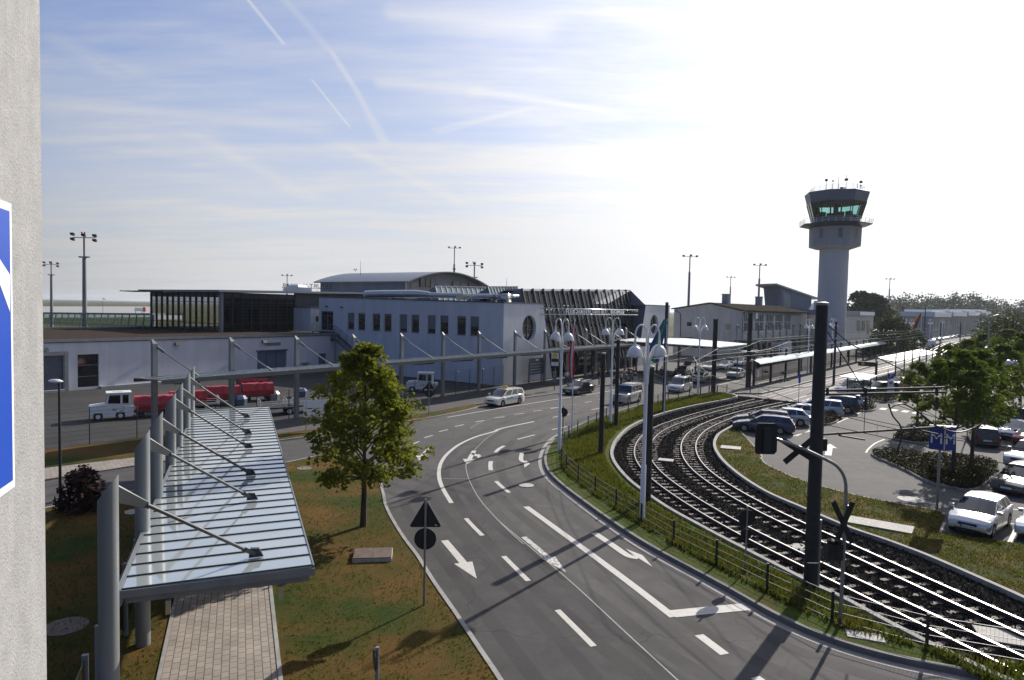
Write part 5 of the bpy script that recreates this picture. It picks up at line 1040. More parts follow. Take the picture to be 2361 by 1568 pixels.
# --- airport tugs and baggage carts
def tug(lab,number):
    t=thing('baggage_tug',lab,'tow tractor'); b_=MB()
    b_.extr([(-1.55,.35),(-1.0,.35),(-.9,.62),(-.35,.62),(-.25,.35),(.55,.35),(.62,.62),(1.2,.62),(1.3,.35),(1.6,.35),(1.6,1.05),(1.5,1.15),(.55,1.25),(.4,1.25),(-1.55,1.0)],'y',-.78,.78); b_.build('body',M['white_metal'],t)
    cb=MB(); cb.extr([(-1.35,1.0),(.42,1.24),(.25,2.12),(-1.3,2.12)],'y',-.72,.72); cb.build('cab',M['white_metal'],t); MB().box(-1.42,.36,-.78,.78,2.12,2.2).box(-.8,-.2,-.3,.3,2.2,2.24).build('roof',M['white_metal'],t)
    for s in (1,-1):
        MB().add([(-.62,s*.73,1.3),(.24,s*.73,1.35),(.14,s*.73,2.0),(-.62,s*.73,2.0)],[(0,1,2,3) if s<0 else (3,2,1,0)]).build('side_window',M['cglass'],t); MB().add([(-1.2,s*.73,1.3),(-.78,s*.73,1.3),(-.78,s*.73,2.0),(-1.2,s*.73,2.0)],[(0,1,2,3) if s<0 else (3,2,1,0)]).build('side_window',M['cglass'],t)
    MB().add([(.41,-.62,1.36),(.41,.62,1.36),(.275,.6,2.02),(.275,-.6,2.02)],[(0,1,2,3)]).build('windscreen',M['cglass'],t)
    for x in (-.62,.92):
        for s in (1,-1): o=MB().cyl((x,s*.5,.33),(x,s*.76,.33),.33,None,18).build('wheel',M['rubber'],t); MB().cyl((x,s*.761,.33),(x,s*.775,.33),.17,None,12).build('rim',M['white_metal'],o)
    for s in (.5,-.5): MB().cyl((1.6,s,.85),(1.63,s,.85),.1,None,12).build('headlight',M['lamp_c'],t)
    for i in range(3): MB().box(-1.85,-1.55,-.7,.7,.75+.12*i,.79+.12*i).build('rear_rack',M['white_metal'],t)
    sw=MB(); L=cat([(-.75,0,1.1),(-.9,0,.95),(-.8,0,.75),(-.55,0,.7)],5)
    for a,b2_ in zip(L,L[1:]): sw.quad((a.x,.786,a.z+.04),(a.x,.786,a.z-.04),(b2_.x,.786,b2_.z-.04),(b2_.x,.786,b2_.z+.04))
    sw.build('green_swoosh',M['green_ink'],t); lettering(number,.3,M['ink'],t,(-.2,.787,.72),(PI/2,0,PI),.004); return t
A2=head(k1,(440,585),(640,575))
t=tug('white baggage tug with cab pulling the red covered carts','90'); put(t,g(*k1(475,597)),(.92,.76),A2+4)
t=tug('white baggage tug numbered 114 behind the fence by the white block','114'); put(t,g(*k2(985,372)),(-.6,.76),RD-55)
def red_cart(lab):
    t=thing('covered_baggage_cart',lab,'baggage cart',group='red covered baggage carts'); MB().box(-1.5,1.5,-.75,.75,.45,.6).build('deck',M['steel_d'],t)
    m=MB(); sec=[(-.8,.6),(-.85,1.1),(-.55,1.75),(.55,1.75),(.85,1.1),(.8,.6)]; k_=9; q=random.Random(len(lab)); vs=[]
    for i in range(k_):
        x=-1.45+2.9*i/(k_-1); vs+=[(x,y*(1+q.uniform(-.02,.02)),z+q.uniform(-.03,.03)-(0.05 if i%2 else 0)) for y,z in sec]
    fs=[(i*6+j,(i+1)*6+j,(i+1)*6+(j+1)%6,i*6+(j+1)%6) for i in range(k_-1) for j in range(6)]; fs+=[(0,1,2,3,4,5),tuple((k_-1)*6+j for j in range(6))[::-1]]; m.add(vs,fs).build('cover',M['red_cover'],t)
    MB().cyl((1.452,0,1.12),(1.47,0,1.12),.42,None,18).build('end_opening',M['black'],t)
    for x in (-1.,1.):
        for s in (1,-1): MB().cyl((x,s*.5,.28),(x,s*.7,.28),.28,None,14).build('wheel',M['rubber'],t)
    MB().bar((1.5,0,.45),(2.3,0,.35),.07,.07).build('drawbar',M['steel_d'],t); return t
rc=[((950,565),'red covered baggage cart hitched right behind the white tug'),((1215,520),'second red covered baggage cart behind the canopy columns'),((1490,470),'third red covered baggage cart with bright sun spots'),((1760,440),'last and farthest red covered baggage cart')]
for i,(p,lab) in enumerate(rc):
    c=red_cart(lab); put(c,g(*k1(*p)),(-.3,.7),A2+3)
c=red_cart('half open red cart standing behind the last covered cart'); put(c,g(*k1(1690,360)),(0,.7),A2+6)
def flat_cart(lab):
    t=thing('baggage_trolley',lab,'baggage cart',group='white railed baggage trolleys'); MB().box(-1.5,1.5,-.75,.75,.55,.68).build('deck',M['steel_d'],t); r=MB()
    for x in (-1.45,1.45):
        r.tube([(x,-.7,.68),(x,-.7,1.25),(x,-.6,1.35),(x,.6,1.35),(x,.7,1.25),(x,.7,.68)],.025,6)
        for i in range(6): r.bar((x,-.5+.2*i,.68),(x,-.5+.2*i,1.34),.02,.02)
    for z in (.85,1.02): r.tube([(-1.45,.72,z),(.6,.72,z)],.02,6); r.tube([(-1.45,-.72,z),(1.45,-.72,z)],.02,6)
    r.build('railing',M['white_metal'],t)
    for x in (-.95,.95):
        for s in (1,-1): o=MB().cyl((x,s*.5,.3),(x,s*.7,.3),.3,None,16).build('wheel',M['rubber'],t); MB().cyl((x,s*.705,.3),(x,s*.71,.3),.2,None,12).build('rim',M['white_metal'],o)
    return t
for p,lab,px in (((1925,550),'white railed baggage trolley in front of the canopy pole','a'),((2120,530),'white railed baggage trolley half behind the maple leaves','b'),((1320,530),'white railed baggage trolley seen between the canopy columns','c')):
    c=flat_cart(lab); put(c,g(*k1(*p)),(-.4,.7),A2+2)
for p,lab,cc in (((1580,470),'dark blue bundle lying between the carts','bluebus'),((1840,430),'grey tarpaulin bundle between the red cart and the trolley','steel'),((2060,405),'dark blue crate beyond the trolleys','bluebus')):
    t=thing('luggage_bundle',lab,'luggage',g(*k1(*p),0),.4); MB().lathe([(.0,.95),(.5,.9),(.75,.6),(.7,.0)],(0,0,0),7).build('bundle',M[cc],t,True)
# ------------------------------------------------------------------ near canopy
L0=Vector((-8.43,14.58,0)); CN=thing('walkway_canopy','long ribbed glass canopy hung from oval steel columns over the brick walk','canopy',L0,CA)   # local x along the walk, y to the left
r=MB(); r.add([(0,-.05,3.25),(0,-4.05,3.3),(27,-4.05,3.3),(27,-.05,3.25),(0,-.05,3.29),(0,-4.05,3.34),(27,-4.05,3.34),(27,-.05,3.29)],[(0,1,2,3),(7,6,5,4),(1,0,4,5),(2,1,5,6),(3,2,6,7),(0,3,7,4)]); r.build('roof_panel',M['canopy'],CN)
rb=MB()
for i in range(37):
    x=.02+i*.749; rb.add([(x-.025,-.04,3.292),(x+.025,-.04,3.292),(x+.025,-4.06,3.342),(x-.025,-4.06,3.342),(x-.02,-.04,3.318),(x+.02,-.04,3.318),(x+.02,-4.06,3.368),(x-.02,-4.06,3.368)],[(3,2,1,0),(4,5,6,7),(0,1,5,4),(1,2,6,5),(2,3,7,6),(3,0,4,7)][::1])
rb.build('rib',M['steel_d'],CN)
fr=MB(); fr.box(-.05,-.002,-4.1,.0,3.12,3.29).box(.12,.2,-4.0,-.1,2.93,3.11).box(-.06,27.05,-.04,.06,2.95,3.31).box(0,27.05,-4.1,-4.062,3.1,3.36).box(27.002,27.06,-4.1,.0,2.98,3.34)
for i in range(6): x=.35+i*5.2; fr.bar((x,-.1,3.1),(x,-4.,3.12),.12,.22)
fr.build('edge_beam',M['gpaint'],CN)
for y in (-.95,-3.35): MB().box(-.02,.08,y-.05,y+.05,2.62,2.928).build('bracket',M['alu'],CN)
cols=[-1.04,4.2,7.6,12.5,16.0,20.8,24.4]
for i,x in enumerate(cols):
    n_=24; vs=[]; a_=.19
    for z in (0.,1.):
        for k in range(n_):
            t=2*PI*k/n_; px_,py_=x+a_*math.cos(t),.04+a_*math.sin(t); vs.append((px_,py_,0.05 if z==0 else 6.15-.55*(py_+.2)/.4*1.))
    MB().add(vs,[(k,(k+1)%n_,n_+(k+1)%n_,n_+k) for k in range(n_)]+[tuple(range(n_,2*n_))]).build('column',M['gpaint'],CN,True)
    if i<6:
        e=Vector((x+2.05,-2.78,3.42)); s_=Vector((x+.05,-.12,5.72)); d=(e-s_).normalized(); tb=MB(); tb.cyl(s_+d*.75,e-d*.35,.042,None,12); rod=tb.build('tie_rod',M['gdark'],CN,True)
        pl=MB(); pl.add([(x+.0,-.12,5.85),(x+.0,-.12,5.5),tuple(s_+d*.8+Vector((0,0,-.07))),tuple(s_+d*.8+Vector((0,0,.07))),(x+.05,-.14,5.85),(x+.05,-.14,5.5),tuple(s_+d*.8+Vector((.05,0,-.07))),tuple(s_+d*.8+Vector((.05,0,.07)))],[(3,2,1,0),(4,5,6,7),(0,1,5,4),(1,2,6,5),(2,3,7,6),(3,0,4,7)]); pl.build('gusset',M['gdark'],rod)
        sh=MB(); sh.bar(e-d*.38,e-d*.02,.13,.1); sh.add([(e.x-.06,e.y+.14,3.36),(e.x-.06,e.y-.2,3.36),(e.x-.06,e.y-.1,3.56),(e.x-.06,e.y+.1,3.58),(e.x+.06,e.y+.14,3.36),(e.x+.06,e.y-.2,3.36),(e.x+.06,e.y-.1,3.56),(e.x+.06,e.y+.1,3.58)],[(3,2,1,0),(4,5,6,7),(0,1,5,4),(1,2,6,5),(2,3,7,6),(3,0,4,7)]); sh.build('clevis',M['steel_d'],rod)
GS=thing('glass_screen','low glass windscreen panels between steel posts along the covered walk','screen',L0,CA); xs_=[-2.6,-.5,.9,3.0,4.9,7.0,8.4,10.5,12.2,14.3,15.8,17.9]
for i,x in enumerate(xs_): MB().box(x-.05,x+.05,.5,.62,0.05,2.2).build('post',M['gpaint'],GS)
for i in range(0,len(xs_)-1): 
    if (xs_[i+1]-xs_[i])>1.6: MB().box(xs_[i]+.06,xs_[i+1]-.06,.55,.562,.35,2.12).build('pane',M['glass_panel'],GS)
bs_=thing('cycle_stand','black bent tube rail leaning beside the nearest canopy column','stand',L0+ca*-.2-cr*.1,CA); MB().tube(cat([(0,0,.1),(0,0,1.2),(.1,0,1.45),(.3,0,1.45),(.4,0,1.2),(.4,0,.1)],4),.04,8).build('tube',M['black'],bs_,True)
# ------------------------------------------------------------------ far canopy along the terminal
def long_canopy(nm,lab,org,ang,x0,x1,yb,yf,z,poles,poletop,ov=.75,front=None):
    t=thing(nm,lab,'canopy',org,ang); zf=z+.12
    MB().add([(x0,yb,z),(x1,yb,z),(x1,yf,zf),(x0,yf,zf),(x0,yb,z+.05),(x1,yb,z+.05),(x1,yf,zf+.05),(x0,yf,zf+.05)],[(0,1,2,3)[::-1],(4,5,6,7),(0,1,5,4),(1,2,6,5),(2,3,7,6),(3,0,4,7)][::1]).build('roof_panel',M['canopy_g'],t)
    rb=MB(); k=int((x1-x0)/ov)
    for i in range(k+1): x=x0+(x1-x0)*i/k; rb.bar((x,yb,z+.07),(x,yf,zf+.07),.05,.05)
    rb.build('rib',M['alu'],t); MB().box(x0,x1,yf-.06,yf-.002,zf-.24,zf+.06).box(x0,x1,yb+.002,yb+.06,z-.22,z+.06).build('edge_beam',M['gdark'],t)
    for p in poles:
        po=MB(); po.add([(p+sx*.16,yb+.3+sy*.13,zz_) for zz_ in (0,1) for sx,sy in ((-1,-1),(1,-1),(1,1),(-1,1))],[]); 
        po=MB(); po.box(p-.17,p+.17,yb+.12,yb+.4,.05,poletop-.3); po.add([(p-.17,yb+.12,poletop-.3),(p+.17,yb+.12,poletop-.3),(p+.17,yb+.4,poletop-.3),(p-.17,yb+.4,poletop-.3),(p-.17,yb+.3,poletop),(p-.05,yb+.3,poletop),(p-.05,yb+.4,poletop),(p-.17,yb+.4,poletop)],[(4,5,6,7),(0,1,5,4),(1,2,6,5),(2,3,7,6),(3,0,4,7)]); po.build('column',M['gpaint'],t)
        rd=MB(); a_=Vector((p+.12,yb+.1,poletop-.55)); e=Vector((p+1.6,lerp(yb,yf,.72),zf+.02)); d=(e-a_).normalized(); rd.cyl(a_+d*.5,e,.05,None,8); rd.bar(a_,a_+d*.6,.06,.2); rd.bar(e-d*.5,e,.12,.12); rd.build('tie_rod',M['gpaint'],t)
        MB().add([(p+1.4,yb+.3,z-.3),(p+1.4,yf+.3,zf-.12),(p+1.4,yf+1.,zf-.5),(p+1.4,yb+.3,z-.65),(p+1.6,yb+.3,z-.3),(p+1.6,yf+.3,zf-.12),(p+1.6,yf+1.,zf-.5),(p+1.6,yb+.3,z-.65)],[(3,2,1,0),(4,5,6,7),(0,1,5,4),(1,2,6,5),(2,3,7,6),(3,0,4,7)]).build('cantilever',M['gdark'],t)
    return t
long_canopy('facade_canopy','long ribbed glass canopy with rod stayed poles along the white terminal front',B0,BA,-45.3,33.5,-1.75,-5.2,4.35,[-43.8,-37.9,-31.9,-25.6,-19.4,-13.1,-6.8,.45,7.4,14.8,18.6,26.,32.],6.95)
long_canopy('station_canopy','ribbed canopy with slanting rods along the pale old terminal',oc+Vector((1.3,-1.0,0))-Vector((math.cos(OA),math.sin(OA),0))*9,OA,0,60,0,-3.4,4.3,[2.,9,15,20,25.,30,35,40,46,53],7.5)
# ------------------------------------------------------------------ bright wing canopies over the taxi stand
def slab_roof(nm,lab,pts,z,zs,th,m,posts,pr_=.16,cat_='canopy'):
    P=[g(*p,z_) for p,z_ in zip(pts,zs)]; o=P[0].copy(); o.z=0; t=thing(nm,lab,cat_,o); n_=len(P); vs=[p-o for p in P]+[p-o-Vector((0,0,th)) for p in P]
    MB().add(vs,[tuple(range(n_)),tuple(range(n_,2*n_))[::-1]]+[(i,n_+i,n_+(i+1)%n_,(i+1)%n_) for i in range(n_)]).build('roof',M[m],t)
    fm=MB()
    for i in range(n_): a,b_=vs[n_+i],vs[n_+(i+1)%n_]; fm.bar(a-Vector((0,0,.12)),b_-Vector((0,0,.12)),.12,.2)
    for f in (.2,.4,.6,.8): fm.bar(vs[n_].lerp(vs[n_+1],f)-Vector((0,0,.1)),vs[2*n_-1].lerp(vs[2*n_-2],f)-Vector((0,0,.1)),.12,.2)
    fm.build('frame',M['steel_d'],t)
    for f,s_ in posts:
        q=vs[n_].lerp(vs[n_+1],f).lerp(vs[2*n_-1].lerp(vs[2*n_-2],f),s_); MB().cyl((q.x,q.y,.02),(q.x,q.y,q.z-.1),pr_,None,10).build('column',M['gpaint'],t)
    return t
k3c=crop(2300,980,2.24)
slab_roof('taxi_canopy','gleaming white wing canopy over the taxi stand',[k3c(350,852),k3c(1300,915),k3c(1560,886),k3c(990,835),k3c(520,836)],5,(4.95,4.95,4.95,5.1,5.1),.1,'bright_roof',((.2,.35),(.45,.35),(.7,.35),(.93,.35)))
slab_roof('taxi_canopy','small curved greenish glass canopy lowered beside the twin mast',[k3c(1270,986),k3c(1620,945),k3c(1640,938),k3c(1420,950)],4,(3.9,3.9,3.9,4.05),.06,'canopy_g',((.4,.4),(.9,.4)),.1)
slab_roof('bus_canopy','far gleaming wing canopy above the coach',[k6(-30,470),k6(900,492),k6(1000,478),k6(380,421),k6(-30,428)],5,(4.9,4.9,4.9,5.2,5.2),.14,'bright_roof',((.1,.5),(.35,.5),(.6,.5),(.85,.5)))
slab_roof('bus_canopy','small curved canopy at the end of the far bus stand',[k6(830,545),k6(1030,535),k6(1040,522),k6(910,518)],4.4,(4.3,4.3,4.3,4.5),.08,'canopy_g',((.2,.5),(.8,.5)),.12)
# ------------------------------------------------------------------ tram platform wall with narrow roof, and waiting shelter
W0,W1=PW[1],g(*k6(755,830)); wdv=(W1-W0); wdv.z=0; WL=wdv.length; WAng=math.atan2(wdv.y,wdv.x); PWt=thing('platform_screen','long platform wall of glass panes and dark posts under a narrow curved roof','screen',(W0.x,W0.y,.16),WAng)
nP=13
for i in range(nP+1): x=WL*i/nP; MB().box(x-.16,x+.16,-.14,.14,0,4.25).lathe([(.14,4.25),(.12,4.4),(0,4.45)],(x,0,0),8).build('post',M['anthracite'],PWt)
for i in range(nP): a=WL*i/nP+.17; b_=WL*(i+1)/nP-.17; MB().box(a,b_,-.012,.012,.45,2.75).build('pane',M['glass_panel'],PWt)
rl_=MB()
for z in (.3,2.85): rl_.bar((0,0,z),(WL,0,z),.05,.06)
for i in range(nP*5): x=WL*i/(nP*5); rl_.bar((x,0,0.02),(x,0,.3),.02,.02)
rl_.build('rail',M['anthracite'],PWt)
ro=MB(); sec=[(-1.15,2.95),(-.9,3.2),(-.3,3.42),(.3,3.45),(.75,3.35),(.75,3.28),(.3,3.38),(-.3,3.35),(-.85,3.14),(-1.1,2.9)]; ro.extr(sec,'x',-1.2,WL+.6); ro.build('roof',M['pale_glass'],PWt,True)
ws_=MB(); ws_.tube([(0,0,4.3),(WL,0,4.3)],.025,6); ws_.build('stay_wire',M['steel'],PWt)
for i,(x,y0) in enumerate(((1.3,.02),(3.2,.02))): MB().box(x,x+.7,-.03,-.014,1.0,2.0).build('poster',M['sign_white'] if i==0 else M['blind'],PWt)
# waiting shelter between the tram road and the lot
z_=2.75
Sa,Sb,Sc_,Sd=g(*k6(955,905),3.0),g(*k6(1530,778),3.0),g(*k6(1270,738),3.0),g(*k6(690,850),3.0)
SH=thing('tram_shelter','waiting shelter with dazzling white sloped roof and glass walls by the tram road','shelter',(Sa.x,Sa.y,0)); o=Vector((Sa.x,Sa.y,0))
sd_=(Sb-Sa); sn=(Sd-Sa)
MB().add([p-o+Vector((0,0,dz)) for dz in (0,.08) for p in (Sa,Sb,Sc_,Sd)],[(3,2,1,0),(4,5,6,7),(0,1,5,4),(1,2,6,5),(2,3,7,6),(3,0,4,7)]).build('roof',M['bright_roof'],SH)
for i in range(7):
    p=(Sa-o)+sd_*(i/6.); MB().cyl((p.x,p.y,0),(p.x,p.y,4.3 if 1 else 3),.09,None,8).build('post',M['anthracite'],SH)
    if i<6: q=(Sa-o)+sd_*((i+1)/6.); MB().add([(p.x,p.y,.3),(q.x,q.y,.3),(q.x,q.y,2.5),(p.x,p.y,2.5)],[(0,1,2,3)]).build('pane',M['glass_panel'],SH)
    if i in (1,2,3,4,5): e=p+sn*.75; MB().bar((p.x,p.y,3.1),(e.x,e.y,3.13),.07,.07).build('roof_beam',M['anthracite'],SH)
for i in range(2): p=(Sd-o)+sd_*(i*.98); MB().cyl((p.x,p.y,0),(p.x,p.y,3.05),.09,None,8).build('post',M['anthracite'],SH)
MB().box(1.5,4,1.5,2,.42,.5).build('bench',M['wood'],SH)
p=g(*k6(690,1210)); t=thing('display_board','black passenger display with yellow disc on the end post of the shelter','display',(p.x,p.y,0),R_(-38)); MB().cyl((0,0,0),(0,0,3.3),.09,None,8).build('post',M['anthracite'],t); MB().box(-2.4,-.1,-.12,.12,2.5,3.15).build('screen',M['black'],t); MB().cyl((-1.75,-.121,2.85),(-1.75,-.13,2.85),.2,None,16).build('disc',M['sign_yellow'],t)
# bus shelter at the lot
p=g(*k6(450,1440)); t=thing('bus_shelter','small bus shelter with flat white wing roof beside the parked silver estate','shelter',(p.x,p.y,0),R_(52)); 
MB().add([(-3.3,-1.4,2.75),(3.3,-1.2,2.75),(3.3,1.2,2.9),(-3.3,1.4,2.9),(-3.3,-1.4,2.83),(3.3,-1.2,2.83),(3.3,1.2,2.98),(-3.3,1.4,2.98)],[(3,2,1,0),(4,5,6,7),(0,1,5,4),(1,2,6,5),(2,3,7,6),(3,0,4,7)]).build('roof',M['bright_roof'],t)
for x in (-1.9,1.9):
    for y in (-.8,.8): MB().cyl((x,y,0),(x,y,2.78),.07,None,8).build('post',M['anthracite'],t)
for a,b_ in (((-1.9,.8),(1.9,.8)),((-1.9,-.8),(-1.9,.8)),((1.9,-.8),(1.9,.8))): MB().add([(*a,.25),(*b_,.25),(*b_,2.4),(*a,2.4)],[(0,1,2,3)]).build('pane',M['glass_panel'],t)
MB().box(-1.6,1.6,.3,.7,.42,.48).build('bench',M['wood'],t)
p=g(*k6(2020,880)); t=thing('bus_shelter','far round-roofed kiosk shelter beyond the tram curve','shelter',(p.x,p.y,0),.6); MB().lathe([(0,3.2),(3.,3.1),(3.,2.95),(0,2.9)],n=24).build('roof',M['bright_roof'],t); MB().box(-1.2,1.2,-1,1,0,2.7).build('booth',M['grey_wall'],t)
for a in (0,1.57,3.14,4.71): MB().cyl((2*math.cos(a),2*math.sin(a),0),(2*math.cos(a),2*math.sin(a),2.95),.1,None,8).build('post',M['anthracite'],t)
# ------------------------------------------------------------------ street lamps: twin hoop lamps
def hoop_lamp():
    t=thing('street_lamp','','street lamp'); po=MB(); po.tube([(0,0,0),(0,0,2.55),(0,0,2.6),(0,0,6.9)],[.125,.12,.085,.08],14); po.build('pole',M['white_paint'],t,True)
    for s in (1,-1):
        ar=MB(); arc=[(s*.03,0,6.6),(s*.035,0,7.4),(s*.05,0,8.35)]+[(s*(.37-.32*math.cos(a)),0,8.35+.52*math.sin(a)) for a in [PI*i/10 for i in range(1,10)]]+[(s*.68,0,8.2),(s*.69,0,7.95)]; ar.tube(arc,.04,8); 
        for dy in (-.05,.05): ar.tube(cat([(s*.05,dy,6.2),(s*.09,dy,6.9),(s*.22,dy,7.5),(s*.42,dy,7.88),(s*.72,dy,7.97)],6),.035,8)
        ar.lathe([(.05,7.9),(.06,8.1),(.05,8.2)],(s*.69,0,0),8); ar.build('arm',M['white_paint'],t,True)
        sh=MB(); sh.lathe([(.05,7.95),(.12,7.93),(.24,7.83),(.31,7.68),(.335,7.5),(.33,7.48),(.3,7.5),(.28,7.66),(.1,7.82)],(s*.69,0,0),24); d_=sh.build('lamp_shade',M['white_paint'],t,True); MB().lathe([(.335,7.5),(.365,7.49),(.365,7.46),(.3,7.45),(0,7.4)],(s*.69,0,0),24).build('lens_ring',M['alu'],d_,True)
    return t
HLp=hoop_lamp(); lampdata=[(g(1480,1208),28,'nearest white twin lamp standing in the verge before the tram curve'),(g(1407,980),20,'white twin lamp behind the two short dark masts'),(g(1289,1045),125,'white twin lamp seen edge on beside the flagpole'),(g(1609,910),20,'white twin lamp beside the twin mast at the verge tip'),
 (g(*k6(1150,745)),15,'distant white twin lamp left of the German flag'),(g(*k6(1075,705)),20,'distant white twin lamp in front of the willow'),(g(*k6(1405,720)),20,'distant white twin lamp right of the German flag'),(aty(1917,830,128),20,'white twin lamp in front of the control tower shaft'),(aty(2170,800,260),10,'faint white twin lamp before the far hangars'),(aty(1862,850,108),100,'white lamp dome seen above the station canopy')]
for i,(p,a,lab) in enumerate(lampdata):
    o_=HLp if i==0 else copy_tree(HLp); p.z=.12 if i<4 else 0; place(o_,p,R_(a),lab,'white twin lamps')
# far right tall street lamp with single arm pair
p=g(2272,912); t=thing('street_lamp','tall slim grey lamp with two curved arms at the woodland edge','street lamp',(p.x*1.0,p.y,0),.3); MB().tube([(0,0,0),(0,0,9)],[.12,.08],8).build('pole',M['steel'],t)
for s in (1,-1): MB().tube(cat([(0,0,8.6),(s*.5,0,9.7),(s*1.5,0,10.1),(s*2.2,0,9.9)],4),.06,6).build('arm',M['steel'],t); 
q=g(*k1(180,1310)); t=thing('street_lamp','single grey street lamp with flat white head beside the dark red bush','street lamp',(q.x,q.y,.1),R_(160)); MB().tube([(0,0,0),(0,0,5.75)],[.07,.05],10).build('pole',M['steel_d'],t,True); h=MB(); h.lathe([(0,.09),(.12,.07),(.2,0),(.16,-.06),(0,-.09)],n=14); o=h.build('lamp_head',M['white_paint'],t,True); o.location=(.22,0,5.82); o.scale=(2.1,1,1)
# globe lamps in the lot
for px,zt_,lab in (((2232,1001),6.2,'globe lamp on a slim post between the parking trees'),((2318,960),5.6,'left globe lamp at the far right among the crowns'),((2334,962),5.6,'right globe lamp at the far right among the crowns')):
    p=g(*px); t=thing('globe_lamp',lab,'street lamp',(p.x,p.y,0)); MB().tube([(0,0,0),(0,0,zt_-.6)],.05,8).build('post',M['steel_d'],t); MB().lathe([(0,-.3),(.17,-.25),(.28,-.1),(.3,0),(.28,.1),(.17,.25),(0,.3)],(0,0,zt_-.3),16).build('globe',M['white_paint'],t,True)
# ------------------------------------------------------------------ apron floodlight masts
def flood(p,h,lab,sc=1.,n_=6,simple=False):
    t=thing('floodlight_mast',lab,'floodlight mast',(p.x,p.y,0)); MB().tube([(0,0,0),(0,0,h*.83),(0,0,h*.835),(0,0,h)],[.42*sc,.3*sc,.16*sc,.16*sc],14).build('pole',M['gpaint'],t,True); w_=1.9*sc
    ar=MB(); ar.bar((-w_,0,h),(w_,0,h),.12*sc,.12*sc); ar.bar((0,0,h),(0,0,h+.5*sc),.06*sc,.06*sc); ar.bar((-.4*sc,0,h+.7*sc),(.1*sc,0,h+.7*sc),.05*sc,.05*sc); ar.build('crossbar',M['steel_d'],t)
    pos=[(-w_,.5),(-w_,-.35),(w_,.3),(w_,-.5),(.0,.35)] if not simple else [(-w_,.15),(w_,.1),(.2,.3)]
    for x,dz in pos: MB().add([(x-.32*sc,-.35*sc,h+dz*sc-.05),(x+.32*sc,-.35*sc,h+dz*sc-.05),(x+.22*sc,.2*sc,h+dz*sc-.2*sc),(x-.22*sc,.2*sc,h+dz*sc-.2*sc),(x-.35*sc,-.35*sc,h+dz*sc+.3*sc),(x+.35*sc,-.35*sc,h+dz*sc+.3*sc),(x+.22*sc,.2*sc,h+dz*sc+.15*sc),(x-.22*sc,.2*sc,h+dz*sc+.15*sc)],[(3,2,1,0),(4,5,6,7),(0,1,5,4),(1,2,6,5),(2,3,7,6),(3,0,4,7)]).build('floodlight',M['steel_d'],t)
    if not simple:
        for x in (-.4,.1): MB().lathe([(.0,h+.7*sc),(.14*sc,h+.72*sc),(.12*sc,h+.95*sc),(0,h+1.0*sc)],(x*sc,0,0),8).build('warning_lamp',M['sign_red'],t)
        for x in (-.55,.55): MB().box(x*sc-.3*sc,x*sc+.3*sc,-.25*sc,.25*sc,h*.83,h*.83+.22*sc).build('floodlight',M['steel_d'],t)
    return t
def mast_at(u,vt,Y,lab,sc=1.,simple=False):
    p=aty(u,vt,Y); q=Vector((p.x,p.y,0)); flood(q,p.z,lab,sc,6,simple)
mast_at(194,548,118,'tallest floodlight mast rising behind the low white building'); mast_at(118,610,230,'second floodlight mast at the edge of the plaster wall',1.2)
mast_at(662,636,330,'distant floodlight mast left of the domed roof unit',1.2,True); mast_at(1048,572,190,'slim floodlight mast above the curved roof',.8,True); mast_at(1094,612,215,'floodlight mast with square lamps right of the curved roof',1.25); mast_at(1591,592,195,'tall tapered mast beside the old terminal chimney',1.0,True); mast_at(1685,640,340,'thin distant mast between the two chimneys',1.,True); mast_at(1752,612,225,'tapered mast in front of the slanted roof tower',1.,True); mast_at(2052,644,330,'slim distant mast right of the control tower trees',1.,True)
for u,v0,v1,Y,lab in ((831,628,600,139,'thin antenna rod on the curved roof'),(1973/1.0*.0+1168,664,640,118,'thin antenna rod behind the skylights')):
    a,b_=aty(u,v0,Y),aty(u,v1,Y); t=thing('antenna',lab,'antenna',(a.x,a.y,a.z-.6)); MB().cyl((0,0,0),(0,0,b_.z-a.z+.6),.05,.02,6).build('rod',M['steel_d'],t)
# ------------------------------------------------------------------ tram masts and overhead line
def mast(b,t_,r0_,r1_,lab,cap=True,twin=False,z0=0.):
    p=g(*b,z0); d=ray(*t_); k=math.hypot(p.x,p.y)/math.hypot(d.x,d.y); h=CAMH+d.z*k-z0; t=thing('tram_mast',lab,'mast',(p.x,p.y,z0)); 
    if twin:
        for s in (-.17,.17): MB().box(s-.06,s+.06,-.17,.17,0,h).build('upright',M['anthracite'],t)
        MB().box(-.1,.1,-.03,.03,.1,h-.1).build('web',M['anthracite'],t)
    else:
        MB().tube([(0,0,0),(0,0,h)],[r0_,r1_],20).build('pole',M['anthracite'],t,True)
        if cap: MB().lathe([(r1_*1.08,h-.06),(r1_*1.08,h+.03),(r1_*.5,h+.06),(0,h+.07)],n=16).build('cap',M['gpaint'],t)
    MB().cyl((0,0,0),(0,0,.06),r0_*1.5).build('base_plate',M['concrete'],t); return t,p,h
BM,bp_,bh=mast((1868,1362),(1891,700),.235,.2,'tallest dark tram mast standing close by in the verge with two tube arms',True,False,.0)
for b_,t_,lab in (((1492.5,1162),(1500.8,846),'short dark mast right behind the nearest white lamp'),((1385,1050),(1391,815),'short dark mast, left of the pair before the off roader'),((1420,985),(1431,783),'short dark mast, right of the pair before the off roader'),((1530,950),(1537,698),'tall dark mast by the verge kerb in front of the compact van')): mast(b_,t_,.17,.15,lab,True,False,.1)
mast(k5(270,1105),k5(313,-20),.2,.2,'twin section steel mast at the verge tip',True,True); mast(k5(785,1020),k5(815,-110),.2,.2,'twin section steel mast at the start of the platform',True,True)
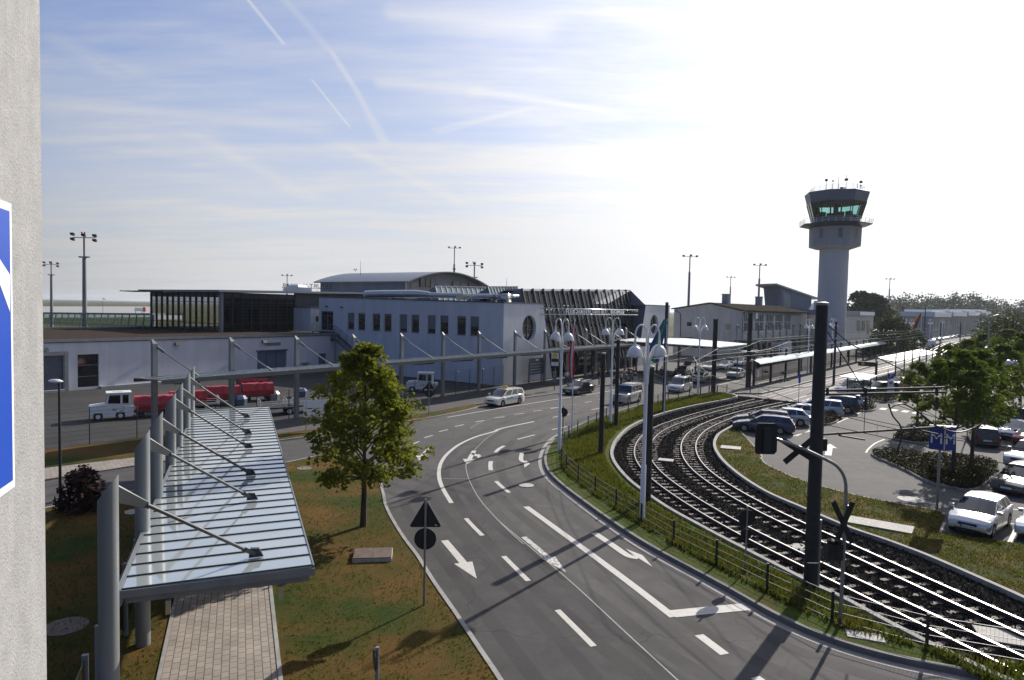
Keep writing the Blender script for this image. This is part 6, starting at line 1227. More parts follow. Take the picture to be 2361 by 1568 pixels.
for b_,t_,lab in ((k6(115,1215),k6(155,360),'dark mast between the tram road tracks, left of the bus shelter'),(k6(795,820),k6(812,280),'steel mast beyond the platform roof end'),(k6(958,880),k6(965,580),'mast beside the first post of the bright shelter'),(k6(1048,780),k6(1065,320),'mast with red and white top near the no entry sign'),(k6(1328,745),k6(1350,158),'tall mast in front of the second white van'),(k6(1547,755),k6(1567,368),'mast before the waiting row of cars'),(k6(1815,745),k6(1828,375),'mast in front of the dark saloon leaving the roundabout'),(k6(2308,690),k6(2325,395),'mast far right by the roundabout island'),(k6(1655,905),k6(1660,690),'short dark signal mast by the far curve')): mast(b_,t_,.17,.14,lab,False)
def big_arm(z,x1,m,rad):
    pass
# arms of the nearest mast (local frame of the mast, towards the tracks)
ua=aty(1878,905,bp_.y+.1); 
AD=Vector((1,.33,0)).normalized()
def onray(u,v,p,d):     # point of the vertical plane (p,d) seen at pixel
    s_,z_=onp(u,v,p,math.degrees(math.atan2(d.y,d.x))); return Vector((d.x*s_,d.y*s_,z_))
am=MB(); a1,a2=onray(1882,910,bp_,AD),onray(2180,904,bp_,AD); am.cyl(a1,a2,.045,None,10); a3,a4=onray(1899,901,bp_,AD),onray(2178,893,bp_,AD); am.cyl(a3,a4,.04,None,10)
for u in (1908,1996,2160): q1,q2=onray(u,912,bp_,AD),onray(u,893,bp_,AD); am.cyl(q1,q2,.05,None,8)
am.build('upper_arm',M['anthracite'],BM,True); a5,a6=onray(1878,1003,bp_,AD),onray(2175,984,bp_,AD); lo_=MB(); lo_.cyl(a5,a6,.04,None,10); lo_.build('lower_arm',M['anthracite'],BM,True)
sa=MB()
for (u0,v0,u1,v1) in ((1935,1004,1994,1014),(2108,989,2162,1001)): q1,q2=onray(u0,v0,bp_,AD),onray(u1,v1,bp_,AD); sa.cyl(q1,q2,.03,None,8); sa.cyl(onray(u0,v0-6,bp_,AD),q1,.03,None,6)
sa.build('steady_arm',M['anthracite'],BM,True)
hg=MB(); 
for u,v0,v1 in ((1996,912,997),(2160,912,987)): hg.cyl(onray(u,v0,bp_,AD),onray(u-4,v1,bp_,AD),.012,None,6); hg.lathe([(.0,.25),(.06,.2),(.06,-.2),(0,-.25)],tuple(onray(u,v0+18,bp_,AD)),8)
hg.tube([onray(1895,738,bp_,AD),onray(1905,760,bp_,AD),onray(1996,905,bp_,AD)],.02,6); hg.tube([onray(1895,738,bp_,AD),onray(1960,793,bp_,AD),onray(2155,890,bp_,AD)],.02,6); hg.build('hanger_wire',M['steel_d'],BM)
bxm=MB(); q=onray(1895,1024,bp_,AD); bxm.box(q.x-.12,q.x+.1,-.12,.12,q.z-.2,q.z+.2); bxm.build('cable_box',M['black'],BM); pi_=MB(); pi_.cyl((.2,-.12,0),(.2,-.12,2.55),.055,None,10); pi_.build('cable_pipe',M['steel'],BM)
for i in range(8): MB().lathe([(.245,.3+i*.42),(.245,.33+i*.42)],n=20).build('strap',M['steel_d'],BM)
# contact and carrier wires above both tracks
for nm,c,lab in (('overhead_line',C1,'overhead tram wires above the outer track'),('overhead_line',C2,'overhead tram wires above the inner track')):
    pts=resample(c,1.2); t=thing(nm,lab,'wires',(pts[0].x,pts[0].y,0)); o=Vector((pts[0].x,pts[0].y,0)); cw=MB(); seg=14
    lo=[(p-o)+Vector((0,0,5.55)) for p in pts]; cw.tube(lo,.012,5); cw.build('contact_wire',M['steel_d'],t); mw=MB(); n_=len(pts); hi=[(p-o)+Vector((0,0,6.7-.8*math.sin(PI*((i%seg)/seg)))) for i,p in enumerate(pts)]; mw.tube(hi,.012,5); mw.build('carrier_wire',M['steel_d'],t)
    dr=MB()
    for i in range(3,n_,5): dr.cyl(lo[i],hi[i],.006,None,4)
    dr.build('dropper',M['steel_d'],t)
t=thing('overhead_line','straight overhead wires along the tram platform','wires',(C1[0].x,C1[0].y,0)); o=Vector((C1[0].x,C1[0].y,0)); m=MB()
for c,zc in ((far,5.6),(far2,5.6),(far,6.6),(far2,6.6)): m.tube([(p-o)+Vector((0,0,zc)) for p in c[::3]],.014,4)
m.build('wire',M['steel_d'],t)
lp=MB(); q=onray(2080,1044,bp_,AD); t=thing('feeder_loop','thick curled feeder cable hanging from the overhead wire near the nearest mast','cable',(bp_.x,bp_.y,0)); lp.tube(cat([onray(2066,1049,bp_,AD),onray(2070,1035,bp_,AD),onray(2080,1003,bp_,AD),onray(2075,980,bp_,AD),onray(2058,958,bp_,AD),onray(2049,930,bp_,AD),onray(2056,905,bp_,AD) if 0 else onray(2052,940,bp_,AD),onray(2066,934,bp_,AD),onray(2085,932,bp_,AD),onray(2120,952,bp_,AD),onray(2165,985,bp_,AD),onray(2215,996,bp_,AD),onray(2265,975,bp_,AD),onray(2285,945,bp_,AD)],5),.028,8); lp.build('cable',M['black'],t,True)
# crossing-lights post with signal head and cross
q=g(1937,1440,.12); t=thing('crossing_signal','grey curved signal post with black traffic light and dark crossing cross','traffic light',q); AD2=AD
def ar2(u,v): s_,z_=onp(u,v,q,180+math.degrees(math.atan2(-.25,1)) if 0 else 0); return Vector((s_,0,z_-.12))
pst=MB(); pst.tube([(0,0,0),ar2(1951,1150)],.055,12); cv=cat([ar2(1951,1150),ar2(1948,1105),ar2(1930,1075),ar2(1895,1055),ar2(1840,1030),ar2(1790,1012)],6); pst.tube(cv,.05,10); pst.build('post',M['steel'],t,True); MB().lathe([(.17,0),(.17,.04),(.06,.06)],n=8).build('base_plate',M['concrete'],t)
a=ar2(1771,1013); sg_=MB(); sg_.extr([(a.x-.3,a.z-.47),(a.x+.22,a.z-.47),(a.x+.3,a.z-.38),(a.x+.3,a.z+.4),(a.x+.22,a.z+.48),(a.x-.3,a.z+.48),(a.x-.36,a.z+.4),(a.x-.36,a.z-.38)],'y',.06,.1); sg_.build('backboard',M['black'],t); MB().box(a.x-.14,a.x+.1,-.02,.059,a.z-.38,a.z+.36).build('signal_head',M['steel_d'],t)
for (u0,v0,u1,v1) in ((1805,1015,1880,1062),(1812,1068,1880,1012)): MB().bar(ar2(u0,v0)+Vector((0,.08+.03*(u0>1806),0)),ar2(u1,v1)+Vector((0,.08+.03*(u0>1806),0)),.02,.18).build('cross_arm',M['sign_back'],t)
for (u0,v0,u1,v1) in ((1918,1155,1962,1250),(1922,1250,1962,1155)): MB().bar(ar2(u0,v0)+Vector((0,-.09-.03*(u0>1920),0)),ar2(u1,v1)+Vector((0,-.09-.03*(u0>1920),0)),.02,.16).build('cross_arm',M['sign_back'],t)
lq=ar2(1925,1262); ll=MB()
for dx in (-.22,0.02): ll.box(lq.x+dx-.13,lq.x+dx+.09,-.3,-.05,lq.z-.3,lq.z+.18); ll.lathe([(.1,0),(.13,.1),(.02,.16)],(lq.x+dx,-.18,lq.z+.18),10)
ll.tube(cat([(lq.x-.1,-.1,lq.z-.3),(lq.x-.5,-.2,lq.z-.42),(lq.x-.95,-.3,lq.z-.4)],4),.015,6); ll.build('warning_light',M['black'],t); cx_=ar2(1954,1171); MB().box(cx_.x-.02,cx_.x+.1,-.08,.06,cx_.z-.08,cx_.z+.08).build('junction_box',M['alu'],t)
# ------------------------------------------------------------------ fences
def post_fence(nm,lab,line,step,h,wires,z0,pw,m,mesh=False,gap=None):
    pts=resample(line,step); t=thing(nm,lab,'fence',(pts[0].x,pts[0].y,z0)); o=Vector((pts[0].x,pts[0].y,z0)); P=[p-o for p in pts]
    for p in P: p.z=0
    for p in P[:95]: MB().box(p.x-pw/2,p.x+pw/2,p.y-pw/2,p.y+pw/2,0,h).build('post',M[m],t)
    w_=MB(); 
    for z in wires: w_.tube(P if len(P)>1 else P,.0001) if 0 else [w_.bar(a+Vector((0,0,z)),b_+Vector((0,0,z)),.016,.016) for a,b_ in zip(P,P[1:])]
    w_.build('wire',M['gdark'],t)
    if mesh:
        v_=MB()
        for a,b_ in zip(P,P[1:]):
            k=int((b_-a).length/.1)
            for i in range(1,k): q=a.lerp(b_,i/k); v_.bar(q+Vector((0,0,wires[0])),q+Vector((0,0,wires[-1])),.004,.004)
        v_.build('mesh_panel',M['gdark'],t)
FL=[p for p in offs(IK,-1.0)]; FL=[p for p in FL if p.y>11.5]
post_fence('verge_fence','low wire mesh fence with dark posts following the curved verge',FL[::1] if FL[0].y<FL[-1].y else FL,2.5,1.0,(.12,.38,.66,.93),.12,.07,'anthracite',True)
post_fence('apron_fence','tall thin wire security fence in front of the baggage carts',cat([g(-40,1062),g(104,1040),g(270,1019),g(420,1000),g(545,986),g(692,966),g(830,948),g(1000,922)],5),3.0,2.5,(.1,.4,.7,1.,1.3,1.6,1.9,2.2,2.45),.05,.05,'steel_d',False)
post_fence('apron_fence','wire fence with coils beside the white block',[bw(-13,-1.2),bw(-9,-1.1),bw(-5,-.9),bw(-1.2,-.6),bw(-.3,-.3)],2.6,2.6,(.1,.4,.7,1.,1.3,1.6,1.9,2.2,2.5),.05,.06,'steel_d',True)
for i,x in enumerate((-9.6,-5.)):
    t=thing('wire_coil','loose wire coil on the fence, '+('left' if i==0 else 'right')+' of the middle canopy pole' ,'wire coil',bw(x,-1.,2.9),BA); MB().tube([(.45*math.cos(a),.1*math.sin(2*a),.45*math.sin(a)) for a in [2*PI*k/16 for k in range(17)]],.015,5).build('loop',M['steel'],t)
# glazed gangway behind the low roof
a,b_=aty(70,756,118),aty(345,754,104); t=thing('gangway','glazed gangway with leaning posts and cross braces behind the low roof','gangway',(a.x,a.y,0)); m=MB(); dv=(b_-a); 
for i in range(19): p=dv*(i/18.); z0=5.0; m.bar((p.x,p.y,z0),(p.x+.35,p.y,7.0+.5*i/18),.12,.16)
m.bar((0,0,7.05),(dv.x+.35,dv.y,7.55),.25,.3); m.bar((0,0,5.6),(dv.x,dv.y,5.7),.1,.12)
for i in range(9): p=dv*(i/9.); q_=dv*((i+1)/9.); m.bar((p.x,p.y,5.2),(q_.x,q_.y,7.1),.03,.03); m.bar((p.x,p.y,7.1),(q_.x,q_.y,5.2),.03,.03)
m.build('frame',M['steel'],t); MB().quad((0,.3,5.2),(dv.x,dv.y+.3,5.2),(dv.x,dv.y+.3,7.4),(0,.3,6.9)).build('glazing',M['glass_hall'],t); p=dv*0; MB().lathe([(.7,4.5),(.7,7.3),(.3,7.6),(0,7.65)],(-.4,0,0),14).build('drum',M['gpaint'],t)
# bollards
bo=thing('bollard','','bollard'); MB().lathe([(.07,0),(.07,.85),(.09,.86),(.09,.95),(0,1.0)],n=10).build('post',M['anthracite'],bo)
bl_s=[(k7(1505,1215),'left of the short dark mast'),(k7(375+0,1215),'by the canopy pole') ,(k8(1283,1275),'second from the crowd'),(k8(1335,1255),'third from the crowd'),(k8(1230,1305),'nearest the crowd'),(k8(376,1410),'behind the black estate'),(k5(80,1125),'at the verge tip, left one'),(k5(210,1105),'at the verge tip, middle one'),(k5(330,1100),'at the verge tip right of the twin mast')]
for i,(p,w_) in enumerate(bl_s):
    o_=bo if i==0 else copy_tree(bo); place(o_,g(*p,.1),0,'dark bollard '+w_,'dark bollards')
for i in range(7):
    o_=copy_tree(bo); p=g(*k6(1480+i*135,725-2*i)); place(o_,p,0,'low dark bollard in the far row along the tram curve','far bollards')
# ------------------------------------------------------------------ signs
def disc(mb,c,r,y,n_=24): mb.add([(c[0]+r*math.cos(2*PI*k/n_),yy,c[1]+r*math.sin(2*PI*k/n_)) for yy in (y,y+.02) for k in range(n_)],[tuple(range(n_)),tuple(range(n_,2*n_))[::-1]]+[(k,n_+k,n_+(k+1)%n_,(k+1)%n_) for k in range(n_)])
p=g(*b2(1365,980),.1); t=thing('road_sign','triangle sign over round sign on a grey pole, seen from behind','road sign',p,R_(4)); MB().cyl((0,0,0),(0,0,3.42),.038,None,10).build('pole',M['steel'],t,True)
q=MB(); pts=[(-.49,2.55),(-.45,2.5),(.45,2.5),(.49,2.55),(.05,3.32),(-.05,3.32)]; q.add([(x,yy,z) for yy in (.05,.07) for x,z in pts],[tuple(range(6)),tuple(range(6,12))[::-1]]+[(i,6+i,6+(i+1)%6,(i+1)%6) for i in range(6)]); q.build('triangle_plate',M['sign_back'],t); q=MB(); disc(q,(0,2.12),.35,.05); q.build('round_plate',M['sign_back'],t)
MB().box(.3,.36,.044,.049,2.55,2.58).build('sticker',M['sign_white'],t)
p=g(868,1680,.1); t=thing('road_sign','round sign seen almost edge on at the bottom of the lawn','road sign',p,R_(-72)); MB().cyl((0,0,0),(0,0,2.6),.045,None,10).build('pole',M['gpaint'],t,True); q=MB(); disc(q,(0,2.2),.3,-.07); q.build('round_plate',M['sign_back'],t); o_=onp(868,1490,p,0)
for ch in kids(t):
    ch.scale.z=(o_[1]-.1)/2.62
p=g(*b4(165,735),.1); t=thing('road_sign','two dark round sign backs on a thin post between fence and tram rails','road sign',p); MB().cyl((0,0,0),(0,0,2.5),.03,None,8).build('pole',M['steel'],t)
for z,r_ in ((2.05,.31),(1.45,.2)): q=MB(); disc(q,(0,z),r_,.04); q.build('round_plate',M['sign_back'],t)
p=g(1297,1020,.1); t=thing('road_sign','round dark sign back beside the edge-on white lamp','road sign',p); MB().cyl((0,0,0),(0,0,2.6),.035,None,8).build('pole',M['steel_d'],t); q=MB(); disc(q,(0,2.15),.33,.04); q.build('round_plate',M['sign_back'],t)
p=g(*k2(1010,560)); t=thing('road_sign','triangle and round sign backs before the tug numbered 114','road sign',p); MB().cyl((0,0,0),(0,0,3.),.035,None,8).build('pole',M['steel'],t); q=MB(); disc(q,(0,2.),.36,.04); q.build('round_plate',M['sign_back'],t); MB().add([(-.45,.05,2.4),(.45,.05,2.4),(0,.05,3.15)],[(0,1,2)]).build('triangle_plate',M['sign_back'],t)
p=g(*k2(128,668),.09); t=thing('notice_board','white notice board on two posts seen from behind beside the maple','notice board',p,R_(20))
for x in (-.75,.75): MB().cyl((x,0,0),(x,0,2.3),.035,None,8).build('post',M['steel'],t)
MB().box(-.95,.95,-.03,.0,1.,1.6).box(-.95,.95,-.03,.0,1.7,2.3).build('board',M['sign_white'],t)
# blue M sign, a three sided lantern on a post
p=g(*k4(1660,1305)); t=thing('meeting_sign','blue folded sign with two white letters M on a grey post','sign',p,R_(-4)); MB().cyl((0,0,0),(0,0,4.2),.06,None,10).build('post',M['steel'],t,True)
for s,rz in ((-1,R_(-42)),(1,R_(24))):
    w_=.62; c_=Vector((0,-.42,0)); dirv_=Vector((math.cos(R_(180+38)) if s<0 else math.cos(R_(14)),0,0))
    e=Vector((s*.52,.42 if s<0 else -.14,0)) ; b0=Vector((.0,-.35,0)); e=b0+(Vector((-.5,.42,0)) if s<0 else Vector((.6,.12,0)))
    d=(e-b0); nn=Vector((d.y,-d.x,0)).normalized()*(-1 if s<0 else 1); pl=MB()
    a0,a1=b0+Vector((s*.02,0,0)),e
    pl.add([(a0.x,a0.y,3.1),(a1.x,a1.y,3.1),(a1.x,a1.y,4.25),(a0.x,a0.y,4.25),(a0.x-nn.x*.03,a0.y-nn.y*.03+.03,3.1),(a1.x-nn.x*.03,a1.y-nn.y*.03+.03,3.1),(a1.x-nn.x*.03,a1.y-nn.y*.03+.03,4.25),(a0.x-nn.x*.03,a0.y-nn.y*.03+.03,4.25)],[(0,1,2,3),(7,6,5,4),(1,0,4,5),(2,1,5,6),(3,2,6,7),(0,3,7,4)]); o_=pl.build('panel',M['sign_blue_shaded'],t)
    ang=math.atan2(d.y,d.x) if s>0 else math.atan2(-d.y,-d.x); mid=(a0+a1)/2; fn=Vector((math.sin(ang),-math.cos(ang),0))
    lettering('M',.75,M['sign_white'],o_,(mid.x+fn.x*.012,mid.y+fn.y*.012,3.42),(PI/2,0,ang),.004)
fr_=MB(); fr_.cyl((0,-.37,3.05),(0,-.37,4.32),.03,None,8); fr_.bar((-.5,.07,4.29),(0,-.35,4.29),.04,.04); fr_.bar((.6,-.23,4.29),(0,-.35,4.29),.04,.04); fr_.bar((-.5,.07,4.29),(.6,-.23,4.29),.03,.03); fr_.build('frame',M['alu'],t)
p=g(*k4(1290,425)); t=thing('parking_sign','blue square P sign above a second small P plate near the bus shelter','sign',p); MB().cyl((-.32,0,0),(-.32,0,3.5),.04,None,8).build('post',M['steel'],t)
o_=MB().box(-.28,.35,-.03,0,2.4,3.0).build('blue_plate',M['sign_blue'],t); lettering('P',.62,M['sign_white'],o_,(.03,-.034,2.48),(PI/2,0,0),.002); MB().box(-.28,.38,-.03,0,1.5,2.2).box(-.36,.5,-.03,0,.7,1.45).build('white_plate',M['sign_white'],t); o_=MB().box(-.1,.2,-.04,-.031,1.75,2.05).build('blue_plate',M['sign_blue'],t); lettering('P',.3,M['sign_white'],o_,(.05,-.044,1.79),(PI/2,0,0),.002)
p=g(*k6(1105,760)); t=thing('no_entry_sign','red round no entry sign beside the far mast','road sign',p); MB().cyl((0,0,0),(0,0,2.6),.04,None,8).build('post',M['steel'],t); q=MB(); disc(q,(0,2.6),.55,-.05); q.build('round_plate',M['sign_red'],t); MB().box(-.4,.4,-.07,-.051,2.5,2.7).build('white_bar',M['sign_white'],t)
p=g(*k7(900,1290),.1); t=thing('bus_stop_sign','bus stop post with yellow disc before the slanted white edge','bus stop',p); MB().cyl((0,0,0),(0,0,4.7),.05,None,8).build('post',M['anthracite'],t); MB().box(-.42,.42,-.04,.04,2.9,4.4).build('board',M['sign_white'],t); q=MB(); disc(q,(0,4.1),.3,-.06); q.build('disc',M['sign_yellow'],t); MB().box(-.4,.4,-.05,-.041,3.35,3.75).build('dark_band',M['black'],t); MB().box(-.2,.2,-.15,.15,1.,2.2).build('timetable',M['blind'],t)
bx0=bw(4.3,-1.05,.1); t=thing('information_board','grey information board with white lines under the round window','board',bx0,BA)
for x in (0.1,3.1): MB().box(x-.08,x+.08,-.08,.08,0,2.5).build('post',M['gpaint'],t)
o_=MB().box(-.1,3.3,-.18,-.081,1.05,3.15).build('panel',M['blue_steel'],t); ln=MB(); q=random.Random(4)
for r_ in range(4): 
    for c_ in range(6): ln.box(.2+c_*.48,.2+c_*.48+q.uniform(.2,.4),-.186,-.181,1.3+r_*.36,1.36+r_*.36)
ln.box(1.35,2.0,-.186,-.181,2.8,3.02); ln.build('white_lines',M['sign_white'],o_)
p=g(*k5(1545,1245)); t=thing('stop_post','thin post with narrow blue plate beside the tram crossing','post',p); MB().cyl((0,0,0),(0,0,3.1),.035,None,8).build('post',M['steel'],t); MB().box(-.12,.12,-.06,-.03,2.2,3.2).build('plate',M['sign_blue'],t)
p=g(*k5(822,1110),.1); t=thing('traffic_light','dark traffic signal with amber lamps by the platform start','traffic light',p,R_(-30)); MB().cyl((0,0,0),(0,0,3.9),.06,None,8).build('post',M['anthracite'],t); MB().box(-.2,.2,-.2,.15,2.8,3.9).build('signal_head',M['black'],t)
for z in (3.1,3.35,3.6): MB().cyl((.12,-.21,z),(.12,-.24,z),.1,None,12).build('lamp',M['lamp_y'],t)
p=g(*k5(1320,920),.16); t=thing('luggage_trolley','wire luggage trolley parked against the platform wall','luggage trolley',p,R_(-35)); m=MB(); m.tube(cat([(-.35,0,.3),(-.35,0,1.3),(-.25,0,1.45),(.25,0,1.45),(.35,0,1.3),(.35,0,.3)],4),.03,6)
for z in (.35,.6,.85): m.bar((-.35,-.6,z),(.35,-.6,z),.03,.03); m.bar((-.35,-.6,z),(-.35,0,z),.03,.03); m.bar((.35,-.6,z),(.35,0,z),.03,.03)
for x in (-.2,0,.2): m.bar((x,-.6,.35),(x,-.6,.9),.02,.02)
m.build('frame',M['steel'],t); MB().box(-.3,.3,-.03,.0,1.05,1.3).build('panel',M['black'],t)
for x in (-.28,.28):
    for y in (-.55,-.05): MB().cyl((x-.03,y,.09),(x+.03,y,.09),.09,None,10).build('wheel',M['rubber'],t)
# ------------------------------------------------------------------ flags
def flagpole(b,tp,lab,draw,z0=0.,r_=.05):
    p=g(*b,z0); d=ray(*tp); k=math.hypot(p.x,p.y)/math.hypot(d.x,d.y); h=CAMH+d.z*k-z0; t=thing('flagpole',lab,'flagpole',(p.x,p.y,z0)); MB().tube([(0,0,0),(0,0,h)],[r_,r_*.6],10).build('pole',M['white_paint'],t,True); draw(t,h); return t
def cloth(t,h,stripes,drop,wid,z_off=.3,lean=0,name='flag',y=-.06):
    n_=14; tot=len(stripes)
    fl=None
    for si,mn in enumerate(stripes):
        m=MB(); vs=[]
        for i in range(n_+1):
            f=i/n_
            for e in (0,1):
                s_=(si+e)/tot; w_=wid*(.35+.65*min(1,f*1.6))*(1-.25*max(0,f-.75)/.25); x=.05+s_*w_+lean*f; yy=y+.05*math.sin(5*f+6*s_)+.04*math.sin(9*s_+2); z=h-z_off-drop*f*(1-.06*s_)-.25*s_*wid; vs.append((x,yy,z))
        m.add(vs,[(2*i,2*i+1,2*i+3,2*i+2) for i in range(n_)]); o_=m.build(name if fl is None else 'stripe',M[mn],t if fl is None else fl,True)
        if fl is None: fl=o_
    return fl
flagpole((1318,1000),(1329,733),'white flagpole with limp red and white flag beside the edge-on lamp',lambda t,h:cloth(t,h,['flag_red','flag_white','flag_red'],4.2,-.42,.55),.1)
def airport_flag(t,h):
    f=cloth(t,h,['flag_blue','flag_green','flag_blue'],4.0,-1.05,.3,-.75); lettering('FLUG',.34,M['sign_white'],f,(-1.0,-.16,h-3.7),(PI/2,R_(0),0),.004)
    q=MB(); q.tube([(.3*math.cos(a)-1.35,-.17,h-3.85+.3*math.sin(a)) for a in [PI*.3+PI*1.4*k/14 for k in range(15)]],.035,5); q.build('swoosh',M['green_ink'],f)
flagpole((1531,957),(1540,735),'flagpole with hanging green and blue flag behind the tall verge mast',airport_flag,.1)
flagpole(k6(1280,735),k6(1303,245),'distant flagpole with black red gold flag',lambda t,h:cloth(t,h,['flag_black','flag_red','flag_gold'],4.6,-1.5,.2,-1.6),0,.09)
flagpole(k6(1082,770),k6(1090,300),'distant flagpole with limp red and white cloth beside the twin lamp',lambda t,h:cloth(t,h,['flag_white','flag_red'],3.8,.4,.2),0,.09)
# ------------------------------------------------------------------ vegetation
def leafcloud(mb,rng,c,rad,n_,size,flat=.75):
    for _ in range(n_):
        while True:
            d=Vector((rng.uniform(-1,1),rng.uniform(-1,1),rng.uniform(-1,1)))
            if d.length<1: break
        p=Vector(c)+Vector((d.x*rad,d.y*rad,d.z*rad*flat)); a=Vector((rng.gauss(0,1),rng.gauss(0,1),rng.gauss(0,.6))).normalized(); b_=a.cross(Vector((rng.gauss(0,1),rng.gauss(0,1),rng.gauss(0,1)))).normalized(); s=size*rng.uniform(.6,1.25)
        n2=a.cross(b_); mb.add([p-a*s*.55,p+b_*s*.38+n2*s*.1,p+a*s*.6,p-b_*s*.38+n2*s*.1],[(0,1,2,3)])
def tree_parts(h,rx,trunk,seed,nc,nl,ls,prof,m='leaf',lean=0.,tr=.13,clump=.75):
    rng=random.Random(seed); f=MB(); b_=MB(); top_=h; cz0=trunk
    b_.tube(cat([(0,0,-.05),(.03,.02,trunk*.6),(.0,.05,trunk),(.05,0,trunk+(h-trunk)*.4),(.02,.03,h*.9)],3),[lerp(tr,tr*.16,min(1,i/12)) for i in range(13)],9)
    for i in range(nc):
        t=rng.random()**.85; z=cz0+(h-cz0)*t; rm=rx*pl_(prof,t); a=rng.uniform(0,2*PI); rr=rm*math.sqrt(rng.uniform(.12,1.))*rng.uniform(.86,1.1)
        c=Vector((rr*math.cos(a)+lean*t,rr*math.sin(a),z-.12*rr)); leafcloud(f,rng,c,clump*rng.uniform(.55,1.1)*(.55+.45*pl_(prof,t)),nl,ls)
        if i%4==0:
            z0=max(trunk*.95,z-rr*.7-.3); b_.tube([(0.02,.02,z0),(c.x*.5,c.y*.5,(z0+c.z)/2+.05),tuple(c)],[tr*.34*(1-.6*t),tr*.22*(1-.6*t),.012],5)
    return f,b_
MAP=[(0,.55),(.1,.92),(.22,1.),(.36,.82),(.46,.95),(.6,.78),(.72,.8),(.86,.5),(1,.16)]; EGG=[(0,.45),(.12,.85),(.3,1.),(.5,.92),(.7,.68),(.85,.42),(1,.12)]; RND=[(0,.4),(.15,.85),(.4,1.),(.7,.85),(.9,.5),(1,.2)]
def tree(nm,lab,p,h,rx,trunk,seed,nc,nl,ls,prof=EGG,m='leaf',group=None,tr=.13,clump=.75,z0=0.):
    t=thing(nm,lab,'tree',(p.x,p.y,z0),0,group); f,b_=tree_parts(h,rx,trunk,seed,nc,nl,ls,prof,m,0,tr,clump); f.build('crown',M[m],t); b_.build('trunk',M['bark'],t,True); return t
tree('maple_tree','leafy young maple with dark trunk standing alone in the lawn by the road',g(837,1213,.1),7.75,2.5,2.2,11,225,44,.2,MAP,'leaf',None,.15,.6,.08)
for i,(px,h,rx,tk,lab) in enumerate((((2113,1001),5.9,1.45,2.6,'slim young tree in the nearer small planting bed'),((2196,1098),7.6,2.5,3.0,'dense tree over the large planting bed, nearer of two'),((2240,1066),7.5,2.3,3.1,'dense tree over the large planting bed, farther of two'))):
    tree('parking_tree',lab,g(*px),h,rx,tk,20+i,105 if i else 60,46,.22,MAP,'leaf_green','trees in the parking lot',.13,.56)
far_trees=[((2300,985),7.2,2.6,'tree behind the dense pair, before the dark off road car'),((2352,935),8.,3.2,'tree cut off by the right edge of the parking lot'),((2225,925),7.0,2.5,'tree left of the round-roofed kiosk crown group'),((2262,905),7.5,2.8,'tree right behind the globe lamp post'),((2318,890),8.,3.2,'tree far right before the roundabout'),((2180,915),6.2,1.8,'slim tree in front of the shelter end')]
tf=None
for i,(px,h,rx,lab) in enumerate(far_trees):
    if tf is None: tf=o_=tree('parking_tree',lab,g(*px),h,rx,2.6,31,88,44,.26,MAP,'leaf_green','trees in the parking lot',.13,.66)
    else:
        o_=copy_tree(tf); o_['label']=lab; p=g(*px); o_.location=(p.x,p.y,0); o_.rotation_euler=(0,0,i*1.3); o_.scale=(rx/2.6,rx/2.6,h/7.2)
def shrub(nm,lab,p,r_,h,n_,ls,m,z0=0.,seed=1,cat_='shrub'):
    rng=random.Random(seed); t=thing(nm,lab,cat_,(p.x,p.y,z0)); f=MB()
    for _ in range(n_):
        a=rng.uniform(0,2*PI); q=math.sqrt(rng.random()); z=rng.random(); rr=r_*q*math.sqrt(max(.05,1-(z*.9)**2.2)); leafcloud(f,rng,(rr*math.cos(a),rr*math.sin(a),.1+z*h*(1-.25*q)),.26*r_,16,ls)
    f.build('foliage',M[m],t); b_=MB()
    for i in range(7): a=i*.9; b_.tube([(0,0,-.05),(r_*.3*math.cos(a),r_*.3*math.sin(a),h*.5),(r_*.55*math.cos(a),r_*.55*math.sin(a),h*.8)],[.04,.025,.01],5)
    b_.build('stem',M['bark'],t); return t
shrub('plum_bush','dark red leaved bush beside the single grey lamp',g(190,1178,.1),1.0,2.0,150,.16,'leaf_red',.1,3)
shrub('willow_bush','huge dark rounded willow beyond the tram stop',aty(2052,790,165)*1.0 if 0 else Vector((aty(2052,790,165).x,165,0)),5.0,10.8,330,.5,'leaf_dark',0,5,'tree')
shrub('willow_bush','smaller dark rounded bush right of the huge willow',Vector((aty(2105,790,172).x,172,0)),3.5,7.,140,.5,'leaf_dark',0,6,'tree')
shrub('hedge_bush','dark bushy thicket under the rear parking trees',g(2290,975),3.2,2.4,160,.24,'leaf_dark',0,8); shrub('hedge_bush','dark thicket at the woodland edge by the tall two armed lamp',Vector((aty(2335,800,150).x,150,0)),9.,11.,200,.7,'leaf_dark',0,9)
for (u,vt,Y,h,rx,lab) in ((1985,671,255,18.5,6.5,'round tree left of the pair behind the flat building'),(2018,675,255,17.5,6.2,'round tree right of the pair behind the flat building'),(1955,704,270,12.,4.,'small tree next to the control tower foot'),(2042,700,270,12.5,4.5,'low tree at the right of the pair behind the flat building')):
    p=Vector((aty(u,vt,Y).x,Y,0)); tree('broadleaf_tree',lab,p,h,rx,3.,int(u),110,44,.95,RND,'leaf_far','trees behind the flat building',.3,2.0)
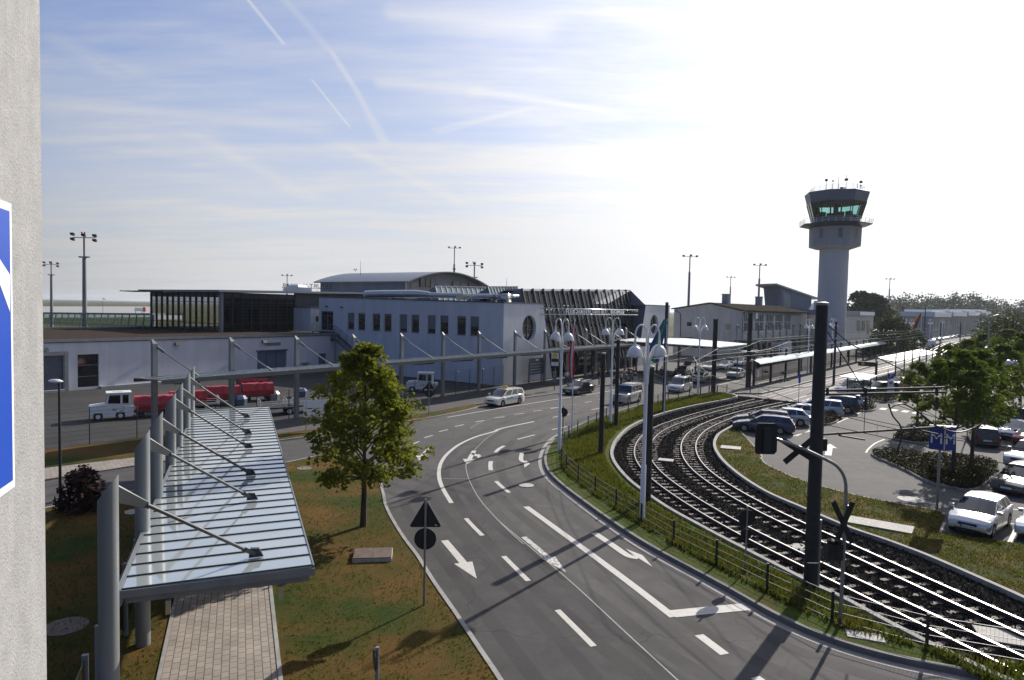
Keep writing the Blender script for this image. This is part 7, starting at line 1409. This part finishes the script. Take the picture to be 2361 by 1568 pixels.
# planting beds with kerb and groundcover
def bed(lab,poly,h=.3,n_=1500):
    P=[g(*p) for p in poly]; o=sum(P,Vector())/len(P); o.z=0; L=cat(P+[P[0]],4); t=thing('planting_bed',lab,'planting bed',o); rel=[p-o for p in L]
    MB().wall(rel,.12,-.04,.14,0).build('kerb',M['kerb'],t); MB().prism([(p.x,p.y) for p in rel[:-1]],-.03,.12).build('soil',M['shrubbed'],t); rng=random.Random(len(lab)); f=MB(); xs=[p.x for p in rel]; ys=[p.y for p in rel]; c=0
    while c<n_:
        x,y=rng.uniform(min(xs),max(xs)),rng.uniform(min(ys),max(ys))
        if in_poly(x,y,rel): c+=1; leafcloud(f,rng,(x,y,.1+h*rng.random()),.16,4,.11)
    f.build('groundcover',M['cover'],t)
bed('large teardrop planting bed with brown green groundcover under the dense trees',[k4(*p) for p in ((1150,862),(1185,846),(1330,842),(1500,862),(2105,930),(1975,1138),(1700,1110),(1550,1062),(1400,982),(1185,888))],.25,4600)
bed('small planting bed with the slim young tree',[k4(*p) for p in ((1318,745),(1378,685),(1500,645),(1640,640),(1640,750),(1600,776),(1480,772))],.35,1500)
bed('small planting bed with green tuft beside the bus shelter',[k4(*p) for p in ((1010,525),(1010,490),(1090,465),(1180,498),(1140,522))],.5,500)
bed('planting bed with low hedge before the dark off road car',[k4(*p) for p in ((1110,425),(1150,395),(1340,415),(1330,448),(1200,450))],.6,700)
bed('tiny planting bed between the parked cars behind the big mast',[k4(*p) for p in ((750,610),(770,575),(850,565),(882,600),(800,630))],.5,500)
# roundabout island and grass banks
q=[g(*p) for p in (k6(1965,600),k6(2030,545),k6(2361,520),k6(2500,560),k6(2361,650),k6(2100,630))]; t=struct('roundabout_island',MB().prism([(p.x,p.y) for p in q],-.02,.25),M['rough_grass'])
# grass blades
def blades(nm,lab,poly,n_,hmin,hmax,z,m,wy=1.,x0=None):
    rng=random.Random(5); xs=[p[0] for p in poly]; ys=[p[1] for p in poly]; f=MB(); c=0; tries=0
    while c<n_ and tries<n_*40:
        tries+=1
        x,y=rng.uniform(min(xs),max(xs)),rng.uniform(min(ys),max(ys))
        if rng.random()>(18/max(y,18))**wy: continue
        if math.sin(x*1.9+2*math.sin(y*.8))*math.sin(y*1.6+1.5*math.sin(x))+rng.random()*1.4<.15: continue
        if not in_poly(x,y,poly) or (poly is lawn and on_walk(x,y)): continue
        c+=1; h=rng.uniform(hmin,hmax); a=rng.uniform(0,PI); w=.016*(1+y/40); dx,dy=math.cos(a)*w,math.sin(a)*w; lx,ly=rng.gauss(0,.3)*h,rng.gauss(0,.3)*h
        f.add([(x-dx,y-dy,z),(x+dx,y+dy,z),(x+lx*.4+dx*.7,y+ly*.4+dy*.7,z+h*.6),(x+lx,y+ly,z+h)],[(0,1,2),(0,2,3)])
    tag(f.build(nm,M[m]),lab,'grass',None,'stuff')
vg=[(p.x,p.y) for p in offs(IK,-.85)]+[(p.x,p.y) for p in offs(BK,-.45)]
blades('tall_grass','rough tall grass on the verge between road and tram curve',vg,34000,.08,.3,.13,'blade',.8)
lw=lawn
def on_walk(x,y):
    d=Vector((x,y,0))-w0; return -.15<d.dot(cr)<3. and -7<d.dot(ca)<18
blades('lawn_grass','short mown grass blades on the lawn',lw,34000,.035,.09,.1,'blade',1.6)
blades('lawn_grass','short grass blades on the strip beside the parking lot',il,14000,.035,.09,.1,'blade',1.2)
# woodland on the low ridge, one mass
rng=random.Random(9); f=MB(); tr_=MB()
def wood(u0,u1,Y0,Y1,n_,hm,lo=.75):
    for i in range(n_):
        u=rng.uniform(u0,u1); Y=rng.uniform(Y0,Y1); x=aty(u,760,Y).x; h=hm*rng.uniform(lo,1.15); r_=h*rng.uniform(.24,.36)
        for k in range(9): 
            d=Vector((rng.gauss(0,.5),rng.gauss(0,.5),rng.uniform(-.75,.65))); leafcloud(f,rng,(x+d.x*r_,Y+d.y*r_,h*.62+d.z*h*.42),r_*.62,30,h*.062)
        tr_.bar((x,Y,0),(x,Y,h*.6),.4,.4)
wood(2030,2420,520,640,95,24); wood(2270,2420,300,420,26,13,.6); wood(2030,2300,640,760,40,31,.8); wood(2290,2500,200,260,14,9,.6)
tag(f.build('woodland',M['leaf_far']),'distant wooded ridge closing the view behind the hangars','woodland',None,'stuff')
hills=MB(); hp=[(-2600,3.),(-2000,14),(-1400,26),(-1000,18),(-500,30),(0,16),(500,8)]
pr_l=cat([(x,z,0) for x,z in hp],4); vs=[(p.x,5200,-5) for p in pr_l]+[(p.x,5200,max(1,p.y)) for p in pr_l]+[(p.x,5900,-5) for p in pr_l]; k_=len(pr_l)
hills.add(vs,[(i,i+1,k_+i+1,k_+i) for i in range(k_-1)]+[(k_+i,k_+i+1,2*k_+i+1,2*k_+i) for i in range(k_-1)]); struct('hills',hills,M['field'])
# airfield details
for u,v,Y,lab in ((237,684,500,'small windsock mast on the airfield'),):
    p=aty(u,v,Y); t=thing('windsock',lab,'windsock',(p.x,p.y,0)); MB().cyl((0,0,0),(0,0,11),.15,.1,6).build('mast',M['steel_d'],t); MB().tube([(0,0,10.6),(1.2,0,10.2),(2.2,0,9.6)],[.35,.28,.18],8).build('sock',M['sign_red'],t)
p=g(345,713); t=thing('airfield_sign','white and red sign board by the taxiway beside the tallest mast','sign',(g(320,722).x,g(320,722).y,0)); MB().box(-3,3,-.3,.3,1.5,4).build('white_board',M['sign_white'],t); MB().box(3.2,5.2,-.3,.3,1.2,4.6).build('red_board',M['sign_red'],t)
for x in (-2.5,2.5,4): MB().bar((x,0,0),(x,0,1.6),.3,.3).build('leg',M['steel_d'],t)
# ------------------------------------------------------------------ people
def skinmesh(nm,verts,edges,rad,m,parent):
    me=bpy.data.meshes.new(nm); me.from_pydata(verts,edges,[]); o=bpy.data.objects.new(nm,me); COL.objects.link(o)
    sk=o.modifiers.new('skin','SKIN'); 
    for i,r_ in enumerate(rad): me.skin_vertices[0].data[i].radius=(r_,r_) if not isinstance(r_,tuple) else r_
    me.skin_vertices[0].data[0].use_root=True
    sb=o.modifiers.new('sub','SUBSURF'); sb.levels=1; sb.render_levels=1
    m2=bpy.data.meshes.new_from_object(o.evaluated_get(bpy.context.evaluated_depsgraph_get())); m2.name=nm; m2.materials.clear(); m2.materials.append(M[m]); m2.polygons.foreach_set('use_smooth',[True]*len(m2.polygons))
    bpy.data.objects.remove(o); return link(bpy.data.objects.new(nm,m2),parent)
for nm,c in (('cl_dark',(.03,.03,.035)),('cl_jeans',(.06,.09,.17)),('cl_white',(.6,.6,.62)),('cl_ltblue',(.3,.38,.6)),('cl_teal',(.05,.24,.3)),('cl_green',(.03,.2,.09)),('cl_beige',(.4,.35,.27)),('cl_brown',(.12,.08,.05)),('cl_mustard',(.35,.24,.08)),('hair',(.03,.02,.015))): M[nm]=mat(nm.replace('cl_','cloth_'),c,.9,0,.12,4)
def person(lab,p,rz,shirt,trous,pose=0,bag=None,z0=.1):
    t=thing('person',lab,'person',(p.x,p.y,z0),R_(rz)); s=.12 if pose==1 else .02; ar=.1
    V=[(0,0,.96),(0,0,1.15),(0,0,1.38),(0,0,1.5),(0,.01,1.6),(0,.03,1.7), (.1,0,.92),(.11,s,.5),(.11,-.02-s*.2,.08),(.12,.13,.04), (-.1,0,.92),(-.11,-s,.5),(-.11,-.02-s*2,.08),(-.12,.11-s*2,.04), (.19,0,1.42),(.25,-.03,1.14),(.24,.08 if pose!=2 else .22,.9 if pose!=2 else 1.12),(.235,.12 if pose!=2 else .27,.8 if pose!=2 else 1.14), (-.19,0,1.42),(-.25,-.03,1.14),(-.24,.08,.9),(-.235,.12,.8)]
    E=[(0,1),(1,2),(2,3),(3,4),(4,5),(0,6),(6,7),(7,8),(8,9),(0,10),(10,11),(11,12),(12,13),(2,14),(14,15),(15,16),(16,17),(2,18),(18,19),(19,20),(20,21)]
    Rr=[(.14,.1),(.13,.09),(.16,.1),.055,.075,.085,.085,.058,.042,.035,.085,.058,.042,.035,.055,.043,.034,.03,.055,.043,.034,.03]
    b_=skinmesh('body',V,E,Rr,'skin',t)
    skinmesh('shirt',V[:3]+[V[14],V[15],V[18],V[19]],[(0,1),(1,2),(2,3),(3,4),(2,5),(5,6)],[(.165,.125),(.155,.12),(.185,.125),.075,.06,.075,.06],shirt,t)
    skinmesh('trousers',[V[0],V[6],V[7],V[8],V[10],V[11],V[12]],[(0,1),(1,2),(2,3),(0,4),(4,5),(5,6)],[(.16,.12),.105,.078,.065,.105,.078,.065],trous,t)
    hm=MB(); hm.lathe([(.098,1.66),(.105,1.72),(.09,1.79),(.05,1.83),(0,1.84)],(0,.0,0),12); hm.build('hair',M['hair'],t,True)
    if bag: MB().box(.2,.42,-.1,.12,.5 if bag[1] else .0,.8 if bag[1] else .6).build('bag',M[bag[0]],t)
    return t
PP=[((k7,(1062,1205)),'person in pale shirt standing left of a pair behind the black estate',200,'cl_white','cl_jeans',0,None),((k7,(1104,1196)),'person in light blue shirt and jeans right of the pair behind the black estate',150,'cl_ltblue','cl_jeans',0,None),
 ((k7,(1414,1120)),'person in black with a white bag before the dark entrance',190,'cl_dark','cl_dark',1,('sign_white',True)),((k7,(1500,1130)),'person in mustard jacket before the dark entrance',160,'cl_mustard','cl_dark',0,None),
 ((k7,(1800,1222)),'person in beige jacket at the left of the waiting crowd',210,'cl_beige','cl_dark',2,None),((k7,(1840,1195)),'person in brown coat in the middle of the waiting crowd',170,'cl_brown','cl_dark',0,None),((k7,(1866,1225)),'person in teal jacket beside a case in the waiting crowd',180,'cl_teal','cl_dark',0,('bluebus',False)),
 ((k7,(1935,1185)),'person with green backpack walking from the waiting crowd',120,'cl_green','cl_dark',1,None),((k7,(1988,1205)),'person in black jacket and pale trousers at the right of the crowd',170,'cl_dark','cl_beige',0,None),((k7,(1965,1150)),'dark clothed person near the far end of the crowd',20,'cl_dark','cl_dark',0,None),
 ((k8,(1360,1320)),'dark clothed person walking along the kerb beside the tall verge mast',200,'cl_dark','cl_dark',1,None),((k8,(1886,1225)),'dark clothed person behind the lifted tailgate',100,'cl_dark','cl_dark',2,None),((k7,(1740,1200)),'person in dark jacket half hidden by the short dark mast',180,'cl_dark','cl_jeans',0,None),((k7,(1905,1130)),'person in brown top deep under the canopy',180,'cl_brown','cl_dark',0,None)]
for (kk,px),lab,rz,sh,tr_2,po,bg_ in PP: person(lab,g(*kk(*px),.1),rz,sh,tr_2,po,bg_)
for i,(px,lab) in enumerate(((k7(1910,1205),'dark suitcase standing beside the teal jacket'),(k7(1700,1208),'dark suitcase near the short masts'))):
    t=thing('suitcase',lab,'suitcase',g(*px,.1),.5*i); MB().box(-.28,.28,-.15,.15,.05,.75).build('shell',M['cl_dark'],t); MB().tube([(-.15,0,.75),(-.15,0,1.),(.15,0,1.),(.15,0,.75)],.015,5).build('handle',M['steel'],t)

# ------------------------------------------------------------------ morning haze
hm,hn,hb_=nt('haze_air'); hn.nodes.remove(hb_); ho=[x for x in hn.nodes if x.type=='OUTPUT_MATERIAL'][0]; pv=N(hn,'ShaderNodeVolumePrincipled'); pv.inputs['Color'].default_value=(.86,.92,1.,1); pv.inputs['Density'].default_value=.00009; pv.inputs['Anisotropy'].default_value=.3
hn.links.new(pv.outputs[0],ho.inputs['Volume']); hz_o=MB().box(-7000,7000,-400,9500,-1.2,62).build('haze',hm); tag(hz_o,'thin pale morning haze over the airport','haze',None,'stuff')
S.cycles.volume_bounces=0; S.cycles.volume_max_steps=64
